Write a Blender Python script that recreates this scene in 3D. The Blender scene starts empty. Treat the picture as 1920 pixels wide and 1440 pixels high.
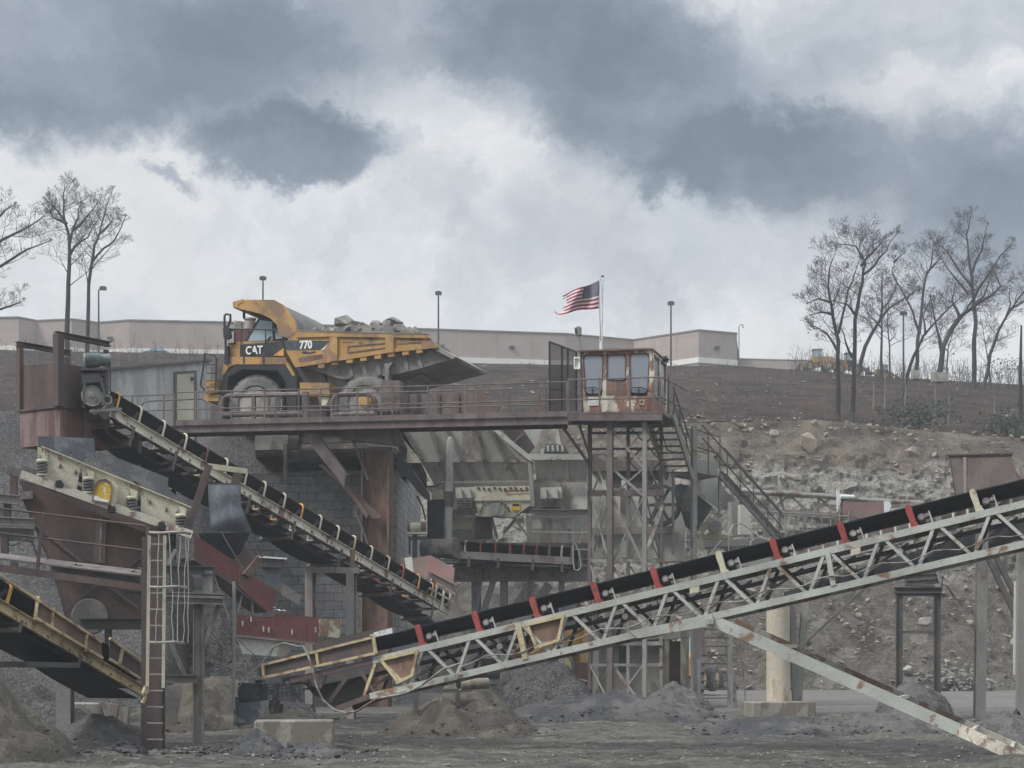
import bpy, bmesh, math, random
from mathutils import Vector as V, Matrix, noise
SC = bpy.context.scene
COL = SC.collection
random.seed(7)
# ---- camera model: the photograph is read as a 1920x1440 frame; F and HZ only serve to convert sizes read off it into metres
F = 3300.0; HZ = 1240.0; CH = 2.0
CAM = V((0, 0, CH))
Z = V((0, 0, 1))
def P(x, y, d): return V(((x-960)/F*d, d, CH+(HZ-y)/F*d))
class Plane:
    """vertical plane standing at depth d1 at column x1 and depth d2 at column x2"""
    def __init__(s, x1, d1, x2, d2):
        a = P(x1, HZ, d1); b = P(x2, HZ, d2)
        s.a = a; s.u = (b-a).normalized(); n = V((-s.u.y, s.u.x, 0)); s.n = n if n.y > 0 else -n
    def at(s, x, y, off=0.0):
        r = V(((x-960)/F, 1, (HZ-y)/F))
        return CAM + r*((s.a+s.n*off-CAM).dot(s.n)/r.dot(s.n))
def lerp(a, b, t): return a+(b-a)*t
def sm(a, b, x):
    t = max(0., min(1., (x-a)/(b-a))); return t*t*(3-2*t)
def interp(pts, x):
    if x <= pts[0][0]: return pts[0][1]
    for (a, b), (c, d) in zip(pts, pts[1:]):
        if x <= c: return b+(d-b)*(x-a)/(c-a)
    return pts[-1][1]
ORG = {}
class MB:
    def __init__(s): s.v = []; s.f = []
    def add(s, vs, fs):
        k = len(s.v); s.v += [V(v) for v in vs]; s.f += [[i+k for i in f] for f in fs]; return s
    def hexa(s, a, b):
        n = len(a)
        return s.add(list(a)+list(b), [list(range(n))[::-1], list(range(n, 2*n))]+[[i, (i+1) % n, n+(i+1) % n, n+i] for i in range(n)])
    def prism(s, pts, vec): return s.hexa(pts, [p+vec for p in pts])
    def pp(s, pl, pts, t, off=0.):
        return s.prism([pl.at(p[0], p[1], (p[2] if len(p) > 2 else 0)+off) for p in pts], pl.n*t)
    def box(s, c, sx, sy, sz, ux=V((1, 0, 0)), uz=Z):
        ux = ux.normalized(); uy = uz.cross(ux).normalized(); uz = ux.cross(uy)
        c = V(c); X = ux*sx/2; Y = uy*sy/2; W = uz*sz/2
        return s.hexa([c-X-Y-W, c+X-Y-W, c+X+Y-W, c-X+Y-W], [c-X-Y+W, c+X-Y+W, c+X+Y+W, c-X+Y+W])
    def frame(s, p, q, up):
        d = (q-p).normalized()
        if up is None: up = Z if abs(d.z) < .96 else V((0, -1, 0))
        a = d.cross(up).normalized(); return d, a, a.cross(d)
    def bar(s, p, q, w, h=None, up=None):
        h = h or w; d, a, b = s.frame(p, q, up); a = a*w/2; b = b*h/2
        return s.hexa([p-a-b, p+a-b, p+a+b, p-a+b], [q-a-b, q+a-b, q+a+b, q-a+b])
    def ibeam(s, p, q, w, h, t=.025, up=None):
        d, a, b = s.frame(p, q, up)
        s.bar(p+b*(h-t)/2, q+b*(h-t)/2, w, t, b); s.bar(p-b*(h-t)/2, q-b*(h-t)/2, w, t, b)
        return s.bar(p, q, t, h-2*t+.002, b)
    def chan(s, p, q, w, h, t=.02, up=None, side=1):
        d, a, b = s.frame(p, q, up)
        s.bar(p+b*(h-t)/2, q+b*(h-t)/2, w, t, b); s.bar(p-b*(h-t)/2, q-b*(h-t)/2, w, t, b)
        o = a*side*(w-t)/2*-1
        return s.bar(p+o, q+o, t, h-2*t+.002, b)
    def tube(s, pts, r, n=8, caps=True):
        pts = [V(p) for p in pts]; m = len(pts); rs = r if isinstance(r, (list, tuple)) else [r]*m
        d0 = (pts[1]-pts[0]).normalized(); up = Z if abs(d0.z) < .9 else V((1, 0, 0)); a = d0.cross(up).normalized(); vs = []
        for i, p in enumerate(pts):
            d = ((pts[min(i+1, m-1)]-pts[max(i-1, 0)])).normalized(); a = (a-d*a.dot(d)).normalized(); b = d.cross(a)
            for k in range(n):
                t = 2*math.pi*k/n; vs.append(p+(a*math.cos(t)+b*math.sin(t))*rs[i])
        fs = [[i*n+k, i*n+(k+1) % n, (i+1)*n+(k+1) % n, (i+1)*n+k] for i in range(m-1) for k in range(n)]
        if caps: fs += [list(range(n))[::-1], list(range((m-1)*n, m*n))]
        return s.add(vs, fs)
    def lathe(s, c, axis, prof, n=24, closed=False):
        """prof: (radius, distance along axis)"""
        axis = axis.normalized(); up = Z if abs(axis.z) < .9 else V((1, 0, 0)); a = axis.cross(up).normalized(); b = axis.cross(a); m = len(prof)
        vs = [c+axis*h+(a*math.cos(2*math.pi*k/n)+b*math.sin(2*math.pi*k/n))*r for r, h in prof for k in range(n)]
        fs = [[i*n+k, i*n+(k+1) % n, ((i+1) % m)*n+(k+1) % n, ((i+1) % m)*n+k] for i in range(m if closed else m-1) for k in range(n)]
        if not closed: fs += [list(range(n))[::-1], list(range((m-1)*n, m*n))]
        return s.add(vs, fs)
    def cyl(s, p, q, r, n=16): return s.lathe(p, q-p, [(r, 0), (r, (q-p).length)], n)
    def chip(s, c, r, rnd, flat=1.):
        vs, fs = CHIPS[rnd.randrange(len(CHIPS))]; a, b = rnd.uniform(0, 6.28), rnd.uniform(-.5, .5); R = Matrix.Rotation(a, 3, 'Z') @ Matrix.Rotation(b, 3, 'X')
        k = V((r*rnd.uniform(.7, 1.2), r*rnd.uniform(.55, 1.), r*rnd.uniform(.45, .9)*flat)); return s.add([c+R @ V((v.x*k.x, v.y*k.y, v.z*k.z)) for v in vs], fs)
    def rock(s, c, sx, sy, sz, seed, n=22):
        rnd = random.Random(seed); bm = bmesh.new()
        for _ in range(n):
            d = V((rnd.gauss(0, 1), rnd.gauss(0, 1), rnd.gauss(0, 1))).normalized()*rnd.uniform(.78, 1.1)
            bm.verts.new((c.x+d.x*sx, c.y+d.y*sy, c.z+d.z*sz))
        r = bmesh.ops.convex_hull(bm, input=bm.verts)
        bmesh.ops.delete(bm, geom=[g for g in set(r['geom_interior']+r['geom_unused']) if isinstance(g, bmesh.types.BMVert)], context='VERTS')
        bm.verts.index_update()
        vs = [v.co.copy() for v in bm.verts]; fs = [[v.index for v in f.verts] for f in bm.faces]; bm.free()
        return s.add(vs, fs)
    def build(s, name, mat, parent=None, loc=None, sharp=35, smooth=True, recalc=True):
        me = bpy.data.meshes.new(name)
        if parent is not None: o0 = ORG[parent.name]
        else:
            if loc is None:
                n = max(1, len(s.v)); loc = V((sum(v.x for v in s.v)/n, sum(v.y for v in s.v)/n, min(v.z for v in s.v)))
            o0 = V(loc)
        me.from_pydata([v-o0 for v in s.v], [], s.f); me.update()
        if recalc:
            bm = bmesh.new(); bm.from_mesh(me); bmesh.ops.recalc_face_normals(bm, faces=bm.faces); bm.to_mesh(me); bm.free()
        if smooth:
            me.polygons.foreach_set('use_smooth', [True]*len(me.polygons)); me.set_sharp_from_angle(angle=math.radians(sharp))
        o = bpy.data.objects.new(name, me); COL.objects.link(o)
        for m in (mat if isinstance(mat, list) else [mat]): me.materials.append(m)
        if parent is not None: o.parent = parent
        else: o.location = o0
        ORG[o.name] = o0
        return o
CHIPS = []
for _i in range(16):
    _m = MB().rock(V((0, 0, 0)), .9, .9, .9, _i+40, 11); CHIPS.append((_m.v, _m.f))
def tag(o, label=None, cat=None, group=None, kind=None):
    for k, v in (('label', label), ('category', cat), ('group', group), ('kind', kind)):
        if v: o[k] = v
    return o
def T(name, label, cat, loc, group=None):
    o = bpy.data.objects.new(name, None); COL.objects.link(o); o.location = loc; o.empty_display_size = .2
    ORG[o.name] = V(loc); return tag(o, label, cat, group)
def B(name, mat, par, fn, **k):
    m = MB(); fn(m); return m.build(name, mat, par, **k)
def BL(name, mat, par, *fns):
    for fn in fns: B(name, mat, par, fn)
def bars(par, name, mat, lst, up=None, kind='bar'):
    for it in lst:
        p, q, w = it[0], it[1], it[2]; h = it[3] if len(it) > 3 else w; m = MB()
        if kind == 'ibeam': m.ibeam(p, q, w, h, up=up)
        elif kind == 'tube': m.tube([p, q], w/2, 8)
        else: m.bar(p, q, w, h, up)
        m.build(name, mat, par)
def panel(par, name, mat, pl, pts, t=.03, off=0.): return B(name, mat, par, lambda m: m.pp(pl, pts, t, off))
def railing(par, mat, floor, h=1.07, posts=(), r=.025, lv=(1., .5), name='railing'):
    """floor: polyline of floor points; posts: positions along it (index space)"""
    m = MB()
    for l in lv: m.tube([p+Z*h*l for p in floor], r, 6)
    o = m.build(name, mat, par)
    for k in posts:
        i = min(int(k), len(floor)-2); p = floor[i].lerp(floor[i+1], k-i)
        MB().tube([p, p+Z*(h+.01)], r, 6).build('post', mat, o)
    return o
def text_mesh(name, body, size, mat, parent, origin, xdir, ydir, ext=.012, bold=.0, xs=1.):
    cu = bpy.data.curves.new(name, 'FONT'); cu.body = body; cu.size = size; cu.extrude = ext; cu.offset = bold
    to = bpy.data.objects.new(name+'_tmp', cu); COL.objects.link(to)
    dg = bpy.context.evaluated_depsgraph_get(); dg.update()
    me = bpy.data.meshes.new_from_object(to.evaluated_get(dg)); bpy.data.objects.remove(to); me.name = name
    zd = xdir.cross(ydir)
    M4 = Matrix((xdir*xs, ydir, zd)).transposed().to_4x4(); M4.translation = origin-ORG[parent.name]
    me.transform(M4); me.materials.clear(); me.materials.append(mat)
    o = bpy.data.objects.new(name, me); COL.objects.link(o); o.parent = parent; ORG[o.name] = ORG[parent.name]
    return o
# ---------------------------------------------------------------- materials
def new_mat(name):
    m = bpy.data.materials.new(name); m.use_nodes = True; nt = m.node_tree; nt.nodes.clear()
    o = nt.nodes.new('ShaderNodeOutputMaterial'); b = nt.nodes.new('ShaderNodeBsdfPrincipled'); nt.links.new(b.outputs[0], o.inputs[0])
    return m, nt, b
def N(nt, t, **k):
    n = nt.nodes.new('ShaderNode'+t)
    for a, v in k.items(): setattr(n, a, v)
    return n
def L(nt, a, b): nt.links.new(a, b)
def noise_n(nt, vec, sc, det=5, rough=.6, dist=0.):
    n = N(nt, 'TexNoise'); n.inputs['Scale'].default_value = sc; n.inputs['Detail'].default_value = det; n.inputs['Roughness'].default_value = rough; n.inputs['Distortion'].default_value = dist
    L(nt, vec, n.inputs['Vector']); return n.outputs[0]
def mapr(nt, x, a, b, c=0., d=1., smooth=True):
    n = N(nt, 'MapRange'); n.interpolation_type = 'SMOOTHSTEP' if smooth else 'LINEAR'
    L(nt, x, n.inputs[0]); n.inputs[1].default_value = a; n.inputs[2].default_value = b; n.inputs[3].default_value = c; n.inputs[4].default_value = d
    return n.outputs[0]
def mathn(nt, op, a, b=None):
    n = N(nt, 'Math', operation=op)
    for i, x in enumerate((a, b)):
        if x is None: continue
        if isinstance(x, (int, float)): n.inputs[i].default_value = x
        else: L(nt, x, n.inputs[i])
    return n.outputs[0]
def mix(nt, f, a, b, bt='MIX'):
    n = N(nt, 'Mix', data_type='RGBA', blend_type=bt)
    for i, x in ((0, f), (6, a), (7, b)):
        if isinstance(x, (int, float)): n.inputs[i].default_value = x
        elif isinstance(x, tuple): n.inputs[i].default_value = (*x, 1)
        else: L(nt, x, n.inputs[i])
    return n.outputs[2]
def coords(nt, scale=(1, 1, 1), kind='Object'):
    tc = N(nt, 'TexCoord'); mp = N(nt, 'Mapping'); mp.inputs['Scale'].default_value = scale
    L(nt, tc.outputs[kind], mp.inputs[0]); return mp.outputs[0]
def bump(nt, b, h, s, d=.02):
    n = N(nt, 'Bump'); n.inputs['Strength'].default_value = s; n.inputs['Distance'].default_value = d
    L(nt, h, n.inputs['Height']); L(nt, n.outputs[0], b.inputs['Normal'])
DUST = (.23, .22, .205)
def M(name, c, c2=None, amt=.4, sc=2., rough=.75, dust=0., streak=1., fine=.22, bs=.25, metal=0., tone=.2):
    m, nt, b = new_mat(name); v = coords(nt, (1, 1, streak)); col = c
    n1 = noise_n(nt, v, sc, 7, .68, .3)
    if c2: col = mix(nt, mapr(nt, n1, .66-amt*.4, .74-amt*.4), c, c2)
    nb = noise_n(nt, coords(nt), 22, 4, .7); nl = noise_n(nt, v, .7, 3, .5)
    k = mathn(nt, 'MULTIPLY', mapr(nt, nb, .25, .75, 1-fine, 1+fine), mapr(nt, nl, .3, .7, 1-tone, 1+tone))
    col = mix(nt, 1., col, k, 'MULTIPLY')
    if dust:
        g = N(nt, 'NewGeometry'); sx = N(nt, 'SeparateXYZ'); L(nt, g.outputs['Normal'], sx.inputs[0])
        up = mapr(nt, sx.outputs[2], .1, .8, .3, 1.); nd = noise_n(nt, coords(nt), 1.7, 6, .7)
        col = mix(nt, mathn(nt, 'MULTIPLY', mathn(nt, 'MULTIPLY', up, mapr(nt, nd, .3, .65)), dust), col, DUST)
    if isinstance(col, tuple): b.inputs['Base Color'].default_value = (*col, 1)
    else: L(nt, col, b.inputs['Base Color'])
    b.inputs['Roughness'].default_value = rough; b.inputs['Metallic'].default_value = metal
    b.inputs['Specular IOR Level'].default_value = .3
    bump(nt, b, nb, bs, .01); return m
RUST = M('rust', (.082, .063, .062), (.108, .074, .064), .5, 1.5, .85, .25, .35)
RUSTL = M('rust_light', (.20, .125, .088), (.12, .075, .06), .5, 1.2, .85, .3, .3)
RUSTD = M('rust_dusty', (.135, .108, .103), (.10, .072, .067), .5, 1.5, .85, .75, .4)
STEEL = M('steel_dusty', (.225, .217, .205), (.16, .125, .108), .35, 1.3, .75, .5, .4)
STEELD = M('steel_dark', (.075, .074, .076), (.10, .08, .072), .4, 1.5, .7, .5)
GALV = M('truss_paint', (.37, .38, .345), (.2, .12, .075), .28, 1.7, .6, .25, 1., .15)
GALVD = M('truss_paint_dark', (.25, .26, .24), (.14, .09, .06), .45, 1.7, .7, .3)  # darker copy of the truss paint; on far members it stands for shade
CREAM = M('cream_paint', (.46, .43, .325), (.2, .125, .085), .22, 1.6, .65, .3, .5)
CREAMR = M('cream_paint_rusty', (.55, .52, .43), (.22, .14, .11), .40, 2.2, .75, .15, .6)
CRUSH = M('crusher_paint', (.46, .455, .41), (.28, .235, .20), .34, .9, .8, .5, .35)
BELT = M('belt_rubber', (.012, .014, .018), None, .3, 2, .65, .12, fine=.3)
BELTD = M('belt_rubber_dusty', (.02, .022, .027), (.05, .05, .052), .35, 1.2, .8, .2)
RUBBER = M('rubber_sheet', (.10, .12, .14), (.16, .17, .18), .45, 1.6, .75, .25, .6)
YELLOW = M('machine_yellow', (.40, .225, .065), (.24, .14, .075), .40, 1.1, .6, .55, .7)
YELLOWF = M('faded_yellow', (.47, .39, .235), (.25, .165, .09), .40, 2.5, .7, .25)
ORANGE = M('orange_paint', (.55, .28, .07), (.3, .15, .06), .3, 3, .6, .1)
RED = M('red_idler', (.29, .05, .042), (.16, .045, .04), .36, 5, .6, .2)
REDD = M('dull_red_plate', (.165, .06, .058), (.13, .055, .05), .5, 1.5, .8, .2)
PINK = M('faded_red_plate', (.27, .145, .135), (.2, .15, .13), .5, 1.2, .8, .5)
BLACKP = M('black_paint', (.016, .018, .022), (.04, .04, .042), .3, 2, .5, .15)
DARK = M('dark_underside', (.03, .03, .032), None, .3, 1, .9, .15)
TYRE = M('tyre', (.085, .085, .082), (.15, .145, .135), .5, 1.5, .95, .4)
CAGEP = M('dusty_cage_paint', (.31, .295, .26), (.27, .24, .21), .4, 4, .8, .1)
RUBBERD = M('dark_rubber', (.05, .058, .068), (.10, .11, .118), .42, 1.6, .75, .2, .6)
PLATEB = M('blue_grey_plate', (.10, .107, .115), (.15, .15, .148), .42, 1.4, .75, .3)
CABP = M('cabin_paint', (.50, .46, .38), (.19, .10, .07), .56, 1.8, .75, .1, .5)
ROCKD = M('load_rock', (.17, .165, .155), (.24, .225, .20), .45, 2.2, .9, .1, 1, .3, .6)
DRUM = M('dusty_drum', (.17, .16, .145), (.08, .08, .08), .45, 1.6, .85, .4)
WHITE = M('white_paint', (.7, .71, .7), (.45, .43, .38), .25, 4, .5, .05)
CONC = M('concrete', (.30, .285, .26), (.20, .185, .165), .45, .9, .9, .2, .6)
CONCL = M('concrete_pale', (.25, .235, .20), (.15, .13, .105), .48, 1.4, .9, .2, .35)
WALLP = M('shed_wall', (.42, .42, .40), (.29, .29, .28), .5, 1.1, .85, 0, .2)
BEIGE = M('beige_pillar', (.45, .40, .32), (.30, .2, .13), .35, .6, .85, .25, .25)
BODYG = M('truck_steel_grey', (.14, .135, .128), (.19, .18, .16), .45, 1.2, .75, .3)
PALE = M('pale_wall', (.335, .285, .255), (.305, .26, .235), .4, .05, .9, 0, fine=.05, tone=.06)
BAND = M('white_band', (.66, .65, .60), None, .3, 1, .8, fine=.05, tone=.05)
BARK = M('bark', (.026, .025, .025), (.062, .058, .055), .45, .7, .95, 0, .3)
BARKL = M('pale_bark', (.20, .18, .17), (.12, .11, .10), .45, .7, .95, 0, .3)
TWIG = M('twig', (.05, .046, .047), None, .3, 1, .95)
ROCKM = M('rock', (.33, .32, .30), (.22, .205, .185), .5, 2.2, .9, .15, 1, .3, .6)
ROCKB = M('rock_brown', (.27, .23, .18), (.18, .15, .12), .5, 1.2, .9, .1, 1, .3, .6)
SAND = M('sand_fines', (.10, .088, .07), (.058, .052, .043), .5, .8, .95, 0, 1, .45, 1.)
FINES = M('grey_fines', (.105, .10, .096), (.066, .063, .06), .5, 1.1, .95, 0, 1, .45, 1.)
DARKF = M('dark_fines', (.05, .05, .053), (.08, .076, .072), .45, 1.2, .9, 0, 1, .35, .6)
GRASSY = M('evergreen_leaf', (.035, .055, .038), (.05, .065, .045), .5, 3, .8)
DKGREEN = M('dark_green_paint', (.04, .058, .054), (.11, .105, .10), .45, 1.5, .6, .4)
def glassm(name, c, rough=.12):
    m, nt, b = new_mat(name); b.inputs['Base Color'].default_value = (*c, 1); b.inputs['Roughness'].default_value = rough
    n = noise_n(nt, coords(nt), 1.3, 4, .6); L(nt, mapr(nt, n, .3, .7, rough, rough+.25), b.inputs['Roughness'])
    b.inputs['Specular IOR Level'].default_value = .8; return m
GLASS = glassm('sky_glass', (.20, .22, .26)); GLASSD = glassm('dark_glass', (.02, .03, .035)); GLASST = glassm('tinted_glass', (.30, .40, .44))  # GLASS is opaque; sky seen through the panes is painted into its colour
def gravel_mat(name, c1, c2, c3, sc, bs=.8, wet=0.):
    m, nt, b = new_mat(name); v = coords(nt); vo = N(nt, 'TexVoronoi'); vo.inputs['Scale'].default_value = sc; L(nt, v, vo.inputs['Vector'])
    sx = N(nt, 'SeparateColor'); L(nt, vo.outputs['Color'], sx.inputs[0])
    col = mix(nt, mapr(nt, sx.outputs[0], .1, .95), c1, c2); col = mix(nt, mapr(nt, sx.outputs[1], .86, .96), col, c3)
    n = noise_n(nt, v, .35, 6, .7); col = mix(nt, 1., col, mapr(nt, n, .3, .7, .72, 1.25), 'MULTIPLY')
    n2 = noise_n(nt, v, sc*2.4, 3, .7); col = mix(nt, 1., col, mapr(nt, n2, .25, .75, .7, 1.3), 'MULTIPLY')
    L(nt, col, b.inputs['Base Color']); b.inputs['Roughness'].default_value = .92; b.inputs['Specular IOR Level'].default_value = .25
    h = mathn(nt, 'ADD', vo.outputs['Distance'], n2); bump(nt, b, h, bs, .12); return m
GRAVEL = gravel_mat('crushed_stone', (.038, .037, .037), (.098, .095, .092), (.135, .13, .125), 22, .5)
def HILL():
    m, nt, b = new_mat('brown_hillside'); v = coords(nt); n1 = noise_n(nt, v, .22, 7, .7, .6); n2 = noise_n(nt, v, 3.2, 6, .75); n3 = noise_n(nt, coords(nt, (1, 1, 3)), .9, 6, .7, .5)
    col = mix(nt, mapr(nt, n1, .36, .64), (.022, .0155, .013), (.078, .052, .039)); col = mix(nt, mapr(nt, n3, .54, .66, 0, .7), col, (.115, .082, .06)); col = mix(nt, mapr(nt, n3, .3, .42, .7, 0), col, (.018, .016, .017))
    col = mix(nt, 1., col, mapr(nt, n2, .3, .7, .35, 1.7), 'MULTIPLY'); L(nt, col, b.inputs['Base Color']); b.inputs['Roughness'].default_value = .95; b.inputs['Specular IOR Level'].default_value = .2
    bump(nt, b, mathn(nt, 'ADD', n2, n3), 1., .5); return m
HILLM = HILL()
# ---------------------------------------------------------------- camera, light, sky
cam = bpy.data.cameras.new('camera'); co = bpy.data.objects.new('camera', cam); COL.objects.link(co)
co.location = CAM; co.rotation_euler = (math.pi/2, 0, 0); cam.sensor_width = 36; cam.lens = F/1920*36
cam.shift_y = (HZ-720)/1920; cam.clip_end = 5000; cam.clip_start = .5; SC.camera = co
SUN_EL, SUN_AZ = 48, -62
ld = bpy.data.lights.new('sun', 'SUN'); ld.energy = 2.7; ld.angle = math.radians(14); ld.color = (1, .97, .93)
lo = bpy.data.objects.new('sun', ld); COL.objects.link(lo)
sd = V((math.sin(math.radians(SUN_AZ))*math.cos(math.radians(SUN_EL)), math.cos(math.radians(SUN_AZ))*math.cos(math.radians(SUN_EL)), math.sin(math.radians(SUN_EL))))
sd = V((-.62, -.35, .75)).normalized()
lo.rotation_euler = (-sd).to_track_quat('-Z', 'Y').to_euler(); lo.location = (0, 0, 60)
SC.view_settings.view_transform = 'Standard'; SC.view_settings.look = 'None'; SC.view_settings.exposure = .12; SC.view_settings.gamma = 1
W = bpy.data.worlds.new('World'); SC.world = W; W.use_nodes = True; nt = W.node_tree; nt.nodes.clear()
out = N(nt, 'OutputWorld'); sky = N(nt, 'TexSky', sky_type='NISHITA'); sky.sun_disc = False
sky.sun_elevation = math.asin(sd.z); sky.sun_rotation = math.atan2(sd.x, sd.y)
bg1 = N(nt, 'Background'); L(nt, sky.outputs[0], bg1.inputs[0]); bg1.inputs[1].default_value = .08
tc = N(nt, 'TexCoord'); sx = N(nt, 'SeparateXYZ'); L(nt, tc.outputs['Generated'], sx.inputs[0])
az = mathn(nt, 'ARCTAN2', sx.outputs[0], sx.outputs[1]); hyp = mathn(nt, 'SQRT', mathn(nt, 'MAXIMUM', mathn(nt, 'SUBTRACT', 1., mathn(nt, 'MULTIPLY', sx.outputs[2], sx.outputs[2])), .002))
el = mathn(nt, 'DIVIDE', sx.outputs[2], hyp)
cb = N(nt, 'CombineXYZ'); L(nt, az, cb.inputs[0]); L(nt, el, cb.inputs[1])
# large cloud masses given by azimuth / elevation, edges torn by noise
wn = N(nt, 'TexNoise'); wn.inputs['Scale'].default_value = 9; wn.inputs['Detail'].default_value = 8; wn.inputs['Roughness'].default_value = .68
L(nt, cb.outputs[0], wn.inputs['Vector'])
ws = N(nt, 'VectorMath', operation='SUBTRACT'); L(nt, wn.outputs['Color'], ws.inputs[0]); ws.inputs[1].default_value = (.5, .5, .5)
wm = N(nt, 'VectorMath', operation='MULTIPLY'); L(nt, ws.outputs[0], wm.inputs[0]); wm.inputs[1].default_value = (.105, .085, 0)
wa = N(nt, 'VectorMath', operation='ADD'); L(nt, cb.outputs[0], wa.inputs[0]); L(nt, wm.outputs[0], wa.inputs[1])
wn2 = N(nt, 'TexNoise'); wn2.inputs['Scale'].default_value = 42; wn2.inputs['Detail'].default_value = 6; wn2.inputs['Roughness'].default_value = .7; L(nt, cb.outputs[0], wn2.inputs['Vector'])
ws2 = N(nt, 'VectorMath', operation='SUBTRACT'); L(nt, wn2.outputs['Color'], ws2.inputs[0]); ws2.inputs[1].default_value = (.5, .5, .5)
wm2 = N(nt, 'VectorMath', operation='MULTIPLY'); L(nt, ws2.outputs[0], wm2.inputs[0]); wm2.inputs[1].default_value = (.028, .03, 0)
wa2 = N(nt, 'VectorMath', operation='ADD'); L(nt, wa.outputs[0], wa2.inputs[0]); L(nt, wm2.outputs[0], wa2.inputs[1]); wa = wa2
def blob(x, y, rx, ry, s, soft=.15, rot=0):
    mp = N(nt, 'Mapping', vector_type='TEXTURE'); mp.inputs['Location'].default_value = ((x-960)/F, (HZ-y)/F, 0)
    mp.inputs['Scale'].default_value = (rx/F, ry/F, 1); mp.inputs['Rotation'].default_value = (0, 0, math.radians(rot)); L(nt, wa.outputs[0], mp.inputs[0])
    ln = N(nt, 'VectorMath', operation='LENGTH'); L(nt, mp.outputs[0], ln.inputs[0])
    return mapr(nt, ln.outputs['Value'], soft, 1.15, s, 0.)
dens = None
BLOBS = [(150, 100, 500, 200, .62, .5), (520, 150, 420, 130, .40, .1), (560, 275, 215, 80, .80, .55, 4), (760, 20, 620, 120, .50, .2), (1080, 70, 330, 150, .55, .2),
         (1300, 190, 380, 175, .62, .25), (1410, 290, 260, 120, .56, .45), (1760, 330, 330, 170, .50, .1), (1900, 440, 260, 150, .42, .1), (1730, 130, 260, 60, .22, .1), (1740, 40, 420, 130, .36, .0), (1250, 330, 120, 50, .3, .3),
         (320, 345, 75, 26, .5, .2, -20), (80, 240, 330, 70, .30, .1), (1050, 430, 750, 170, .24, .0), (1780, 430, 330, 190, .26, .0), (1250, 560, 420, 120, .10, .0), (1850, 560, 200, 90, .36, .1), (1100, 230, 120, 60, .28, .1)]
for b_ in BLOBS:
    q = blob(*b_); dens = q if dens is None else mathn(nt, 'ADD', dens, q)
fine = noise_n(nt, wa.outputs[0], 20, 10, .64, .35); fine2 = noise_n(nt, cb.outputs[0], 4.5, 6, .55)
dens = mathn(nt, 'ADD', dens, mathn(nt, 'MULTIPLY', mathn(nt, 'SUBTRACT', fine, .5), .62))
dens = mathn(nt, 'ADD', dens, mathn(nt, 'MULTIPLY', mathn(nt, 'SUBTRACT', fine2, .5), .42))
# outside the modelled bank the deck is an even broken overcast
away = mapr(nt, mathn(nt, 'ABSOLUTE', az), .42, .8); high = mapr(nt, el, .42, .75)
far_ = mathn(nt, 'MAXIMUM', away, high)
deck = mapr(nt, noise_n(nt, tc.outputs['Generated'], 2.5, 6, .6), .3, .7, -.1, .5)
dm = N(nt, 'Mix', data_type='FLOAT'); L(nt, far_, dm.inputs[0]); L(nt, dens, dm.inputs[2]); L(nt, deck, dm.inputs[3])
rp = N(nt, 'ValToRGB'); e = rp.color_ramp.elements; e[0].position = .0; e[0].color = (.75, .77, .782, 1); e[1].position = 1.; e[1].color = (.145, .185, .24, 1)
for p_, c_ in ((.16, (.59, .622, .655)), (.36, (.425, .475, .535)), (.62, (.245, .295, .36))):
    x = e.new(p_); x.color = (*c_, 1)
L(nt, dm.outputs[0], rp.inputs[0])
bg2 = N(nt, 'Background'); var = noise_n(nt, wa.outputs[0], 13, 9, .62, .6); L(nt, mix(nt, 1., rp.outputs[0], mapr(nt, var, .3, .7, .91, 1.08), 'MULTIPLY'), bg2.inputs[0]); L(nt, mapr(nt, el, .40, 1.3, 1., 3.1), bg2.inputs[1])
ms = N(nt, 'MixShader'); ms.inputs[0].default_value = .93; L(nt, bg1.outputs[0], ms.inputs[1]); L(nt, bg2.outputs[0], ms.inputs[2]); L(nt, ms.outputs[0], out.inputs[0])
# ---------------------------------------------------------------- terrain
def fr(x, y, z=0, o=5): return noise.fractal(V((x, y, z)), 1., 2., o)
def grid_mesh(name, fn, nu, nv, mat, kind='structure', label=None, smooth=60):
    m = MB(); m.v = [fn(i, j) for j in range(nv) for i in range(nu)]
    m.f = [[j*nu+i, j*nu+i+1, (j+1)*nu+i+1, (j+1)*nu+i] for j in range(nv-1) for i in range(nu-1)]
    o = m.build(name, mat, None, V((0, 0, 0)), sharp=smooth, recalc=False); tag(o, label, None, None, kind); return o
def ground_z(x, y):
    z = sm(43, 57, y)*.45
    if y < 110 and abs(x) < 70:
        rough = 1-.75*sm(47, 60, y)
        rut = math.sin(y*5.2+2.2*noise.noise(V((x*.1, y*.5, 3))))*.05*(.4+max(0, noise.noise(V((x*.12, y*.4, 9)))))
        z += rough*(.085*fr(x*.55, y*1.2, 0, 4)+.075*fr(x*1.8, y*3.2, 5, 4)+rut)
    return z
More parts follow.
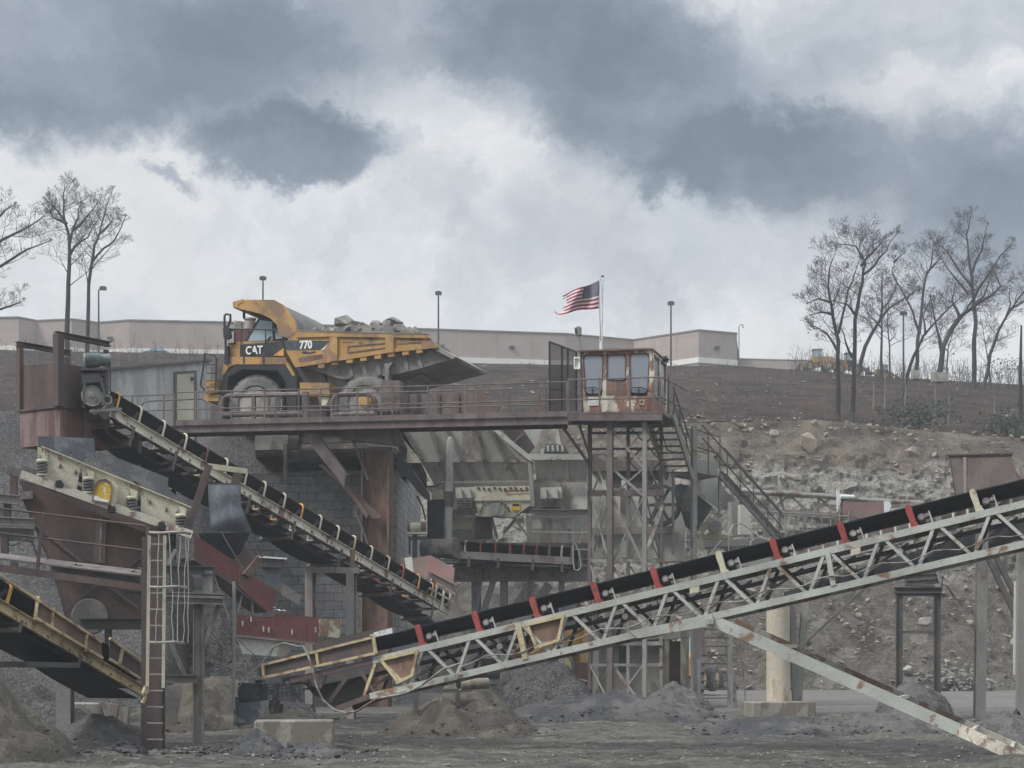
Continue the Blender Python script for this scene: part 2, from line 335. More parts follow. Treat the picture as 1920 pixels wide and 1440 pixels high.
def GROUNDM():
    m, nt, b = new_mat('quarry_ground'); v = coords(nt, (.16, .9, 1)); v2 = coords(nt)
    n1 = noise_n(nt, v, 1.1, 7, .68, .4); n2 = noise_n(nt, v2, 7, 8, .8); n3 = noise_n(nt, v, 4.5, 8, .75)
    col = mix(nt, mapr(nt, n1, .40, .62), (.024, .023, .02), (.105, .098, .082)); col = mix(nt, mapr(nt, n3, .54, .66, 0, .75), col, (.19, .178, .152)); col = mix(nt, mapr(nt, n3, .32, .44, .8, 0), col, (.022, .021, .019)); sy = N(nt, 'SeparateXYZ'); L(nt, v2, sy.inputs[0]); col = mix(nt, mapr(nt, sy.outputs[1], 47, 62, 0, .5), col, (.20, .192, .18))
    col = mix(nt, 1., col, mapr(nt, n2, .25, .75, .40, 1.55), 'MULTIPLY')
    L(nt, col, b.inputs['Base Color']); L(nt, mapr(nt, n1, .38, .6, .55, .95), b.inputs['Roughness']); b.inputs['Specular IOR Level'].default_value = .4
    bump(nt, b, mathn(nt, 'ADD', n2, n3), .7, .06); return m
xs = [-300, -200, -120, -70, -40]+[-24+i*.16 for i in range(int(48/.16)+1)]+[40, 70, 120, 200, 300]
ys = [-60, 0, 18, 26]+[31+i*.11 for i in range(int(24/.11))]+[55+i*.5 for i in range(90)]+[120, 200, 400]
grid_mesh('ground', lambda i, j: V((xs[i], ys[j], ground_z(xs[i], ys[j]))), len(xs), len(ys), GROUNDM())
YT = [(-600, 800), (900, 798), (1300, 792), (1420, 790), (1530, 787), (1620, 796), (1720, 806), (1920, 822), (2600, 850)]
YR = [(-600, 655), (0, 655), (180, 660), (420, 664), (900, 682), (1260, 686), (1380, 686), (1500, 694), (1600, 702), (1750, 712), (1920, 720), (2600, 750)]
DT, DR = 106.5, 165.
def face_z(px): return CH+(HZ-interp(YT, px))/F*DT
def hill(px, t):   # t 0 at the top of the quarry face, 1 on the ridge
    y = DT+(DR-DT)*t; z0 = face_z(px); z1 = CH+(HZ-interp(YR, px))/F*DR
    z = z0+(z1-z0)*(t**1.15); x = (px-960)/F*y
    return V((x, y, z+(.35*fr(x*.12, y*.12, 2)+.12*fr(x*.7, y*.7, 4, 3))*min(1, t*6+.25)*(1-.75*sm(.85, 1, t))))
def hill_fn(i, j):
    px = -700+i*12
    if j < 56: return hill(px, j/55)
    y = (175, 190, 205, 215, 260, 320, 400)[j-56]; z1 = CH+(HZ-interp(YR, px))/F*DR
    return V(((px-960)/F*y, y, min(z1+(y-DR)*.12, z1+6)))
grid_mesh('hillside', hill_fn, 284, 63, HILLM)
def FACEM():
    m, nt, b = new_mat('quarry_rock'); v = coords(nt); sx = N(nt, 'SeparateXYZ'); L(nt, v, sx.inputs[0])
    n1 = noise_n(nt, v, .45, 6, .7, .5); n2 = noise_n(nt, v, 2.2, 6, .72, .6); vo = N(nt, 'TexVoronoi'); vo.inputs['Scale'].default_value = 1.1
    L(nt, coords(nt, (1, 1, 1.5)), vo.inputs['Vector']); vc = N(nt, 'SeparateColor'); L(nt, vo.outputs['Color'], vc.inputs[0])
    n3 = noise_n(nt, coords(nt, (1., 1., .55)), 1.3, 7, .7, 1.2)
    zz = mathn(nt, 'ADD', sx.outputs[2], mathn(nt, 'MULTIPLY', mathn(nt, 'SUBTRACT', n1, .5), 4.5))
    rockc = mix(nt, mapr(nt, n3, .35, .65), (.19, .18, .157), (.31, .292, .255)); rockc = mix(nt, mapr(nt, n2, .47, .57), rockc, (.37, .35, .305))
    rockc = mix(nt, mapr(nt, n2, .30, .42, .55, 0), rockc, (.095, .088, .078))
    earth = mix(nt, mapr(nt, n1, .4, .65), (.118, .103, .086), (.20, .172, .13)); earth = mix(nt, mapr(nt, n2, .58, .68), earth, (.32, .28, .22))
    tal = mix(nt, mapr(nt, n2, .42, .66), (.112, .10, .086), (.188, .17, .147)); tal = mix(nt, mapr(nt, vc.outputs[1], .93, .96, 0, .5), tal, (.28, .265, .24))
    col = mix(nt, mapr(nt, zz, 6.2, 7.8), tal, rockc); col = mix(nt, mapr(nt, zz, 12.7, 13.9), col, earth)
    nf = noise_n(nt, v, 9, 4, .7); col = mix(nt, 1., col, mapr(nt, nf, .25, .75, .6, 1.35), 'MULTIPLY')
    L(nt, col, b.inputs['Base Color']); b.inputs['Roughness'].default_value = .95; b.inputs['Specular IOR Level'].default_value = .2
    bump(nt, b, mathn(nt, 'ADD', n2, mathn(nt, 'MULTIPLY', nf, .5)), .9, .35); return m
ROWS = [(94.5, .3), (95, .45), (98.2, 3.4), (101.4, 7.), (102.2, 9.6), (103.4, 12.4), (105.3, -1.3), (DT, 0)]
def frac(x, z):
    q = V((x*.85+.75*z+.6*noise.noise(V((x*.4, z*.4, 3))), z*.62-.35*x, 2)); dd_, pt = noise.voronoi(q); c1 = noise.noise(pt[0]*5.3)
    q2 = q*2.6; d2, p2 = noise.voronoi(q2); c2_ = noise.noise(p2[0]*3.7)
    return .38*c1+.6*(pt[0]-q).x*c1+.28*c2_+.3*(p2[0]-q2).x*c2_-.22*(dd_[1]-dd_[0] < .08)+.25*fr(x*1.6, z*2., 7, 4)
def face_fn(i, j):
    px = -500+i*6; f = j/109*(len(ROWS)-1); k = min(int(f), len(ROWS)-2); f -= k; zt = face_z(px)
    (y0, z0), (y1, z1) = ROWS[k], ROWS[k+1]
    if z0 <= 0: z0 += zt
    if z1 <= 0: z1 += zt
    y = y0+(y1-y0)*f; z = z0+(z1-z0)*f; x = (px-960)/F*y
    rocky = sm(6.2, 8, z)*(1-sm(zt-3, zt-.6, z)); e0 = sm(.3, 1.5, z)*(1-sm(zt-.6, zt-.05, z))
    d = 1.1*fr(x*.16, z*.2, 1)+(.10+.55*rocky)*frac(x, z)
    return V((x, y+d*e0, z+(.25*fr(x*.5, y*.5+z, 3)*e0)))
grid_mesh('quarry_face', face_fn, 490, 110, FACEM(), smooth=25)
def emb_fn(i, j):
    px = -500+i*12; k = sm(300, 430, px); tops = interp([(-500, 770), (120, 776), (300, 800), (420, 806)], px); ztop = CH+(HZ-tops)/F*62.
    A_ = [(49.5, 0), (50.5, .35), (56, 5.2), (62, ztop), (70, ztop), (95, ztop+.3)]; B_ = [(62.6, .1), (62.9, 4), (63.0, 8.7), (63.2, 8.8), (64.6, 10.32), (95, 10.4)]
    f = j/50*5; q = min(int(f), 4); f -= q
    a = [lerp(A_[q][n], A_[q+1][n], f) for n in (0, 1)]; b = [lerp(B_[q][n], B_[q+1][n], f) for n in (0, 1)]
    y = lerp(a[0], b[0], k); z = lerp(a[1], b[1], k); x = (px-960)/F*y
    n_ = .35*fr(x*.3, y*.3+z*.2, 1)+.10*fr(x*1.6, y*1.6, 4, 3)
    return V((min(x, -4.15), y-n_*(1-k), z+n_*.4*(1-k)*sm(.2, 1, z)))
# slope left
grid_mesh('embankment', emb_fn, 106, 51, GRAVEL)
# concrete apron the truck stands on, cantilevered over the block wall
m = MB(); tp = [P(478, HZ, 61.2), P(742, HZ, 60.6), V((-4.0, 77, 2)), V((-11, 77, 2))]; m.prism([V((p.x, p.y, 9.35)) for p in tp], V((0, 0, .78)))
tag(m.build('truck_pad', CONC), None, None, None, 'structure')
# ---------------------------------------------------------------- loose rock
rnd = random.Random(3)
m = MB()
for _ in range(3200):      # rubble on the talus and along the crest of the face
    px = rnd.uniform(980, 1960); f = rnd.random()
    if f < .72: y = rnd.uniform(94.6, 101.5); z = .4+(y-95)*1.03
    elif f < .84: y = rnd.uniform(105, 107); z = face_z(px)-max(0, (106.5-y))*.8
    else: y = rnd.uniform(103.4, 105); z = 12.4+(y-103.4)*1.2
    x = (px-960)/F*y; d = 1.1*fr(x*.16, z*.2, 1); r = .04+.30*rnd.random()**5
    m.chip(V((x, y+d*.8-.15, z+.08)), r, rnd, .8)
tag(m.build('rubble', ROCKB, None, V((0, 0, 0))), 'pale broken rock rubble strewn over the quarry face and its foot', None, None, 'stuff')
m = MB()
for _ in range(500):
    px = rnd.choice((rnd.uniform(760, 1040), rnd.uniform(1270, 1900), rnd.uniform(0, 330))); p = hill(px, rnd.random()**1.6); m.chip(p+Z*.05, .08+.28*rnd.random()**3, rnd, .6)
for _ in range(260):
    px = rnd.gauss(985, 22); p = hill(px, rnd.uniform(0, .12)); m.chip(p+Z*.1, .1+.3*rnd.random()**2, rnd, .7)
tag(m.build('hillside_stones', CONCL, None, V((0, 0, 0))), 'small pale stones and litter scattered on the brown hillside', None, None, 'stuff')
for (px, y, w, h, lab) in ((1517, 832, .72, .66, 'big pale wedge-shaped boulder stuck high in the quarry face'), (1735, 1165, .45, .4, 'white boulder on the talus seen through the portal frame'),
                           (1452, 812, .35, .3, 'pale boulder below the crest left of the big wedge boulder'), (1710, 848, .5, .35, 'yellowish boulder in the earth band left of the rusty hopper'),
                           (1905, 1205, .4, .35, 'white boulder on the talus at the far right edge'), (1700, 1255, .4, .3, 'pale flat boulder at the talus foot behind the portal frame')):
    d = 103.6 if y < 900 else 94.5+(1300-y)/230*7
    tag(MB().rock(P(px, y, d-.2), w, .8*w, h, px).build('boulder', ROCKB if w > .45 else ROCKM, sharp=20), lab, 'boulder', 'boulders in the quarry face')
m = MB()
for k in range(420): m.chip(V((rnd.gauss((1800-960)/F*92, .9), 92+rnd.uniform(-.6, 1.5), .45+abs(rnd.gauss(0, .45)))), rnd.uniform(.1, .3), rnd)
tag(m.build('riprap_heap', ROCKD, None, V((0, 0, 0))), 'heap of blue grey broken stone at the face foot beside the portal frame', None, None, 'stuff')
m = MB()
for _ in range(4200):       # clods and stones on the floor
    y = 33+22*rnd.random()**1.3; x = (rnd.uniform(-40, 1960)-960)/F*y; m.chip(V((x, y, ground_z(x, y)+.02)), .012+.06*rnd.random()**3.5, rnd, .7)
for cx, cy in ((520, 37.5), (590, 37.3), (400, 39), (350, 38.4), (455, 38)):
    for _ in range(70): 
        y = cy+rnd.gauss(0, .5); x = (cx+rnd.gauss(0, 40)-960)/F*y; m.chip(V((x, y, ground_z(x, y)+.03)), .03+.09*rnd.random()**2, rnd, .8)
tag(m.build('ground_stones', ROCKD, None, V((0, 0, 0))), 'loose stones and clods littering the muddy quarry floor', None, None, 'stuff')
m = MB()
for cx, cy, sx_, n_ in ((330, 37.6, 60, 160), (500, 37.2, 60, 260), (610, 37.4, 45, 160), (410, 38.6, 50, 120), (220, 37.8, 50, 90)):
    for _ in range(n_):
        y = cy+rnd.gauss(0, .45); x = (cx+rnd.gauss(0, sx_)-960)/F*y; m.chip(V((x, y, ground_z(x, y)+.02)), .03+.14*rnd.random()**2.5, rnd, .8)
tag(m.build('dark_clods', DARKF, None, V((0, 0, 0))), 'dark broken clods of earth along the bottom left foreground', None, None, 'stuff')
# ---------------------------------------------------------------- spoil heaps
def pile(name, label, px, d, rx, ry, h, mat, seed, p=1.15, n=70, cat='heap', sharp=180, flat=0.):
    cx = (px-960)/F*d; z0 = ground_z(cx, d)-.12; vs = []; fs = []
    for j in range(n+1):
        for i in range(n+1):
            u = i/n*2-1; w = j/n*2-1; r = math.hypot(u, w); a = math.atan2(w, u); q = max(0, 1-r/(1+.16*noise.noise(V((math.cos(a)*1.3, math.sin(a)*1.3, seed)))))
            q = min(q, 1-flat)/(1-flat) if flat else q
            zz = (q**p)*h if q > 0 else 0; x = cx+u*rx; y = d+w*ry; zg = ground_z(x, y)-.10
            vs.append((x, y, zg+(zz+(.20*h*fr(x*.9, y*.9, seed, 5)+.10*min(h, .6)*fr(x*3.2, y*3.2, seed+1, 4))*min(1, q*5) if q > 0 else -.08)+.12*min(1, q*8)))
    fs = [[j*(n+1)+i, j*(n+1)+i+1, (j+1)*(n+1)+i+1, (j+1)*(n+1)+i] for j in range(n) for i in range(n)]
    mb = MB().add(vs, fs); rr = random.Random(seed)
    for _ in range(int(90*rx*ry**.5)):   # lumps rolled down to the toe
        a = rr.uniform(0, 6.28); q = min(1.05, rr.triangular(.3, 1.08, .95)); x = cx+rx*q*math.cos(a); y = d+ry*q*math.sin(a); u = max(0, 1-q/(1+.16*noise.noise(V((math.cos(a)*1.3, math.sin(a)*1.3, seed)))))
        u = min(u, 1-flat)/(1-flat) if flat else u
        mb.chip(V((x, y, ground_z(x, y)+(u**p)*h*.97+.02)), .02+.085*rr.random()**3, rr, .8)
    return tag(mb.build(name, mat, None, V((cx, d, z0)), sharp=sharp, recalc=False), label, cat)
pile('sand_heap', 'broad brown sand heap beneath the pipe under the truss conveyor', 868, 47, 2.15, 2.3, 1.55, SAND, 1, 1.1)
pile('gravel_heap', 'blue grey gravel heap in front of the yellow loader', 1010, 57, 2.6, 3, 1.75, GRAVEL, 2, 1.05)
pile('fines_heap', 'long dark heap of fines at the tower foot', 1150, 52.5, 3.4, 2.2, .75, DARKF, 3, .8)
pile('sand_heap', 'brown sand bank sloping behind the second screen tower column', 400, 49.5, 2.8, 2.6, 1.5, SAND, 4, .8)
pile('sand_heap', 'smooth brown sand bank rising out of the bottom left corner', -35, 36, 2.0, 2.4, 1.9, SAND, 5, 1.0)
pile('fines_heap', 'low blue black heap beside the corner sand bank', 92, 38, .8, 1.1, .42, DARKF, 6, .7)
pile('fines_heap', 'grey fines fan below the lower end of the bottom left conveyor', 178, 41.5, 1.5, 1.7, .72, FINES, 7, .9)
pile('fines_heap', 'small dark heap between the ladder column and conveyor fines', 228, 38.6, .65, .8, .34, DARKF, 8, .9)
pile('fines_heap', 'peaked dark heap against the left end of the footing block', 480, 37.6, .62, .9, .55, DARKF, 9, .75)
pile('fines_heap', 'low dark heap in front of the footing block', 585, 37.4, .95, .8, .22, DARKF, 10, .7)
pile('spilled_heap', 'rounded grey heap of fines under the portal frame', 1716, 51, 1.15, 1.3, 1.15, FINES, 11, .5)
pile('spilled_heap', 'wide low apron of grey fines spread around the portal frame heap', 1700, 48.5, 2.4, 2.0, .52, FINES, 12, .9)
pile('spilled_heap', 'dark low ridge of fines before the beige pillar footing', 1465, 47, 2.6, 1.5, .42, DARKF, 13, .75)
pile('spilled_heap', 'pale grey mound beside the far right footing block', 1885, 45.5, 1.5, 1.6, .62, FINES, 14, .9)
pile('spilled_heap', 'grey fines slope spilling from the bunker to the small block', 1262, 55.5, 1.3, 1.8, .95, FINES, 15, .9)
pile('earth_heap', 'brown earth bank below the bottom left conveyor by its pier', 60, 46, 3.5, 3, 1.2, GRAVEL, 16, .9)
pile('gravel_heap', 'dark gravel heap behind the screen tower bay', 410, 56, 2.2, 2.5, 2.9, GRAVEL, 17, 1.0)
# ---------------------------------------------------------------- warehouse on the plateau
KP = [(-150, 598, 650), (35, 594.5, 646), (68, 601, 652), (135, 598, 650), (182, 604.5, 656), (242, 600, 653), (490, 605, 660), (740, 614.5, 668), (1060, 625.5, 678), (1187, 637, 687), (1310, 618.5, 668), (1382, 625, 674)]
ZTOP = CH+645/F*230
bld = T('warehouse', 'long pale brown warehouse with a white base band on the plateau', 'building', (0, 235, 30))
pts = [P(x, HZ, (ZTOP-CH)*F/(HZ-y)) for x, y, _ in KP]
def wall_strip(m, z0, z1, o0, o1):
    for p, q in zip(pts, pts[1:]):
        n = V((-(q-p).y, (q-p).x, 0)).normalized(); n = n if n.y > 0 else -n
        a, b, c, d = p+n*o0, q+n*o0, q+n*o1, p+n*o1
        m.hexa([V((k.x, k.y, z0)) for k in (a, b, c, d)], [V((k.x, k.y, z1)) for k in (a, b, c, d)])
B('wall', PALE, bld, lambda m: wall_strip(m, 28, ZTOP-.12, 0, .5))
B('coping', M('coping', (.2, .18, .17)), bld, lambda m: wall_strip(m, ZTOP-.1, ZTOP+.08, -.12, .6))
B('base_band', BAND, bld, lambda m: wall_strip(m, ZTOP-4.45, ZTOP-3.72, -.14, -.002))
JT = M('wall_joint', (.24, .19, .165), None, fine=.05)
def joints(m):
    for p, q in zip(pts, pts[1:]):
        n = V((-(q-p).y, (q-p).x, 0)).normalized(); n = n if n.y > 0 else -n; k = int((q-p).length/5.5)
        for i in range(1, k+1): a = p.lerp(q, i/(k+1))-n*.004; m.bar(V((a.x, a.y, ZTOP-3.7)), V((a.x, a.y, ZTOP-.13)), .06, .02, n)
B('panel_joints', JT, bld, joints)
B('roof', CONC, bld, lambda m: m.hexa([V((p.x, p.y+.3, ZTOP-1.0)) for p in pts]+[V((40, 300, ZTOP-1)), V((-85, 300, ZTOP-1))], [V((p.x, p.y+.3, ZTOP-.8)) for p in pts]+[V((40, 300, ZTOP-.8)), V((-85, 300, ZTOP-.8))]))
for x, y in ((103, 630), (205, 633), (829, 648), (960, 650), (1346, 651)):
    for (a, b) in zip(range(11), range(1, 12)):
        if KP[a][0] <= x <= KP[b][0]:
            pl = Plane(KP[a][0], pts[a].y, KP[b][0], pts[b].y); B('wall_lamp', BLACKP, bld, lambda m: (m.pp(pl, [(x-4, y-2), (x+4, y-2), (x+5, y+2), (x-5, y+2)], .3, -.32)))
cr = P(1382, HZ, pts[-1].y)
B('downpipe', STEELD, bld, lambda m: (m.tube([V((cr.x+.25, cr.y-.1, ZTOP-4.4)), V((cr.x+.25, cr.y-.1, ZTOP+.9)), V((cr.x+.5, cr.y-.1, ZTOP+1.2)), V((cr.x+.8, cr.y-.1, ZTOP+1.1)), V((cr.x+.8, cr.y-.1, ZTOP+.7))], .07, 6)))
ann = T('annex_building', 'low pale brown annex wall right of the tall warehouse corner', 'building', P(1450, 700, 246))
pa = Plane(1384, 246, 1530, 246)
panel(ann, 'wall', PALE, pa, [(1384, 672), (1530, 675), (1530, 740), (1384, 740)], 12)
panel(ann, 'coping', BAND, pa, [(1384, 671), (1530, 674), (1530, 675.5), (1384, 672.5)], .3, -.1)
# parking-lot lamp posts
for x, y, d, lab, side in ((185, 540, 200, 'dark lot lamp post with its head turned right by the left trees', 1), (493, 521, 205, 'dark lot lamp post rising above the truck canopy', 0), (822, 549, 205, 'dark lot lamp post above the truck tail', 0),
                     (1258, 568, 205, 'dark lot lamp post behind the cabin roof corner', 0), (1694, 587, 195, 'dark lot lamp post among the bare right-hand trees', 0)):
    base = P(x, 680 if x < 1500 else 708, d); top = P(x, y+3, d); t = T('lot_lamp', lab, 'lamp post', base, 'lamp posts on the plateau')
    B('pole', BLACKP, t, lambda m: m.tube([base-Z*2, top], [.13, .09], 8))
    c = top+V((.5 if side else 0, 0, .12))
    B('lamp_head', BLACKP, t, lambda m: (m.box(c, .75, .5, .34), m.box(c+Z*.2, .45, .35, .1)))
for x, y, sc in ((1440, 668, 1), ):
    pass
# ---------------------------------------------------------------- bare trees
def limb(mt, mc, p, d, ln, r, lvl, rnd, depth=1., flat=.7):
    n = 5 if lvl > 1 else 4; pts_ = [p]; q = p.copy(); dd = d.normalized()
    for i in range(n):
        dd = (dd+V((rnd.gauss(0, .13), rnd.gauss(0, .14)*flat, rnd.gauss(.06, .10)))).normalized(); q = q+dd*ln/n; pts_.append(q.copy())
    rs = [max(.009, r*(1-.8*i/n)) for i in range(n+1)]
    (mt if r > .05 else mc).tube(pts_, rs, 5 if r > .05 else 3, caps=False)
    if lvl > 0: sprout(mt, mc, pts_, rs, ln, lvl, rnd, depth, flat)
def sprout(mt, mc, pts_, rs, ln, lvl, rnd, depth=1., flat=.7, lo_=.25, k=None, upb=.35):
    n = len(pts_)-1; k = k or (7 if lvl > 1 else 6)
    for i in range(k):
        f = lo_+(1-lo_)*(i+rnd.random())/k; a = min(int(f*n), n-1); g = f*n-a; p = pts_[a].lerp(pts_[a+1], g); ax = (pts_[a+1]-pts_[a]).normalized()
        s = V((rnd.choice((-1, 1))*rnd.uniform(.5, 1), rnd.gauss(0, .6)*flat, rnd.uniform(-.1, .5)))
        s = (s-ax*s.dot(ax)).normalized(); d = (ax*rnd.uniform(.35, .8)+s*rnd.uniform(.65, 1.1)+Z*upb*rnd.random()).normalized()
        l_ = ln*rnd.uniform(.42, .74)*(1.2-.7*f); r = max(.0085, min((rs[a]*(1-g)+rs[a+1]*g)*.5, l_*.0155))
        limb(mt, mc, p, d, l_, r, lvl-1, rnd, depth, flat)
def tree(label, limbs, d, seed, lvl=3, group='bare trees on the ridge', r0=.17, twl=1., bark=None, cat='tree', k=12, lo_=.3):
    rnd = random.Random(seed); base = P(limbs[0][0][0], limbs[0][0][1], d); t = T('bare_tree', label, cat, base, group); mt = MB(); mc = MB()
    for j, lb in enumerate(limbs):
        off = 0 if j == 0 else rnd.uniform(-.5, .5); n = len(lb)
        pts_ = [P(x, y, d+off*(i/(n-1))) for i, (x, y) in enumerate(lb)]
        if j == 0: pts_[0] = pts_[0]-Z*.6
        fine_ = []
        for a, b in zip(pts_, pts_[1:]):
            fine_ += [a, a.lerp(b, .5)+V((rnd.gauss(0, .05), rnd.gauss(0, .1), 0))]
        fine_.append(pts_[-1]); m_ = len(fine_); ra = r0 if j == 0 else r0*lb_r(j); rs = [max(.03, ra*(1-.82*i/(m_-1))) for i in range(m_)]
        mt.tube(fine_, rs, 7, caps=False); ln = sum((b-a).length for a, b in zip(fine_, fine_[1:]))
        lq = min(max(ln*twl, 2.6), 4.6); sprout(mt, mc, fine_, rs, lq, lvl, rnd, 1., .7, lo_ if j == 0 else .15, max(9, int(ln*1.15)) if j == 0 else max(4, int(ln*1.3)))
        limb(mt, mc, fine_[-1], fine_[-1]-fine_[-2], ln*.08, rs[-1], 2, rnd)
    mt.build('trunk', bark or BARK, t, sharp=80); mc.build('crown', TWIG, t, sharp=80, recalc=False); return t
def lb_r(j): return .6
tree('leafless tree leaning in from the left photo edge', [[(-70, 660), (-75, 560), (-60, 470), (-45, 380)], [(-62, 520), (0, 500), (50, 468), (85, 455)], [(-60, 470), (0, 452), (45, 430), (82, 405)], [(-55, 440), (0, 405), (25, 385)], [(-70, 590), (0, 580), (40, 566)]], 120, 11, r0=.24, twl=.75)
tree('tall leafless tree left of the first lot lamp post, fuller crown', [[(127, 662), (128, 560), (130, 500), (129, 440), (121, 415), (120, 380), (121, 356)], [(130, 480), (140, 462), (165, 445), (184, 412)], [(130, 460), (136, 432), (148, 405), (151, 384)], [(125, 420), (108, 395), (85, 374)], [(122, 418), (100, 408), (82, 386)], [(136, 432), (160, 410), (180, 385)]], 128, 12, r0=.2, twl=.5, lo_=.22)
tree('slimmer leafless tree close beside the first lot lamp post', [[(162, 665), (166, 570), (171, 500), (177, 460), (186, 440), (196, 402), (204, 374)], [(174, 490), (195, 465), (215, 450), (228, 425), (234, 410)], [(187, 438), (202, 425), (212, 412)]], 130, 13, r0=.16, twl=.5, lo_=.2)
tree('dark leafless tree standing lowest on the slope, left one of the right-hand group', [[(1570, 778), (1571, 700), (1572, 640), (1561, 590), (1555, 555), (1554, 520), (1562, 484)], [(1572, 625), (1580, 590), (1590, 545), (1602, 515), (1611, 488)], [(1558, 567), (1535, 560), (1515, 568)], [(1562, 590), (1540, 585), (1520, 590)], [(1571, 660), (1550, 625), (1520, 608)]], 112, 14, r0=.17, twl=.5, lo_=.35)
tree('forked leafless tree right behind the lowest slope tree', [[(1598, 775), (1602, 680), (1603, 600), (1612, 550), (1618, 510), (1616, 480), (1605, 462), (1582, 458)], [(1618, 515), (1638, 500), (1662, 470), (1680, 440)], [(1603, 590), (1590, 572), (1565, 565)], [(1614, 500), (1640, 470), (1660, 445)], [(1598, 670), (1585, 640), (1577, 615)]], 114, 15, r0=.16, twl=.5, lo_=.4)
tree('leafless tree leaning right from behind the yellow machines', [[(1609, 690), (1622, 650), (1647, 605), (1668, 577), (1695, 560), (1716, 547)], [(1650, 600), (1655, 570), (1653, 525)]], 150, 16, r0=.2, twl=.55)
tree('thin upright leafless tree behind the dark cab machine', [[(1654, 705), (1653, 640), (1652, 590), (1655, 520)], [(1653, 615), (1630, 590), (1618, 570)], [(1654, 580), (1672, 555), (1680, 535)]], 160, 17, r0=.15, twl=.6)
tree('slender leafless sapling left of the ridge lamp post', [[(1668, 708), (1668, 650), (1664, 600), (1668, 560)], [(1668, 640), (1680, 625)]], 158, 18, r0=.1, twl=.6)
tree('long bare leaning trunk crossing behind the ridge lamp post', [[(1688, 738), (1705, 690), (1722, 650), (1750, 608), (1780, 577), (1808, 552)], [(1735, 628), (1730, 590), (1745, 560)]], 128, 19, r0=.15, twl=.45)
tree('leafless tree with two crooked open limbs right of the ridge lamp post', [[(1716, 700), (1720, 640), (1728, 580), (1735, 520), (1747, 490), (1750, 458)], [(1722, 620), (1712, 585), (1698, 558), (1680, 527), (1672, 510), (1676, 490)], [(1700, 560), (1715, 545)], [(1737, 512), (1758, 490), (1768, 475)], [(1676, 492), (1690, 478)]], 145, 20, r0=.18, twl=.4, lo_=.45)
tree('big crooked leafless tree growing from a block on the ridge, long right limb', [[(1760, 704), (1768, 650), (1785, 615), (1802, 592), (1830, 572), (1856, 556), (1876, 537), (1866, 512)], [(1776, 632), (1795, 605), (1815, 575), (1835, 540), (1862, 505)], [(1765, 660), (1755, 610), (1745, 560)], [(1800, 595), (1785, 565), (1790, 540)]], 140, 21, r0=.24, twl=.4, lo_=.35)
tree('tallest leafless tree with a wide fan of fine limbs on the right ridge', [[(1826, 716), (1826, 640), (1826, 570), (1822, 520), (1816, 480), (1812, 440), (1818, 415)], [(1826, 560), (1850, 520), (1875, 480), (1897, 457)], [(1824, 540), (1800, 510), (1775, 470), (1750, 452)], [(1822, 515), (1840, 470), (1850, 425)], [(1815, 550), (1790, 520), (1768, 490)], [(1826, 575), (1845, 555), (1862, 505)]], 150, 22, r0=.22, twl=.42, lo_=.3)
tree('leafless tree curving right out of the frame at the right edge', [[(1842, 716), (1856, 665), (1872, 620), (1897, 578), (1925, 540), (1945, 510)], [(1897, 578), (1925, 562), (1960, 550)], [(1885, 598), (1895, 570), (1893, 545)]], 145, 23, r0=.17, twl=.5)
tree('thin leafless sapling just right of the tallest fan tree', [[(1858, 716), (1850, 660), (1842, 610)], [(1852, 670), (1866, 640)]], 155, 24, r0=.09, twl=.7)
tree('small leafless sapling left of the tallest fan tree', [[(1778, 712), (1778, 650), (1790, 610)], [(1778, 660), (1765, 640)]], 155, 25, r0=.09, twl=.7)
t = T('dead_trunk', 'bare broken trunk without limbs at the far right edge', 'tree trunk', P(1915, 780, 118)); B('trunk', BARK, t, lambda m: m.tube([P(1914, 790, 118), P(1913, 700, 118), P(1915, 610, 118)], [.16, .13, .06], 7))
for i, (x, y0, y1) in enumerate(((1752, 790, 716), (1696, 770, 700), (1778, 790, 730), (1863, 800, 738), (1658, 760, 690), (1637, 760, 716))):
    lab = ('pale slim trunk standing low on the slope above the evergreen shrub', 'pale sapling on the slope below the ridge lamp post', 'thin pale sapling just right of the pale slim slope trunk', 'pale sapling above the right evergreen shrub', 'faint sapling low on the slope under the dark cab machine', 'short pale sapling right of the lowest slope trees')[i]
    tt = T('sapling', lab, 'sapling', P(x, y0, 110), 'pale saplings on the slope'); mt, mc = MB(), MB(); rr = random.Random(i+70); pp_ = [P(x, y0, 110)-Z*.3, P(x+2, (y0+y1)/2, 110), P(x+1, y1, 110)]
    mt.tube(pp_, [.1 if i == 0 else .05, .05, .02], 5); sprout(mt, mc, pp_, [.05, .04, .02], 2., 1, rr); mt.build('trunk', BARKL, tt); mc.build('crown', TWIG, tt)
# brush: thin stems over slope and ridge
m = MB(); rnd = random.Random(5)
def stem(p, h):
    q = p+V((rnd.gauss(0, .22)*h, rnd.gauss(0, .1), h)); m.tube([p-Z*.1, p.lerp(q, .5)+V((rnd.gauss(0, .05), 0, 0)), q], [.02, .014, .008], 3, caps=False)
    for _ in range(3): a = p.lerp(q, rnd.uniform(.3, .9)); m.tube([a, a+V((rnd.gauss(0, .3), 0, rnd.uniform(.15, .5)))*h*.5], [.011, .007], 3, caps=False)
for _ in range(430): stem(hill(rnd.uniform(1480, 1930), rnd.uniform(.9, 1.)), rnd.uniform(.6, 2.6))
for _ in range(260): stem(hill(rnd.uniform(-20, 420), rnd.uniform(.7, 1.)), rnd.uniform(.5, 1.8))
for _ in range(700): stem(hill(rnd.uniform(-20, 1930), rnd.random()), rnd.uniform(.2, .8))
tag(m.build('brush', TWIG, None, V((0, 0, 0)), recalc=False), 'bare brush and dead stems covering the hillside and ridge', None, None, 'stuff')
m = MB()
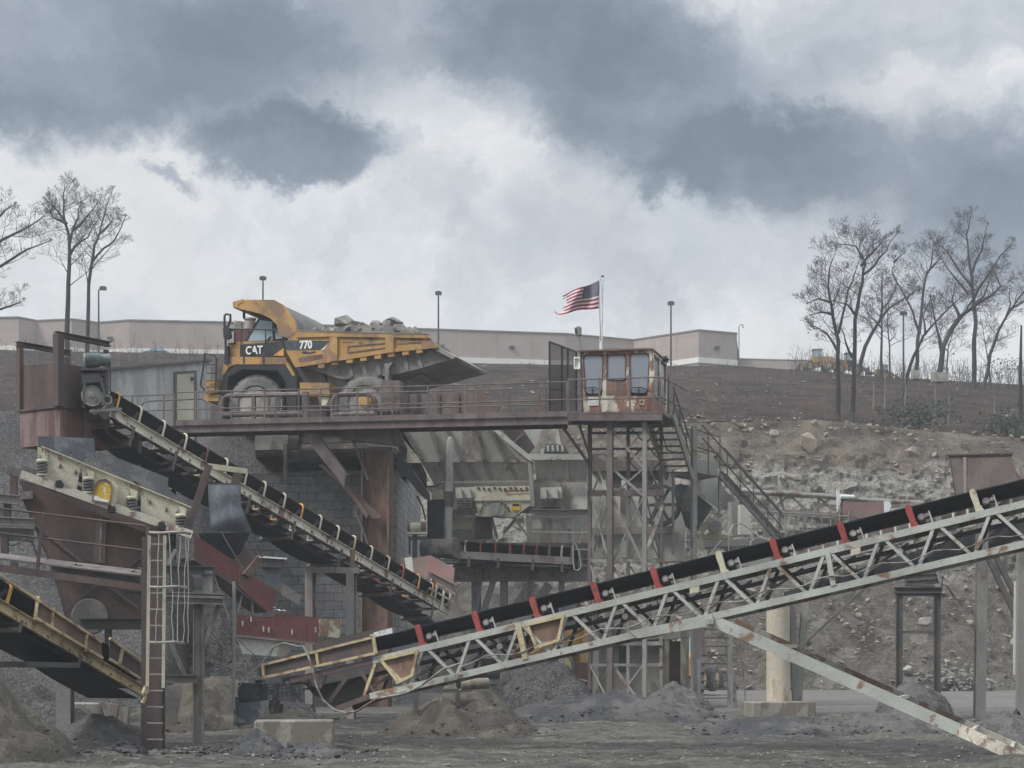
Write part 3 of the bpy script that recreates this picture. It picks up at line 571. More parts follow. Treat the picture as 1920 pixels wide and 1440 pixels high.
for _ in range(420):     # dead grass tufts
    p = hill(rnd.uniform(-20, 1960), rnd.random()); h = rnd.uniform(.15, .5)
    if noise.noise(V((p.x*.12, p.y*.12, 4))) < -.05: continue
    for _ in range(9):
        q = p+V((rnd.gauss(0, .22), rnd.gauss(0, .3), 0)); w = rnd.uniform(.02, .05); t_ = q+V((rnd.gauss(0, .16), rnd.gauss(0, .1), h*rnd.uniform(.5, 1.1)))
        m.add([q-V((w, 0, .05)), q+V((w, 0, -.05)), t_], [[0, 1, 2]])
tag(m.build('dead_grass', M('dead_grass', (.17, .135, .09), (.10, .08, .058), .5, .4, .95), None, V((0, 0, 0)), recalc=False), 'tufts of dead brown grass on the hillside', None, None, 'stuff')
m = MB()
for px, y, n in ((1885, 690, 150), (1790, 708, 90), (1812, 715, 80), (1770, 690, 60)):
    for _ in range(n):
        p = P(px+rnd.gauss(0, 22), y+rnd.gauss(0, 12), 158); s = rnd.uniform(.06, .13); a = V((rnd.gauss(0, 1), rnd.gauss(0, 1), rnd.gauss(0, 1))).normalized()*s; b = V((rnd.gauss(0, 1), rnd.gauss(0, 1), rnd.gauss(0, 1))).normalized()*s
        m.add([p-a, p+b, p+a, p-b], [[0, 1, 2, 3]])
tag(m.build('withered_leaves', BARKL, None, V((0, 0, 0)), recalc=False), 'withered leaves clinging to the ridge brush at right', None, None, 'stuff')
for px, y, d, s, lab in ((1712, 778, 109, 1.25, 'dark green evergreen shrub above the quarry face, left one'), (1890, 796, 109, 1.1, 'dark green evergreen shrub above the quarry face at the right edge')):
    t = T('evergreen_shrub', lab, 'shrub', P(px, y+18, d), 'evergreen shrubs'); mf = MB(); ms_ = MB(); c = P(px, y, d)
    for _ in range(650):
        v = V((rnd.gauss(0, 1), rnd.gauss(0, .6), rnd.gauss(0, .42)))*s*.9; p = c+v; 
        a = V((rnd.gauss(0, 1), rnd.gauss(0, 1), rnd.gauss(.5, 1))).normalized()*.16; b = V((rnd.gauss(0, 1), rnd.gauss(0, 1), rnd.gauss(0, 1))).normalized()*.06
        mf.add([p-a, p+b, p+a, p-b], [[0, 1, 2, 3]])
    for k in range(5): ms_.tube([P(px, y+20, d), c+V((rnd.gauss(0, .8), 0, rnd.uniform(0, .6)))], [.05, .02], 5)
    ms_.build('stem', BARK, t); mf.build('foliage', GRASSY, t, recalc=False)
# blocks at the tree feet
for x, y, w, lab in ((1762, 708, 1.2, 'concrete block at the foot of the big crooked tree'), (1716, 703, .5, 'small concrete block under the two-limbed tree')):
    tag(MB().box(P(x, y, 137 if w > 1 else 143), w, .7, .7).build('concrete_block', CONC), lab, 'concrete block', 'blocks on the ridge')
# ---------------------------------------------------------------- construction machines
def loader(label, px, py, d, s, flip=1, cat='wheel loader', rot=0., group='yellow machines on the ridge', cabm=None, glass=GLASST):
    """small wheel loader standing with its wheels on (px,py); s scales it, flip=-1 faces left"""
    b = P(px, py, d); t = T('wheel_loader', label, cat, b, group); c_, s_ = math.cos(rot), math.sin(rot)
    def q(x, y, z): x *= flip; return b+V(((x*c_-y*s_)*s, (x*s_+y*c_)*s, z*s))
    ux = V((c_, s_, 0)); 
    def bx(m, x, y, z, sx_, sy_, sz_): m.box(q(x, y, z), sx_*s, sy_*s, sz_*s, ux)
    B('body', YELLOW, t, lambda m: (m.prism([q(-2.6, -.9, .9), q(-2.6, -.9, 1.9), q(-2.4, -.9, 2.15), q(-.8, -.9, 2.25), q(-.5, -.9, 1.2), q(-.5, -.9, .8)], q(0, .9, 0)-q(0, -.9, 0)), bx(m, .5, 0, 1., 1.6, 1.2, .6)))
    cab = B('cab', cabm or YELLOW, t, lambda m: (bx(m, -.15, 0, 3.32, 1.55, 1.6, .12), bx(m, -.15, 0, 1.72, 1.4, 1.5, .9), *[m.bar(q(x, y, 2.1), q(x*.9, y, 3.3), .09*s) for x in (-.8, .5) for y in (-.72, .72)]))
    B('pane', glass, cab, lambda m: bx(m, -.15, 0, 2.7, 1.25, 1.4, 1.1))
    for x in (-1.7, 1.15):
        for y in (-1.05, 1.05):
            w = B('wheel', TYRE, t, lambda m: m.lathe(q(x, y-.28, .72), q(0, 1, 0)-q(0, 0, 0), [(.4*s, 0), (.66*s, .03*s), (.74*s, .14*s), (.74*s, .42*s), (.66*s, .53*s), (.4*s, .56*s)], 18))
            B('rim', YELLOWF, w, lambda m: m.lathe(q(x, y-.31, .72), q(0, 1, 0)-q(0, 0, 0), [(.38*s, 0), (.38*s, .62*s)], 14))
    for y in (-.5, .5): B('lift_arm', YELLOW, t, lambda m: (m.bar(q(.5, y, 1.7), q(2.0, y, 1.1), .14*s, .3*s), m.bar(q(2.0, y, 1.1), q(2.7, y, .6), .14*s, .26*s)))
    B('bucket', STEELD, t, lambda m: m.prism([q(2.6, -1.3, .15), q(3.6, -1.3, .1), q(3.6, -1.3, .18), q(2.85, -1.3, .35), q(2.75, -1.3, 1.05), q(2.6, -1.3, 1.05)], q(0, 1.3, 0)-q(0, -1.3, 0)))
    B('exhaust', BLACKP, t, lambda m: m.tube([q(-1.7, .3, 2.1), q(-1.7, .3, 2.9)], .06*s, 6))
    return t
loader('yellow loader with a pale glazed cab on the ridge, leftmost machine', 1530, 697, 167, .62, -1)
loader('dark-cabbed loader between the slope tree trunks on the ridge', 1594, 703, 166, .6, 1, cabm=DARK)
loader('small machine with a dark glazed cab on the ridge right of the slope trees', 1660, 710, 166, .38, 1, cabm=DARK)
loader('orange yellow wheel loader half hidden behind the truss conveyor', 1035, 1290, 70, 1.1, -1, 'wheel loader', .95, None, YELLOW, GLASSD)
loader('yellow machine glimpsed between bunker and stairs at the pit back', 1292, 1296, 80, .8, 1, 'loader', 1.2, None)
bar_ = T('red_barrier', 'dull red sheet metal box standing behind the gravel heap', 'barrier', P(1100, 1282, 66)); pl = Plane(1070, 66, 1125, 65.6)
panel(bar_, 'body', PINK, pl, [(1077, 1241), (1122, 1243), (1122, 1285), (1075, 1284)], .8); panel(bar_, 'white_strip', WHITE, pl, [(1068, 1266), (1122, 1282), (1122, 1285), (1068, 1269)], .06, -.08)
panel(bar_, 'cover', WHITE, pl, [(1100, 1224), (1124, 1231), (1124, 1243), (1100, 1239)], .5, .1)
# concrete shed and debris on the embankment behind the truck
sh = T('concrete_shed', 'grey concrete shed with a beige door left of the truck', 'shed', P(290, 800, 76)); pl = Plane(205, 74, 395, 78)
panel(sh, 'wall', WALLP, pl, [(200, 694), (300, 686), (395, 678), (395, 880), (200, 880)], 6)
panel(sh, 'roof', STEELD, pl, [(198, 690), (300, 682), (396, 674), (396, 678.2), (300, 686.2), (198, 694.2)], 6.2, -.15)
dr = panel(sh, 'door', CREAM, pl, [(332, 701), (365, 698), (365, 860), (332, 860)], .06, -.07)
B('door_frame', STEELD, dr, lambda m: (m.pp(pl, [(328, 697), (369, 694), (369, 698), (328, 701)], .1, -.1), m.pp(pl, [(328, 701), (332, 701), (332, 860), (328, 860)], .1, -.1), m.pp(pl, [(365, 698), (369, 698), (369, 860), (365, 860)], .1, -.1)))
B('handle', BLACKP, dr, lambda m: m.pp(pl, [(360, 707), (364, 707), (364, 713), (360, 713)], .1, -.16))
car = T('parked_car', 'small pale car parked far off on the plateau edge', 'car', P(293, 664, 168))
pl = Plane(260, 168, 320, 168)
B('body', M('car_paint', (.10, .22, .25), None, rough=.3), car, lambda m: m.pp(pl, [(262, 663), (268, 659), (280, 657), (286, 653), (303, 653), (312, 658), (318, 660), (318, 665), (262, 665)], 1.6))
B('window', GLASST, car, lambda m: m.pp(pl, [(283, 657), (288, 654), (302, 654), (308, 657.5)], .1, -.05))
for x in (273, 307): B('wheel', TYRE, car, lambda m: m.cyl(pl.at(x, 664.5, -.05), pl.at(x, 664.5, .2), .3, 12))
# ---------------------------------------------------------------- haul truck
TP = Plane(410, 64.2, 880, 61.4); WID = 4.0
tr = T('dump_truck', 'yellow rigid haul truck loaded with boulders backed up to the crusher hopper', 'dump truck', TP.at(600, 810, 2))
cabn = ORG[tr.name]
CAN = [(436, 567), (455, 562), (513, 562), (530, 571), (541, 586), (552, 602), (556, 622), (540, 634), (522, 628), (519, 609), (507, 597), (488, 588), (437, 576)]
SIDE = [(540, 634), (553, 622), (800, 628), (822, 651), (735, 659), (632, 676), (553, 688), (536, 658)]
bed = panel(tr, 'dump_bed', YELLOW, TP, SIDE, .12)
panel(bed, 'side_wall', BODYG, TP, SIDE, .12, WID-.12)
B('canopy', YELLOW, bed, lambda m: m.pp(TP, CAN, .14, -.01))
B('headboard', BODYG, bed, lambda m: m.pp(TP, [(446, 567.5), (513, 564), (529, 573), (550, 603), (554, 622), (541, 632), (524, 627), (521, 609), (508, 596), (488, 587)], WID-.3, .14))
B('canopy_cheek', YELLOW, bed, lambda m: m.pp(TP, CAN, .14, WID-.14))
B('canopy_edge', YELLOW, bed, lambda m: m.pp(TP, [(436, 566), (455, 561), (457, 566), (446, 570), (446, 577), (437, 577)], WID+.04, -.03))
B('bed_floor', BODYG, bed, lambda m: m.pp(TP, [(556, 684), (632, 673), (735, 657), (818, 650), (852, 668), (846, 675), (820, 681), (790, 690), (735, 704), (640, 711), (612, 702)], WID-.5, .25))
B('tail_chute', CONC, bed, lambda m: (m.pp(TP, [(800, 629), (824, 651), (854, 669), (848, 673), (815, 656)], .1, .02), m.pp(TP, [(800, 629), (824, 651), (854, 669), (848, 673), (815, 656)], .1, WID-.1), m.pp(TP, [(790, 649), (822, 650), (853, 668), (848, 672), (818, 655)], WID-.2, .12)))
B('top_rail', YELLOW, bed, lambda m: m.pp(TP, [(553, 619.5), (801, 625.5), (806, 634), (612, 631), (556, 633)], .14, -.07))
B('lower_rail', YELLOW, bed, lambda m: (m.pp(TP, [(553, 682), (632, 670), (735, 653), (820, 648), (821, 652), (735, 660), (632, 677), (553, 689)], .1, -.05)))
for xs_ in ((618, 632, 632, 676), (722, 738, 632, 660)):
    B('bed_rib', YELLOW, bed, lambda m: m.pp(TP, [(xs_[0], xs_[2]), (xs_[1], xs_[2]), (xs_[1], xs_[3]), (xs_[0], xs_[3]+2)], .1, -.09))
B('side_stiffener', RUSTL, bed, lambda m: (m.pp(TP, [(651, 648), (722, 642), (722, 644), (653, 650), (653, 659), (722, 651), (722, 653), (651, 662)], .04, -.03)))
B('side_patch', RUSTL, bed, lambda m: (m.pp(TP, [(640, 640), (662, 640), (660, 642), (642, 643)], .02, -.012), m.pp(TP, [(742, 642), (790, 640), (788, 643), (744, 645)], .03, -.02)))
for x, y in ((602, 688), (627, 682), (655, 678.5), (681, 675), (708, 671), (733, 667), (760, 664), (786, 660)):
    B('bed_lug', YELLOW, bed, lambda m: m.pp(TP, [(x-6, y-8), (x+6, y-9), (x+6, y+1), (x-6, y+2)], .35, -.03))
for k in range(7):
    x = 622+k*26; y = interp([(612, 700), (640, 709), (735, 703), (800, 687), (862, 674)], x)
    B('floor_rib', BODYG, bed, lambda m: m.pp(TP, [(x, interp([(556, 684), (632, 676), (735, 660), (822, 653)], x)), (x+9, interp([(556, 684), (632, 676), (735, 660), (822, 653)], x+9)), (x+15, y-3), (x+8, y-2)], .1, .2))
DEC = M('decal_panel', (.035, .05, .055), (.07, .075, .075), .35, 3, .5, .1)
B('decal_panel', DEC, bed, lambda m: m.pp(TP, [(533, 638), (617, 639), (602, 656), (535, 656)], .03, -.012))
B('decal_stripe', WHITE, bed, lambda m: m.pp(TP, [(612, 648), (616, 643), (608, 655), (600, 657)], .03, -.016))
text_mesh('bed_number', '770', .40, WHITE, bed, TP.at(561.5, 654, -.02), TP.u, Z, .01, .012, .82)
BL('dirt_streak', RUSTL, bed, lambda m: m.pp(TP, [(559, 672), (575, 668), (604, 664), (606, 672), (562, 682)], .01, -.006), lambda m: m.pp(TP, [(690, 634), (699, 634), (697, 641), (692, 640)], .01, -.006), lambda m: m.pp(TP, [(672, 641), (681, 640), (680, 646), (674, 646)], .01, -.006), lambda m: m.pp(TP, [(748, 634), (790, 633), (794, 638), (752, 640)], .01, -.006))
B('rail_cap', BODYG, bed, lambda m: m.pp(TP, [(556, 618.6), (800, 624.6), (803, 627.2), (556, 621.2)], .2, -.085))
B('oil_streak', DARK, bed, lambda m: m.pp(TP, [(565, 660), (572, 658), (580, 661), (590, 658), (592, 661), (580, 664), (568, 663)], .01, -.006))
# front end
fr_ = panel(tr, 'front_deck', YELLOW, TP, [(430, 643), (452, 640), (533, 640), (535, 668), (536, 674), (432, 674), (428, 672)], 3.4, .25)
B('hood_panel', BLACKP, fr_, lambda m: m.pp(TP, [(450, 646), (531, 640), (533, 669), (450, 668)], .05, .21))
B('hood_decal', ORANGE, fr_, lambda m: m.pp(TP, [(512, 667), (532, 652), (532, 667)], .03, .19))
text_mesh('maker_lettering', 'CAT', .41, WHITE, fr_, TP.at(460.5, 664.5, .19), TP.u, Z, .012, .010, .84)
B('lettering_mark', BLACKP, fr_, lambda m: m.pp(TP, [(469, 664.5), (473, 657), (477, 664.5)], .02, .165))
B('fender', YELLOW, fr_, lambda m: m.pp(TP, [(431, 669), (536, 670), (538, 682), (532, 683), (440, 683), (428, 689), (420, 702), (416, 701), (419, 682)], 1.1, .1))
B('fender_stay', YELLOW, fr_, lambda m: m.pp(TP, [(536, 676), (540, 680), (553, 703), (549, 706), (535, 683)], .3, .1))
for x in (457, 494): B('rub_mark', BLACKP, fr_, lambda m: m.pp(TP, [(x-1.3, 668), (x+1.3, 668), (x+1.3, 681), (x-1.3, 681)], .02, .08))
cab = panel(tr, 'cab', BLACKP, TP, [(457, 642), (484, 597), (514, 599), (520, 612), (535, 632), (535, 642)], 1.5, .55)
B('side_window', GLASST, cab, lambda m: m.pp(TP, [(464, 640), (487, 600), (510, 603), (511, 638)], .04, .52))
B('rear_window', GLASST, cab, lambda m: m.pp(TP, [(515, 636), (514, 613), (531, 634)], .04, .52))
B('window_post', BLACKP, cab, lambda m: m.pp(TP, [(510, 602), (514, 603), (515, 640), (511, 640)], .06, .49))
B('steering_wheel', BLACKP, cab, lambda m: m.pp(TP, [(500, 636), (507, 630), (509, 632), (503, 640)], .05, .5))
B('engine_cover', M('maroon_box', (.12, .04, .05), None, .3, 1, .7, .2), tr, lambda m: m.pp(TP, [(441, 619), (466, 619), (466, 644), (441, 644)], 1.2, 1.6))
B('air_cleaner', CONC, tr, lambda m: (m.cyl(TP.at(469, 617, 2.4), TP.at(469, 600, 2.4), .2, 14), m.cyl(TP.at(469, 600, 2.4), TP.at(469, 597, 2.4), .24, 14), m.box(TP.at(447, 612, 2.4), .3, .3, .35)))
B('beacon', WHITE, tr, lambda m: m.tube([TP.at(441, 606, 2), TP.at(441, 600, 2)], .04, 6))
B('hand_loop', BLACKP, tr, lambda m: m.tube([TP.at(448, 606, 3.2), TP.at(432, 606, 3.2)], .02, 6)); B('grab_rail', BLACKP, tr, lambda m: m.tube([TP.at(428, 645, .2), TP.at(440, 644, .2), TP.at(440, 622, .2), TP.at(437, 620, .2), TP.at(428, 619, .2)], .03, 6))
gr = B('deck_rail', BLACKP, tr, lambda m: m.tube([TP.at(428, 617, .2), TP.at(500, 618, .2), TP.at(522, 620, .2)], .03, 6))
for x in (498, 452): MB().tube([TP.at(x, 618, .2), TP.at(x, 644, .2)], .025, 6).build('post', BLACKP, gr)
mi = B('mirror', BLACKP, tr, lambda m: (m.pp(TP, [(418, 616), (424, 610), (430, 618), (432, 632), (426, 636), (419, 634)], .15, .0), m.tube([TP.at(424, 680, .1), TP.at(423, 640, .1), TP.at(421, 615, .1), TP.at(421, 592, .1), TP.at(424, 589, .1), TP.at(432, 590, .1), TP.at(432, 600, .1), TP.at(428, 612, .1)], .045, 6), m.pp(TP, [(421, 648), (427, 648), (429, 680), (420, 682)], .2, .0)))
B('canopy_stay', BLACKP, tr, lambda m: m.pp(TP, [(455, 583), (458, 583), (458, 596), (455, 597)], .1, .5))
# chassis
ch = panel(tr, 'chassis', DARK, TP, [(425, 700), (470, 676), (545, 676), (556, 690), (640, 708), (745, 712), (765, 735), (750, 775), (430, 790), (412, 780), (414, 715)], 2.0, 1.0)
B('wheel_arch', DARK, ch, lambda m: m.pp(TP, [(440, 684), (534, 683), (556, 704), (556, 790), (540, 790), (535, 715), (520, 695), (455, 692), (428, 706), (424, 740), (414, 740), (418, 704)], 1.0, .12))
panel(tr, 'fuel_tank', YELLOW, TP, [(562, 717), (617, 718), (618, 742), (562, 741)], 1.0, -.1)
panel(tr, 'step_box', CREAM, TP, [(596, 744), (617, 744), (612, 760), (600, 760)], .5, .0)
panel(tr, 'hoist_housing', STEELD, TP, [(540, 690), (600, 690), (612, 716), (612, 790), (545, 790)], 1.2, .5)
panel(tr, 'rear_frame', BODYG, TP, [(612, 690), (640, 690), (650, 715), (640, 760), (615, 730)], 1.5, .6)
B('bed_pivot', BODYG, tr, lambda m: (m.pp(TP, [(720, 682), (736, 680), (729, 690), (728, 716), (721, 716), (722, 695)], .35, .0), m.pp(TP, [(740, 712), (772, 700), (790, 702), (768, 712), (757, 760), (738, 745)], 2.2, .9)))
def wheel(x, y, r, w, rimm, off=0.):
    c = TP.at(x, y, off); a = TP.n
    ty = B('wheel', TYRE, tr, lambda m: (m.lathe(c, a, [(r*.60, .06), (r*.66, .01), (r*.86, 0.015), (r*.945, .07), (r*.985, .15), (r*.985, w-.15), (r*.945, w-.07), (r*.86, w-.015), (r*.6, w)], 40, True),
        [m.box(c+a*(w*(.2+.3*(k % 2)))+(TP.u*math.cos(k*.157)+Z*math.sin(k*.157))*r*.985, .07, w*.42, .09, a, TP.u*math.cos(k*.157)+Z*math.sin(k*.157)) for k in range(40)]))
    B('rim', rimm, ty, lambda m: (m.lathe(c, a, [(r*.605, .07), (r*.56, .05), (r*.53, .12), (r*.42, .2), (r*.30, .12), (r*.12, .06), (.01, .06), (.01, w*.8), (r*.6, w*.8)], 30), [m.cyl(c+a*.15+(TP.u*math.cos(k*.628)+Z*math.sin(k*.628))*r*.40, c+a*.22+(TP.u*math.cos(k*.628)+Z*math.sin(k*.628))*r*.40, .03, 6) for k in range(10)]))
    return ty
wheel(477, 757, 1.03, .66, CONC, .1); wheel(477, 757, 1.03, .66, CONC, 3.2)
wheel(684, 757, 1.03, .66, CONC, .05); wheel(684, 757, 1.03, .66, CONC, .85); wheel(684, 757, 1.03, .66, CONC, 3.2)
B('hub_cover', YELLOW, tr, lambda m: m.lathe(TP.at(683, 752, -.06), TP.n, [(.19, 0), (.24, .04), (.24, .3)], 20))
la = B('boarding_ladder', BLACKP, tr, lambda m: (m.tube([TP.at(404, 735, -.1), TP.at(406, 672, -.1), TP.at(402, 666, -.1), TP.at(384, 663, -.1), TP.at(381, 690, -.1), TP.at(376, 722, -.1), TP.at(384, 732, -.1)], .035, 6), m.tube([TP.at(383, 682, -.1), TP.at(405, 684, -.1)], .025, 6)))
for y in (700, 714, 726): MB().bar(TP.at(387, y, -.1), TP.at(407, y, -.1), .05, .03).build('rung', BLACKP, la)
B('step_panel', YELLOW, tr, lambda m: m.pp(TP, [(386, 712), (407, 710), (407, 736), (386, 738)], .4, 0))
B('bumper', YELLOW, tr, lambda m: m.pp(TP, [(380, 742), (412, 740), (412, 752), (382, 752)], 3.4, .1))
B('counter_frame', STEELD, tr, lambda m: m.pp(TP, [(407, 690), (420, 688), (424, 740), (412, 790), (402, 790), (410, 740)], 2.6, .3))
# load: big boulders one by one, the rest as rubble
for x, y, off, a, b_, c_, sd_, lab in ((641, 606, 1.7, .46, .5, .36, 1, 'pale angular boulder at the front of the truck load'), (737, 608, 1.6, .42, .4, .28, 5, 'tilted slab boulder at the rear end of the truck load'), (706, 611, 1.5, .3, .4, .24, 8, 'grey boulder lying flat in the middle of the truck load'),
                                (726, 611, 1.0, .22, .3, .28, 14, 'dark boulder under the tilted slab on the truck'), (668, 612, 1.4, .34, .4, .2, 17, 'low grey boulder beside the front boulder of the truck load'), (748, 615, 1.2, .3, .3, .16, 20, 'small flat boulder at the very end of the truck load')):
    o = MB().rock(TP.at(x, y, off), a, b_, c_, sd_, 16).build('boulder', ROCKD, sharp=15); tag(o, lab, 'boulder', 'boulders heaped in the truck bed')
m = MB(); rnd = random.Random(9)
for _ in range(520):
    x = rnd.uniform(590, 782); m.chip(TP.at(x, 622-13*math.exp(-((x-690)/62)**2)*rnd.random()+2, rnd.uniform(.3, 3.5)), rnd.uniform(.06, .30), rnd)
m.pp(TP, [(560, 634), (600, 622), (640, 612), (690, 609), (740, 612), (785, 626), (790, 640)], 3.4, .3)
tag(m.build('rubble_load', ROCKD), 'grey broken stone filling the truck bed around the boulders', None, None, 'stuff')
class PlaneA(Plane):
    def __init__(s, a, u, n): s.a = V(a); s.u = u; s.n = n
def rrect(x0, y0, x1, y1, r, dx0=0, dx1=0, k=4):
    """rounded rectangle in photo units; dx0/dx1 pull the two bottom corners inwards"""
    o = []
    for cx, cy, a0, sgn in ((x0+r, y0+r, 180, 0), (x1-r, y0+r, 270, 0), (x1-r-dx1, y1-r, 0, 1), (x0+r+dx0, y1-r, 90, 1)):
        for i in range(k+1):
            a = math.radians(a0+90*i/k); o.append((cx+r*math.cos(a), cy+r*math.sin(a)))
    return o
def ring(m, pl, pts, w, t, off):
    cx = sum(p[0] for p in pts)/len(pts); cy = sum(p[1] for p in pts)/len(pts); n = len(pts)
    inn = []
    for x, y in pts: l = math.hypot(x-cx, y-cy); inn.append((x-(x-cx)/l*w, y-(y-cy)/l*w))
    A = [pl.at(x, y, off) for x, y in pts]; Bi = [pl.at(x, y, off) for x, y in inn]; v = pl.n*t
    m.add(A+Bi+[p+v for p in A]+[p+v for p in Bi], [[i, (i+1) % n, n+(i+1) % n, n+i] for i in range(n)]+[[2*n+(i+1) % n, 2*n+i, 3*n+i, 3*n+(i+1) % n] for i in range(n)]+[[(i+1) % n, i, 2*n+i, 2*n+(i+1) % n] for i in range(n)]+[[n+i, n+(i+1) % n, 3*n+(i+1) % n, 3*n+i] for i in range(n)])
# ---------------------------------------------------------------- walkway along the truck pad
WP = Plane(250, 60, 1065, 57.5); ZD = 10.0
def wp(px, z, off=0): 
    p = WP.at(px, HZ, off); return V((p.x, p.y, z))
ww = T('walkway', 'long rusty steel walkway with handrails running below the truck', 'walkway', wp(650, ZD-.3))
B('edge_beam', RUSTD, ww, lambda m: m.chan(wp(322, ZD-.12), wp(1064, ZD-.12), .1, .27, .02, side=1))
B('back_beam', RUST, ww, lambda m: m.chan(wp(322, ZD-.14, .95), wp(1064, ZD-.14, .95), .1, .25, .02))
B('grating', RUSTD, ww, lambda m: (m.box((wp(322, ZD, .5)+wp(1064, ZD, .5))/2-Z*.03, (wp(1064, 0)-wp(322, 0)).length, .84, .035, WP.u), [m.bar(wp(322+i*31, ZD-.1, .05), wp(322+i*31, ZD-.1, .9), .05, .1) for i in range(24)]))
B('toe_plate', RUSTD, ww, lambda m: m.bar(wp(330, ZD+.1, -.02), wp(1064, ZD+.1, -.02), .012, .16))
nearp = (248, 307, 367, 434, 496, 560, 601, 670, 736, 802, 871, 940, 1011, 1063)
def rail_run(par, name, off, z0, xs_, x0, x1, lv, mat=RUSTD, r=.024):
    m = MB()
    for l in lv: m.tube([wp(x0, z0+l, off), wp((x0+x1)/2, z0+l-.012, off), wp(x1, z0+l, off)], r, 6)
    o = m.build(name, mat, par)
    for x in xs_: MB().bar(wp(x, z0-.05, off), wp(x, z0+max(lv)+.01, off), .05, .05, WP.n).build('post', mat, o)
rail_run(ww, 'handrail', 0, ZD, nearp[2:], 330, 1063, (1.13, .55)); rail_run(ww, 'handrail', .95, ZD, (411, 517, 631, 690, 817, 894, 955, 1024), 400, 1024, (1.1, .55))
ap = T('approach_rail', 'thin rusty handrail in front of the shed left of the truck', 'handrail', wp(290, ZD-.3)); rail_run(ap, 'handrail', .1, ZD-.05, (205, 248, 307, 326), 200, 326, (1.13, .6))
B('end_loop', RUSTD, ap, lambda m: m.tube([wp(262, ZD+.2, .4), wp(263, ZD+.7, .4), wp(268, ZD+.86, .4), wp(278, ZD+.92, .4), wp(378, ZD+.95, .4), wp(400, ZD+.7, .4), wp(420, ZD+.62, .4)], .03, 6))
B('deck_edge', RUSTD, ap, lambda m: m.bar(wp(200, ZD-.18, .1), wp(326, ZD-.16, .1), .3, .22))
# pipe guard loops beside the truck
GP = Plane(400, 61.0, 760, 59.6)
for pts_, legs, lab in (([(416, 786), (416, 760), (419, 748), (428, 742), (470, 741), (567, 739)], [(476, 741, 790, 7), (573, 735, 792, 11), (504, 742, 790, 5)], 'rusty bent pipe guard in front of the truck front wheel'),
                        ([(624, 788), (624, 754), (628, 744), (638, 740), (685, 739), (697, 742), (704, 752), (706, 788)], [(628, 740, 792, 5)], 'rusty bent pipe guard in front of the truck rear wheel')):
    t = T('pipe_guard', lab, 'guard rail', GP.at(pts_[0][0], 795), 'pipe guards beside the truck')
    B('pipe', RUSTD, t, lambda m: (m.tube([GP.at(x, y) for x, y in pts_], .085, 10)))
    B('lower_pipe', RUSTD, t, lambda m: m.tube([GP.at(pts_[0][0], 778), GP.at(pts_[-1][0], 776)], .085, 10))
    for x, y0, y1, w in legs: B('post', RUSTD, t, lambda m: m.bar(GP.at(x, y0), GP.at(x, y1+18), w/55, w/55, GP.n))
t = T('guard_block', 'blocky rusty steel box standing at the truck rear wheel', 'steel box', GP.at(732, 800))
panel(t, 'body', RUSTD, GP, [(715, 714), (749, 713), (750, 800), (716, 800)], .5, -.1)
B('grille', BLACKP, t, lambda m: [m.pp(GP, [(708+i*9, 770), (713+i*9, 770), (713+i*9, 786), (708+i*9, 786)], .04, -.16) for i in range(5)])
HP = Plane(745, 60.6, 1000, 59.6)
t = T('hopper_side_wall', 'rusty brown hopper side wall with ribs between truck and cabin', 'hopper wall', HP.at(820, 800))
panel(t, 'plate', RUSTD, HP, [(747, 739), (893, 737), (893, 800), (747, 800)], .06)
for x in (762, 783, 822, 858): B('rib', RUST, t, lambda m: m.pp(HP, [(x-2.5, 739), (x+2.5, 739), (x+2.5, 776), (x-2.5, 776)], .07, -.071))
B('ledge', STEEL, t, lambda m: m.pp(HP, [(747, 777), (905, 775), (905, 780.5), (747, 782)], .12, -.12))
panel(t, 'wing_plate', RUST, HP, [(893, 727), (897, 726), (934, 765), (918, 782), (893, 782)], .06, -.01)
B('strut', RUSTL, t, lambda m: (m.bar(HP.at(921, 782, -.1), HP.at(936, 762, -.1), .08), m.bar(HP.at(1011, 745, -.1), HP.at(1023, 778, -.1), .08)))
# ---------------------------------------------------------------- control cabin on its tower
CP = Plane(1087, 58, 1224, 57.3); CD = 2.4
cb_ = T('control_cabin', 'rust streaked cream operator cabin with big windows on the tower', 'cabin', CP.at(1156, 775, 1))
FL = lambda *p: [(x, y) for x, y in p]
B('wall', CABP, cb_, lambda m: (m.pp(CP, [(1086, 659), (1221, 654.5), (1222, 662.5), (1087, 666.5)], .08), m.pp(CP, [(1087, 666.5), (1092.5, 666.3), (1098, 742), (1091, 742)], .08), m.pp(CP, [(1130, 665.2), (1137.5, 665), (1136.5, 742), (1129, 742)], .08),
    m.pp(CP, [(1173, 664), (1180, 663.8), (1182, 742), (1174.5, 742)], .08), m.pp(CP, [(1216.5, 662.7), (1222, 662.5), (1227, 700), (1223, 742), (1213, 742), (1217, 700)], .08), m.pp(CP, [(1091, 742), (1223, 742), (1224, 772), (1090.5, 772.5)], .08)))
B('rusty_panel', RUSTL, cb_, lambda m: m.pp(CP, [(1136.8, 713), (1174.2, 713), (1174.4, 741.8), (1136.5, 741.8)], .05, .01))
B('rust_patch', REDD, cb_, lambda m: m.pp(CP, [(1213, 744), (1223, 743), (1223.5, 771), (1212, 771)], .012, -.006))
cs_ = CP.at(1224, 715); CS = PlaneA(cs_, CP.n, -CP.u)
def csp(f, y): # point on the right side wall, f 0..1 along it
    p = CP.at(1223, y)+CP.n*CD*f; return p
def sidep(m, pts_, t, off=0): m.prism([csp(f, y)-CP.u*off for f, y in pts_], -CP.u*t)
B('side_wall', CABP, cb_, lambda m: (sidep(m, [(0.04, 654.5), (1, 654.5), (1, 662), (0.04, 662)], .08), sidep(m, [(.04, 742), (1, 742), (1, 772), (.04, 772)], .08), *[sidep(m, [(f, 662), (f+.09, 662), (f+.09, 742), (f, 742)], .08) for f in (.04, .48, .91)]))
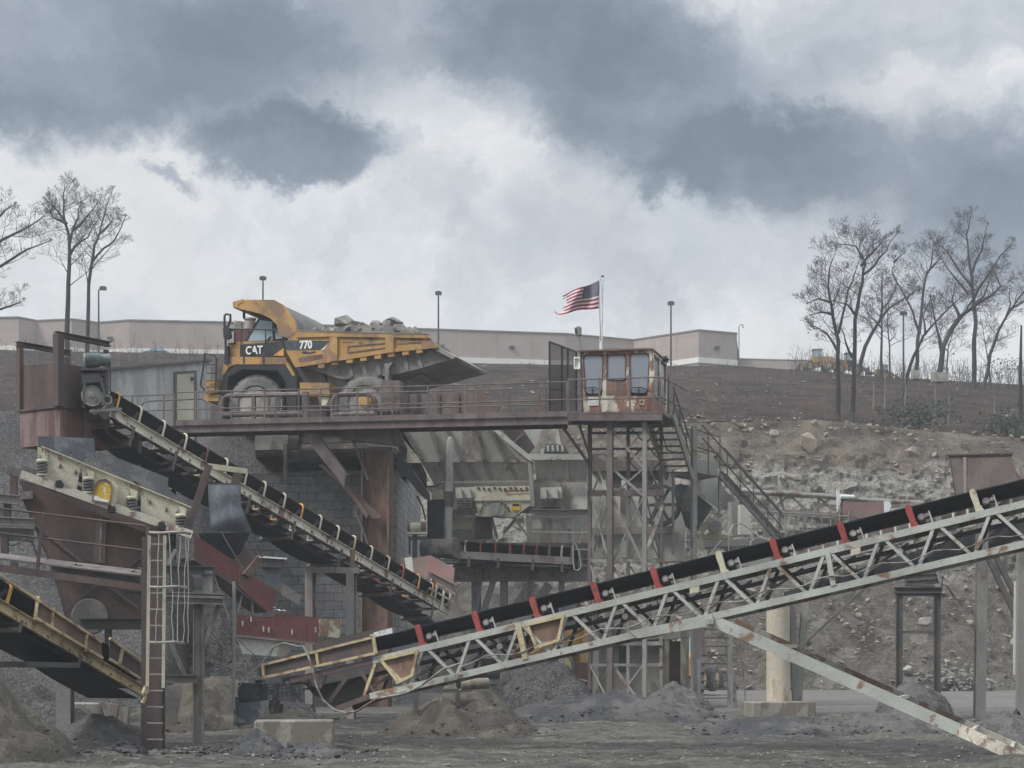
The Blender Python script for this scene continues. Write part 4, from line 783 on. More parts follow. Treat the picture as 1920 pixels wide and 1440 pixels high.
B('back_wall', RUST, cb_, lambda m: (m.pp(CP, [(1088, 659), (1221, 656), (1223, 772), (1091, 772)], .06, CD), m.prism([CP.at(1087, 659), CP.at(1091, 772), CP.at(1091, 772, CD), CP.at(1087, 659, CD)], CP.u*.06)))
B('roof', RUSTL, cb_, lambda m: (m.pp(CP, [(1084, 656.5), (1223, 652), (1224, 655), (1084, 659.5)], CD+.25, -.12), m.pp(CP, [(1130, 654), (1160, 653), (1160, 655), (1130, 656)], .3, .4)))
for nm, pts_, g in (('w', rrect(1092.5, 665, 1130.5, 739, 8, 4, 2), GLASS), ('w', rrect(1137, 664.5, 1173.5, 713, 7), GLASS), ('w', rrect(1179.5, 662, 1217.5, 738, 8, 2, 3), GLASS)):
    w_ = B('window', BLACKP, cb_, lambda m: ring(m, CP, pts_, 1.6, .03, -.016)); B('pane', g, w_, lambda m: m.pp(CP, pts_, .012, .03))
    if g is GLASS and pts_[0][1] != 664.5+7 and pts_[2][1] > 0 and (pts_[0][0] < 1135 or pts_[0][0] > 1175):
        x0 = min(p[0] for p in pts_)+6; B('guard_bar', BLACKP, w_, lambda m: (m.tube([CP.at(x0, 727, -.03), CP.at(x0+16, 726, -.03), CP.at(x0+24, 729, -.03), CP.at(x0+30, 731, -.03)], .018, 5), m.tube([CP.at(x0+12, 727, -.03), CP.at(x0+12, 737, -.03)], .018, 5)))
for f0, f1 in ((.10, .46), (.56, .93)):
    w_ = B('window', BLACKP, cb_, lambda m: (sidep(m, [(f0, 663), (f1, 663), (f1, 666), (f0, 666)], .03, -.012), sidep(m, [(f0, 738), (f1, 738), (f1, 742), (f0, 742)], .03, -.012)))
    B('pane', GLASSD, w_, lambda m: sidep(m, [(f0-.02, 662), (f1+.02, 662), (f1+.02, 743), (f0-.02, 743)], .012, .03))
B('vent', WHITE, cb_, lambda m: (m.pp(CP, [(1103, 745), (1122, 744.5), (1122, 760), (1103, 760.5)], .04, -.03), [m.pp(CP, [(1104.5, y), (1120.5, y-.3), (1120.5, y+1.2), (1104.5, y+1.5)], .02, -.045) for y in (748, 751.5, 755)]))
B('socket_plate', YELLOWF, cb_, lambda m: (ring(m, CP, [(1199, 749), (1208, 749), (1208, 759), (1199, 759)], 3, .04, -.03)))
B('wall_unit', WHITE, cb_, lambda m: (ring(m, CP, [(1076, 669), (1088, 669), (1088, 692), (1076, 692)], 3.2, .3, .3), m.pp(CP, [(1078, 671), (1087, 671), (1087, 690), (1078, 690)], .1, .4)))
B('roof_lump', DKGREEN, cb_, lambda m: (m.rock(csp(.75, 656), .22, .22, .12, 4), m.cyl(csp(.75, 661), csp(.75, 656), .08, 8)))  # green lump of unknown kind added on the cabin roof, gives no light
sg = T('signal_light', 'grey traffic signal on a bent post left of the cabin roof', 'signal light', CP.at(1086, 660, .8))
B('post', STEEL, sg, lambda m: m.tube([CP.at(1088, 672, .8), CP.at(1087, 640, .8), CP.at(1084, 628, .8), CP.at(1083, 614, .8)], .05, 8))
B('housing', STEEL, sg, lambda m: (m.pp(CP, [(1077, 615), (1081, 613), (1082, 628), (1079, 627)], .25, .7), m.pp(CP, [(1082, 612), (1087, 612), (1087, 627), (1082, 628)], .25, .72)))
for y in (618, 623): B('lens', DARK, sg, lambda m: m.cyl(CP.at(1079.5, y, .68), CP.at(1079.5, y, .72), .035, 10))
fp_ = T('flagpole', 'slim white flagpole rising behind the cabin roof', 'flagpole', P(1127, 665, 60.2))
B('pole', WHITE, fp_, lambda m: m.tube([P(1126.5, 672, 60.2), P(1128, 600, 60.2), P(1129.5, 520, 60.2)], [.055, .05, .035], 8)); B('truck_cap', BLACKP, fp_, lambda m: m.tube([P(1127, 519, 60.2), P(1132, 518, 60.2)], .035, 6)); B('halyard', STEELD, fp_, lambda m: m.tube([P(1126, 522, 60.15), P(1123.5, 545, 60.15), P(1124, 580, 60.15), P(1126, 640, 60.15)], .008, 4))
# flag
FR_, FW_, FB_ = (M('flag_red', (.26, .025, .04), None, .3, 1, .8, fine=.05), M('flag_white', (.62, .55, .56), None, .3, 1, .8, fine=.05), M('flag_blue', (.018, .03, .085), None, .3, 1, .8, fine=.05))
me_v = []; nu, nv = 44, 26; mm = MB(); idx = []
def flag_pt(s, t_, o=0.):
    x = lerp(lerp(1123.5, 1123, t_), lerp(1057, 1046, t_), s); y = lerp(lerp(525.5, 578, t_), lerp(552, 589, t_), s)
    y += 2.4*math.sin(s*7.5+t_*1.2)*s**.6-3*s*(1-s)*4*(t_-.4)*.3; x += 1.2*math.sin(t_*5+s*4)*s
    return P(x, y, 60.15+.16*math.sin(s*9-t_*2.2)*min(1, s*3)+o)
for j in range(nv+1):
    for i in range(nu+1): mm.v.append(flag_pt(i/nu, j/nv))
rf = random.Random(2); edge = [rf.uniform(.86, 1.0)-(.10 if 4 < j < 17 else 0) for j in range(nv)]; edge[-1] = edge[-2] = edge[-3] = 1.
for j in range(nv):
    for i in range(nu):
        if i/nu > edge[j]: continue
        mm.f.append([j*(nu+1)+i, j*(nu+1)+i+1, (j+1)*(nu+1)+i+1, (j+1)*(nu+1)+i]); idx.append(2 if (i/nu < .42 and j < 14) else (0 if (j//2) % 2 == 0 else 1))
mm.tube([P(1046, 588, 60.1), P(1042, 585, 60.1), P(1039, 583, 60.1)], [.05, .04, .015], 5); idx += [1]*(len(mm.f)-len(idx)); 
fl = T('flag', 'tattered american flag flying to the left from the white flagpole', 'flag', P(1123, 590, 60.15)); fo = mm.build('cloth', [FR_, FW_, FB_], fl, recalc=False)
fo.data.polygons.foreach_set('material_index', idx)
m = MB()
for r in range(9):
    for c in range(6 if r % 2 == 0 else 5):
        for o in (-.012, .012):
            s0 = (.035+(c+(0 if r % 2 == 0 else .5))*.070); t0 = .035+r*.057; q = []
            for k in range(10): a = math.pi*k/5; rr = 1 if k % 2 == 0 else .42; q.append(flag_pt(s0+.024*rr*math.sin(a), t0-.026*rr*math.cos(a)*1.2, o))
            m.add(q, [list(range(10))])
m.build('stars', FW_, fl, recalc=False)
# mesh screen panels beside the cabin
ms2 = T('mesh_screen', 'tall dark see-through mesh screen standing left of the cabin', 'mesh screen', P(1050, 790, 58.4))
SPn = Plane(1030, 58.0, 1082, 62.3)
def meshmat():
    m, nt, b = new_mat('perforated_mesh'); b.inputs['Base Color'].default_value = (.05, .045, .045, 1); b.inputs['Roughness'].default_value = .8
    v = coords(nt, (1, 1, 1)); sx = N(nt, 'SeparateXYZ'); L(nt, v, sx.inputs[0])
    a = mathn(nt, 'LESS_THAN', mathn(nt, 'FRACT', mathn(nt, 'MULTIPLY', sx.outputs[1], 11)), .8); c = mathn(nt, 'LESS_THAN', mathn(nt, 'FRACT', mathn(nt, 'MULTIPLY', sx.outputs[2], 20)), .8)
    L(nt, mathn(nt, 'SUBTRACT', 1, mathn(nt, 'MULTIPLY', a, c)), b.inputs['Alpha']); return m
panel(ms2, 'mesh', meshmat(), SPn, [(1031, 642), (1081, 661), (1081, 768), (1031, 784)], .012)
for x, y0, y1 in ((1030.5, 640, 785), (1054, 648, 780), (1065, 653, 776), (1081, 658, 770)): B('frame_post', BLACKP, ms2, lambda m: m.bar(SPn.at(x, y0, -.03), SPn.at(x, y1, -.03), .06, .06, SPn.n))
B('frame_rail', BLACKP, ms2, lambda m: (m.bar(SPn.at(1031, 641, -.03), SPn.at(1081, 660, -.03), .05), m.bar(SPn.at(1031, 730, -.03), SPn.at(1081, 734, -.03), .03)))
# tower
tw = T('cabin_tower', 'braced steel tower with platform carrying the control cabin', 'tower', CP.at(1160, 1330, 1))
B('platform', RUSTD, tw, lambda m: (m.pp(CP, [(1062, 773), (1240, 771), (1240, 774.5), (1062, 776.5)], 3.6, -.35), m.pp(CP, [(1064, 776.6), (1241, 774.6), (1241, 788), (1064, 789)], .1, -.34)))
B('platform_frame', STEELD, tw, lambda m: [m.bar(CP.at(1066, 788, o), CP.at(1243, 787, o), .12, .3) for o in (.4, 1.6, 2.9)]+[m.bar(CP.at(x, 786, -.2), CP.at(x, 786, 3.1), .1, .24) for x in (1072, 1115, 1158, 1201, 1238)])
pr = B('platform_rail', RUSTD, tw, lambda m: [m.tube([CP.at(1064, 712+d, -.3), CP.at(1240, 707+d, -.3), CP.at(1240, 707+d, -.3)+CP.n*3.0+CP.u*.25], .026, 6) for d in (0, 38)])
for x in (1066, 1124, 1181, 1238): MB().bar(CP.at(x, 708, -.3), CP.at(x, 776, -.3), .05, .05, CP.n).build('post', RUSTD, pr)
MB().bar(CP.at(1240, 707, 2.7)+CP.u*.25, CP.at(1240, 776, 2.7)+CP.u*.25, .05, .05, CP.n).build('post', RUSTD, pr)
LEG = [(1144, 0., 11, 790, 1333, RUSTD), (1209, .0, 8, 790, 1334, STEEL), (1106, 1.2, 7, 792, 1322, RUSTD), (1240, 2.8, 6, 792, 1318, STEEL), (1178, 3.0, 6, 792, 1318, STEEL)]
for x, o, w, y0, y1, mt_ in LEG: B('leg', mt_, tw, lambda m: m.ibeam(CP.at(x, y1, o), CP.at(x, y0, o), w/57, w/57, .02, CP.n))
def brace(x0, y0, o0, x1, y1, o1, w=.08, mt_=STEEL): B('brace', mt_, tw, lambda m: m.bar(CP.at(x0, y0, o0), CP.at(x1, y1, o1), w, w, CP.n))
for y0, y1 in ((806, 878), (878, 930), (930, 1058), (1058, 1150), (1245, 1325)):
    brace(1147, y0, .06, 1207, y1, .06); brace(1207, y0, .12, 1147, y1, .12, .05)
for y0, y1 in ((850, 930), (930, 1055), (1060, 1200), (1250, 1318)):
    brace(1108, y0, 1.1, 1143, y1, .2, .05); brace(1142, y0, .25, 1108, y1, 1.15, .05)
for y0, y1 in ((800, 865), (865, 928), (928, 1056), (1060, 1150)):
    brace(1180, y0, 3., 1240, y1, 2.85, .05); brace(1240, y0, 2.9, 1180, y1, 3.05, .05); brace(1211, y0, .2, 1240, y1, 2.7, .05)
brace(1050, 793, .2, 1106, 872, 1.1, .09, RUSTD); brace(1086, 796, .6, 1110, 868, 1.1, .07, RUSTD); brace(1131, 930, -.05, 1108, 1026, .9, .05, GALV); brace(1243, 948, 1, 1209, 1045, .1, .12, GALVD)
for y, h, mt_ in ((925, .2, RUSTD), (1052, .12, GALVD), (1207, .12, STEEL), (1247, .09, STEEL), (812, .08, STEELD), (842, .07, STEELD)):
    BL('cross_beam', mt_, tw, lambda m: m.bar(CP.at(1106, y, .9), CP.at(1243, y-1, .9), .1, h), lambda m: m.bar(CP.at(1178, y, 2.9), CP.at(1243, y, 2.7), .1, h))
# stairs right of the tower
st = T('upper_stairs', 'steep steel stair flight dropping from the cabin platform, with landing', 'stairs', P(1300, 1000, 60))
SQ = lambda f, o=0.: P(lerp(1262, 1299, f), lerp(778, 896, f), lerp(58.2, 59.6, f))+V((-.85*o, .12*o, 0))
for o in (0, 1): B('stringer', STEEL, st, lambda m: m.chan(SQ(0, o), SQ(1, o), .07, .22, .012, side=-1))
for k in range(9): B('tread', STEELD, st, lambda m: m.bar(SQ((k+.6)/9.5, .04)-Z*.02, SQ((k+.6)/9.5, .96)-Z*.02, .24, .035))
hr = B('handrail', STEELD, st, lambda m: [m.tube([SQ(0, o)+Z*(.95), SQ(.5, o)+Z*.98, SQ(1, o)+Z*.95, SQ(1, o)+Z*.95+V((.4, .3, -.05))], .025, 6) for o in (0, 1)]+[m.tube([SQ(0, 0)+Z*.5, SQ(1, 0)+Z*.5], .02, 6)])
for f in (.05, .35, .68, .98): MB().tube([SQ(f), SQ(f)+Z*.96], .024, 6).build('post', STEELD, hr)
LP_ = Plane(1300, 59.8, 1352, 60.3)
B('landing', STEEL, st, lambda m: (m.pp(LP_, [(1304, 881), (1350, 890), (1350, 894), (1304, 885)], 1.6), m.pp(LP_, [(1308, 862), (1346, 868), (1346, 889), (1308, 881)], .05, 1.5)))
lr = B('landing_rail', STEELD, st, lambda m: [m.tube([LP_.at(1306, y), LP_.at(1350, y+13)], .024, 6) for y in (806, 838)])
for x, y in ((1306, 806), (1328, 813), (1350, 819)): MB().tube([LP_.at(x, y), LP_.at(x, y+75)], .024, 6).build('post', STEELD, lr)
for x, y0, y1, o, w in ((1301, 800, 1332, 0, 9), (1349, 890, 960, .2, 4), (1262, 880, 1040, 1.2, 4)): B('leg', STEEL, st, lambda m: m.bar(LP_.at(x, y0, o), LP_.at(x, y1, o), w/55, w/55, LP_.n))
s2 = T('lower_stairs', 'long grey stair flight descending right from the landing', 'stairs', P(1440, 1010, 62))
SR = lambda f, o=0.: P(lerp(1350, 1462, f), lerp(888, 1012, f), lerp(60.4, 62.5, f))+V((.25*o, .9*o, 0))
for o in (0, 1): B('stringer', STEEL, s2, lambda m: m.chan(SR(0, o), SR(1, o), .07, .26, .012))
for k in range(11): B('tread', STEEL, s2, lambda m: m.bar(SR((k+.6)/11.5, .04), SR((k+.6)/11.5, .96), .24, .035))
B('side_plate', CRUSH, s2, lambda m: m.pp(LP_, [(1306, 887), (1346, 895), (1374, 940), (1340, 948), (1306, 926)], .03, 1.2))
hr = B('handrail', STEELD, s2, lambda m: [m.tube([SR(-.3, 0)+Z*z_, SR(0, 0)+Z*z_, SR(1, 0)+Z*z_, SR(1.05, 0)+Z*(z_-.1)], .025, 6) for z_ in (.98, .55)]+[m.tube([SR(0, 1)+Z*1., SR(1, 1)+Z*1.], .022, 6)])
for f in (.12, .34, .56, .8, 1.): MB().tube([SR(f), SR(f)+Z*.98], .022, 6).build('post', STEELD, hr)
# drive guard, motor and big flywheel beside the stairs
fw = T('flywheel', 'large dark spoked flywheel half hidden behind the tower braces', 'flywheel', P(1236, 990, 62.6)); c_ = P(1236, 946, 62.6); ax = V((.25, .97, 0)).normalized()
B('rim', STEELD, fw, lambda m: m.lathe(c_, ax, [(.62, 0), (.75, 0), (.77, .03), (.77, .27), (.75, .3), (.62, .3)], 36, True)); B('hub', STEEL, fw, lambda m: m.lathe(c_, ax, [(.16, -.1), (.16, .4)], 16))
for k in range(6): B('spoke', STEELD, fw, lambda m: m.bar(c_+ax*.15, c_+ax*.15+(ax.cross(Z)*math.cos(k*1.047)+Z*math.sin(k*1.047))*.64, .1, .09, ax))
gd = T('belt_guard', 'dark green sheet metal drive guard between flywheel and motor', 'belt guard', P(1318, 1000, 62.2)); GD = Plane(1262, 62.3, 1376, 62.2)
panel(gd, 'plate', DKGREEN, GD, [(1262, 911), (1276, 907), (1292, 911), (1338, 948), (1326, 968), (1312, 985), (1306, 1002), (1286, 985), (1276, 950)], .35)
B('edge_strip', WHITE, gd, lambda m: m.pp(GD, [(1306, 926), (1309, 925), (1370, 972), (1367, 975)], .05, -.05))
mo = T('drive_motor', 'small cream motor with a spoked pulley wheel below the green guard', 'motor', P(1338, 1010, 61.8)); c_ = P(1340, 986, 61.7)
B('housing', CREAM, mo, lambda m: (m.cyl(c_+V((.02, .1, 0)), c_+V((.1, .9, .02)), .26, 18), m.pp(GD, [(1313, 990), (1330, 966), (1340, 974), (1318, 1000)], .3, -.2), m.pp(GD, [(1310, 1000), (1320, 1000), (1321, 1030), (1310, 1028)], .4, -.1), m.pp(GD, [(1318, 1003), (1366, 1003), (1366, 1010), (1318, 1010)], .8, -.1)))
B('pulley', STEEL, mo, lambda m: m.lathe(c_, V((.08, .99, 0)), [(.19, 0), (.21, .02), (.21, .1), (.17, .1), (.17, .05), (.05, .05), (.05, -.02), (.001, -.02)], 22))
# ---------------------------------------------------------------- block wall, column, chutes below the pad
def BRICK():
    m, nt, b = new_mat('block_masonry'); g = N(nt, 'UVMap'); br = N(nt, 'TexBrick'); L(nt, g.outputs[0], br.inputs['Vector'])
    br.inputs['Scale'].default_value = 1; br.inputs['Brick Width'].default_value = .62; br.inputs['Row Height'].default_value = .295; br.inputs['Mortar Size'].default_value = .014; br.inputs['Mortar Smooth'].default_value = .2; br.inputs['Bias'].default_value = -.2
    br.inputs['Color1'].default_value = (.18, .178, .178, 1); br.inputs['Color2'].default_value = (.25, .245, .24, 1); br.inputs['Mortar'].default_value = (.095, .094, .094, 1)
    v = coords(nt); n = noise_n(nt, v, .6, 6, .7); n2 = noise_n(nt, v, 7, 4, .7)
    col = mix(nt, 1., br.outputs[0], mapr(nt, n, .3, .7, .65, 1.25), 'MULTIPLY'); col = mix(nt, 1., col, mapr(nt, n2, .3, .7, .8, 1.2), 'MULTIPLY'); col = mix(nt, mapr(nt, n, .55, .75, 0, .6), col, (.21, .20, .19))
    L(nt, col, b.inputs['Base Color']); b.inputs['Roughness'].default_value = .95; bump(nt, b, mathn(nt, 'ADD', mathn(nt, 'MULTIPLY', br.outputs[1], -1.), mathn(nt, 'MULTIPLY', n2, .4)), .8, .03); return m
rp_ = [P(330, HZ, 56.5), P(400, HZ, 59.8), P(470, HZ, 61.6), P(560, HZ, 62.2), P(650, HZ, 62.3), P(742, HZ, 62.2), V((-4.0, 70, 2)), V((-4.0, 77, 2))]
pts2 = []
for a, b in zip(rp_, rp_[1:]): pts2 += [a.lerp(b, i/6) for i in range(6)]
pts2.append(rp_[-1]); m = MB(); uv = []; dcum = 0; n = len(pts2)
tops = [interp([(-11, 7.4), (-9.3, 8.5), (-7, 8.75), (-4.01, 8.75), (-4, 9.3)], p.x) for p in pts2]
for k, p in enumerate(pts2):
    if k: dcum += (p-pts2[k-1]).length
    q = pts2[min(k+1, n-1)]-pts2[max(k-1, 0)]; nn = V((-q.y, q.x, 0)).normalized()*.45
    for w_, z_ in ((0, -.1), (0, tops[k]), (1, tops[k]), (1, -.1)): m.v.append(V((p.x, p.y, z_))+nn*w_); uv.append((dcum, z_+w_*.4))
for k in range(n-1):
    for j in range(4): a = k*4+j; b = k*4+(j+1) % 4; m.f.append([a, a+4, b+4, b])
wl = m.build('retaining_wall', BRICK(), None, V((0, 0, 0)), sharp=50); uvl = wl.data.uv_layers.new(name='UVMap')
for lp in wl.data.loops: uvl.data[lp.index].uv = uv[lp.vertex_index]
tag(wl, 'curved grey block masonry retaining wall under the truck pad', 'retaining wall')
KP_ = Plane(560, 60.2, 800, 59.6)
sc_ = T('steel_column', 'thick rusty orange brown steel column under the truck pad', 'column', KP_.at(708, 1190))
B('shaft', RUSTL, sc_, lambda m: m.ibeam(KP_.at(705, 1330), KP_.at(708, 846), .78, .95, .05, KP_.u)); B('head_plate', RUSTD, sc_, lambda m: m.pp(KP_, [(688, 838), (734, 838), (734, 847), (688, 847)], 1., -.1))
dc = T('discharge_trough', 'rusty diagonal steel troughs slanting down in front of the column', 'trough', KP_.at(650, 990))
B('upper_trough', RUSTD, dc, lambda m: (m.pp(KP_, [(566, 813), (588, 811), (648, 893), (645, 914), (639, 905)], .06, -.9), m.pp(KP_, [(588, 811), (592, 811), (651, 890), (648, 893)], .5, -.9)))
B('lower_trough', RUST, dc, lambda m: (m.pp(KP_, [(596, 872), (604, 868), (716, 968), (712, 972), (690, 972), (640, 910)], .06, -.45), m.pp(KP_, [(648, 912), (652, 910), (692, 965), (686, 972)], .4, -.6)))
BL('hanger', STEELD, dc, lambda m: m.bar(KP_.at(660, 820, -.3), KP_.at(690, 900, -.3), .09), lambda m: m.bar(KP_.at(664, 950, -.4), KP_.at(690, 1020, -.4), .06), lambda m: m.pp(KP_, [(664, 948), (672, 948), (672, 970), (664, 970)], .1, -.4))
ub = T('pad_beam', 'rusty beams and a dark tank tucked under the truck pad edge', 'beam', KP_.at(600, 860))
B('girder', RUSTD, ub, lambda m: (m.ibeam(KP_.at(540, 823, .3), KP_.at(748, 818, .3), .2, .35), m.pp(KP_, [(540, 818), (560, 816), (560, 840), (540, 842)], .4, .1), m.pp(KP_, [(531, 832), (538, 832), (538, 900), (531, 900)], .15, .4)))
B('tank', STEELD, ub, lambda m: m.cyl(KP_.at(540, 851, .9), KP_.at(610, 853, .9), .3, 18)); B('side_girder', RUSTD, ub, lambda m: m.pp(KP_, [(632, 800), (745, 800), (760, 838), (640, 822)], .3, -.5))
# ---------------------------------------------------------------- primary crusher and its hopper
CR = Plane(750, 62.8, 1105, 62.0)
cr_ = T('primary_crusher', 'dusty cream primary crusher with ribbed feed hopper below the walkway', 'crusher', CR.at(930, 1090))
def pa_(par, name, mat, pts_, t=.06, off=0.): return panel(par, name, mat, CR, pts_, t, off)
ho = pa_(cr_, 'feed_hopper', CRUSH, [(750, 798, -.35), (915, 798, -.35), (992, 862), (790, 864)], .06)
for x0, x1 in ((752, 788), (803, 824), (833, 862), (883, 905), (912, 945), (930, 968)):
    B('rib', STEEL, ho, lambda m: m.prism([CR.at(x0, 800, -.33), CR.at(x0+6, 800, -.33), CR.at(x1+7, 863, -.01), CR.at(x1, 863, -.01)], -CR.n*.2) if x0 < 920 else m.prism([CR.at(927, 810, -.28), CR.at(932, 813, -.27), CR.at(x1+5, 863, -.01), CR.at(x1, 863, -.01)], -CR.n*.15))
B('hopper_end', STEELD, ho, lambda m: m.prism([CR.at(750, 798, -.35), CR.at(790, 864, 0), CR.at(790, 864, 4), CR.at(735, 798, 5)], CR.u*.05))
pa_(ho, 'edge_bar', GALV, [(914, 799), (926, 799), (999, 858), (996, 865), (990, 862)], .16, -.22)
pa_(cr_, 'side_plate', RUST, [(935, 800), (978, 800), (1003, 838), (988, 855)], .05, 2.0)
pa_(cr_, 'side_plate', CRUSH, [(975, 800), (1045, 800), (1058, 860), (1000, 860)], .05, 3.2)
B('plate_strut', STEEL, cr_, lambda m: (m.bar(CR.at(962, 830, 1.9), CR.at(982, 812, 1.9), .05), m.bar(CR.at(1012, 800, 3), CR.at(1050, 838, 3), .05)))
pa_(cr_, 'rim_flange', GALV, [(990, 851), (1102, 851), (1102, 862), (994, 862.5)], .2, -.2)
lo_h = pa_(cr_, 'lower_hopper', CRUSH, [(790, 866, -.02), (1000, 866, -.02), (996, 903, .35), (812, 905, .35)], .06)
for x0, x1 in ((822, 836), (846, 866), (873, 895), (905, 922), (952, 966)): B('rib', STEEL, lo_h, lambda m: m.prism([CR.at(x0, 867, 0), CR.at(x0+6, 867, 0), CR.at(x1+7, 903, .34), CR.at(x1, 903, .34)], -CR.n*.09))
B('seam_rail', STEEL, lo_h, lambda m: (m.pp(CR, [(788, 861.5), (992, 861.5), (992, 866.5), (790, 866.5)], .12, -.11), m.pp(CR, [(812, 902), (1100, 898), (1100, 903), (812, 907)], .12, .2)))
b2 = pa_(cr_, 'feed_box', CRUSH, [(1002, 863, -.05), (1102, 863, -.05), (1100, 899, .3), (1006, 902, .3)], .06)
for x in (1028, 1060): B('rib', CRUSH, b2, lambda m: m.prism([CR.at(x, 864, -.03), CR.at(x+6, 864, -.03), CR.at(x+8, 899, .3), CR.at(x+1, 899, .3)], -CR.n*.09))
pa_(cr_, 'corner_post', STEEL, [(989, 862), (996, 862), (1003, 950), (995, 950)], .2, -.14)
lv_ = B('louvre_box', DKGREEN, cr_, lambda m: m.pp(CR, [(1024, 831), (1060, 835), (1066, 850), (1019, 849)], .8, .3))
for k in range(4): B('slat', CRUSH, lv_, lambda m: m.pp(CR, [(1025+k*9, 834), (1029+k*9, 834.5), (1030+k*9, 846), (1026+k*9, 846)], .03, .27))
pa_(cr_, 'bin_wall', CRUSH, [(1014, 842), (1030, 836), (1040, 851), (1014, 851)], .5, .5)
# vibrating feeder below
pa_(cr_, 'feeder_wall', CRUSH, [(815, 906), (1100, 903), (1100, 962), (815, 962)], .1, .55)
fb = pa_(cr_, 'feeder_body', CREAM, [(889, 912), (996, 911), (998, 945), (964, 969), (936, 970), (897, 968), (890, 938)], .4, .0)
pa_(fb, 'flange', CRUSH, [(888, 935.5), (998, 935), (998, 938.5), (888, 939)], .06, -.06)
for x in range(897, 992, 10): B('bolt', STEELD, fb, lambda m: m.cyl(CR.at(x, 915+(x % 3), -.05), CR.at(x, 915+(x % 3), .0), .05, 7))
pa_(fb, 'faded_stripe', PINK, [(945, 919), (990, 918), (990, 921.5), (945, 922.5)], .01, -.006); pa_(fb, 'faded_stripe', PINK, [(948, 926), (992, 924), (992, 926), (950, 928)], .01, -.006)
B('eccentric_cover', CRUSH, fb, lambda m: (m.pp(CR, rrect(911, 947, 946, 968, 10), .25, -.25), m.pp(CR, [(921, 943), (937, 943), (934, 965), (925, 965)], .08, -.33)))
B('bolt_ring', STEELD, fb, lambda m: [m.cyl(CR.at(928+27*math.cos(a), 963-22*math.sin(a), -.06), CR.at(928+27*math.cos(a), 963-22*math.sin(a), 0), .045, 6) for a in [math.radians(15+k*15) for k in range(11)]])
sgn = pa_(fb, 'warning_sign', M('sign_yellow', (.62, .45, .05), None, fine=.08), [(959.5, 943), (975, 943), (975, 957), (959.5, 957)], .02, -.03); pa_(sgn, 'sign_header', BLACKP, [(961, 944.2), (973.5, 944.2), (973.5, 948.6), (961, 948.6)], .008, -.04)
pa_(fb, 'data_plate', STEEL, [(964.5, 958), (970.5, 958), (970.5, 962), (964.5, 962)], .01, -.012)
def coil(m, c, r, h, n=5, wr=.028): m.tube([c+V((r*math.cos(a), r*math.sin(a), h*a/(n*2*math.pi))) for a in [i*.5236 for i in range(n*12+1)]], wr, 5)
for xs_, y in (((862, 872, 882), 955), ((1021, 1033, 1045), 953)):
    for x in xs_: B('coil_spring', STEELD, cr_, lambda m: coil(m, CR.at(x, y, -.15), .085, .34, 4))
    pa_(cr_, 'spring_seat', CRUSH, [(xs_[0]-8, 914), (xs_[2]+8, 913), (xs_[2]+8, 934), (xs_[0]-8, 935)], .3, .05)
    B('bracket', CRUSH, cr_, lambda m: [m.pp(CR, [(x-1, 915), (x+1, 915), (x+4, 934), (x-4, 934)], .16, -.14) for x in (xs_[0]+1, xs_[2]-2)])
B('support_beam', STEEL, cr_, lambda m: (m.ibeam(CR.at(838, 963, -.1), CR.at(892, 963, -.1), .25, .28), m.ibeam(CR.at(996, 963, -.1), CR.at(1104, 963, -.1), .25, .3)))
pa_(cr_, 'lower_panel', CREAM, [(846, 976), (886, 976), (884, 992), (846, 992)], .1, .2); pa_(cr_, 'lower_panel', CRUSH, [(998, 974), (1100, 974), (1100, 991), (998, 991)], .1, .2)
pa_(cr_, 'frame_column', BLACKP, [(801, 938), (830, 936), (830, 1040), (801, 1040)], .5, .1); pa_(cr_, 'frame_column', STEELD, [(890, 970), (922, 970), (922, 1010), (890, 1010)], .3, .5)
for a in (((944, 1000), (968, 972)), ((964, 972), (990, 1005)), ((922, 970), (932, 1010))): B('frame_strut', CREAM if a[0][0] == 964 else STEEL, cr_, lambda m: m.bar(CR.at(*a[0], .4), CR.at(*a[1], .4), .1))
pa_(cr_, 'frame_plate', CREAM, [(809, 918), (830, 918), (830, 937), (809, 937)], .3, .2)
B('wheel_disc', WHITE, cr_, lambda m: m.lathe(CR.at(972, 1009, -.1), CR.n, [(.17, 0), (.17, .04), (.13, .04), (.13, 0)], 22, True))
BL('diagonal_chute', STEELD, cr_, lambda m: m.pp(CR, [(735, 862), (765, 868), (803, 925), (803, 940), (790, 930)], .4, -.4), lambda m: m.pp(CR, [(757, 868), (790, 868), (800, 890), (800, 918)], .05, 1.2))
B('hoses', BLACKP, cr_, lambda m: (m.tube([CR.at(760, 868, -.5), CR.at(785, 888, -.6), CR.at(800, 912, -.5), CR.at(815, 912, -.3), CR.at(826, 905, -.2)], .03, 6), m.tube([CR.at(782, 930, -.4), CR.at(792, 950, -.4), CR.at(798, 975, -.4)], .03, 6)))
jb = pa_(cr_, 'jaw_body', CRUSH, [(1106, 872), (1255, 868), (1272, 925), (1284, 985), (1284, 1052), (1106, 1052)], 1.0, 2.2)
for x, w in ((1128, 8), (1165, 10), (1225, 9)): pa_(jb, 'rib', CRUSH, [(x, 900), (x+w, 900), (x+w, 1046), (x, 1046)], .16, 2.03)
pa_(jb, 'recess_shade', STEELD, [(1150, 884), (1235, 882), (1238, 912), (1150, 914)], .05, 2.16); pa_(jb, 'flange', RUSTD, [(1108, 866), (1250, 862), (1252, 882), (1108, 884)], .3, 1.9); pa_(jb, 'tie_rod', STEELD, [(1163, 915), (1172, 915), (1172, 962), (1163, 962)], .12, 1.85)  # first piece is a flat dark plate standing in for recess shade
pa_(jb, 'toggle_beam', STEEL, [(1106, 990), (1262, 986), (1266, 1000), (1106, 1004)], .2, 1.9)
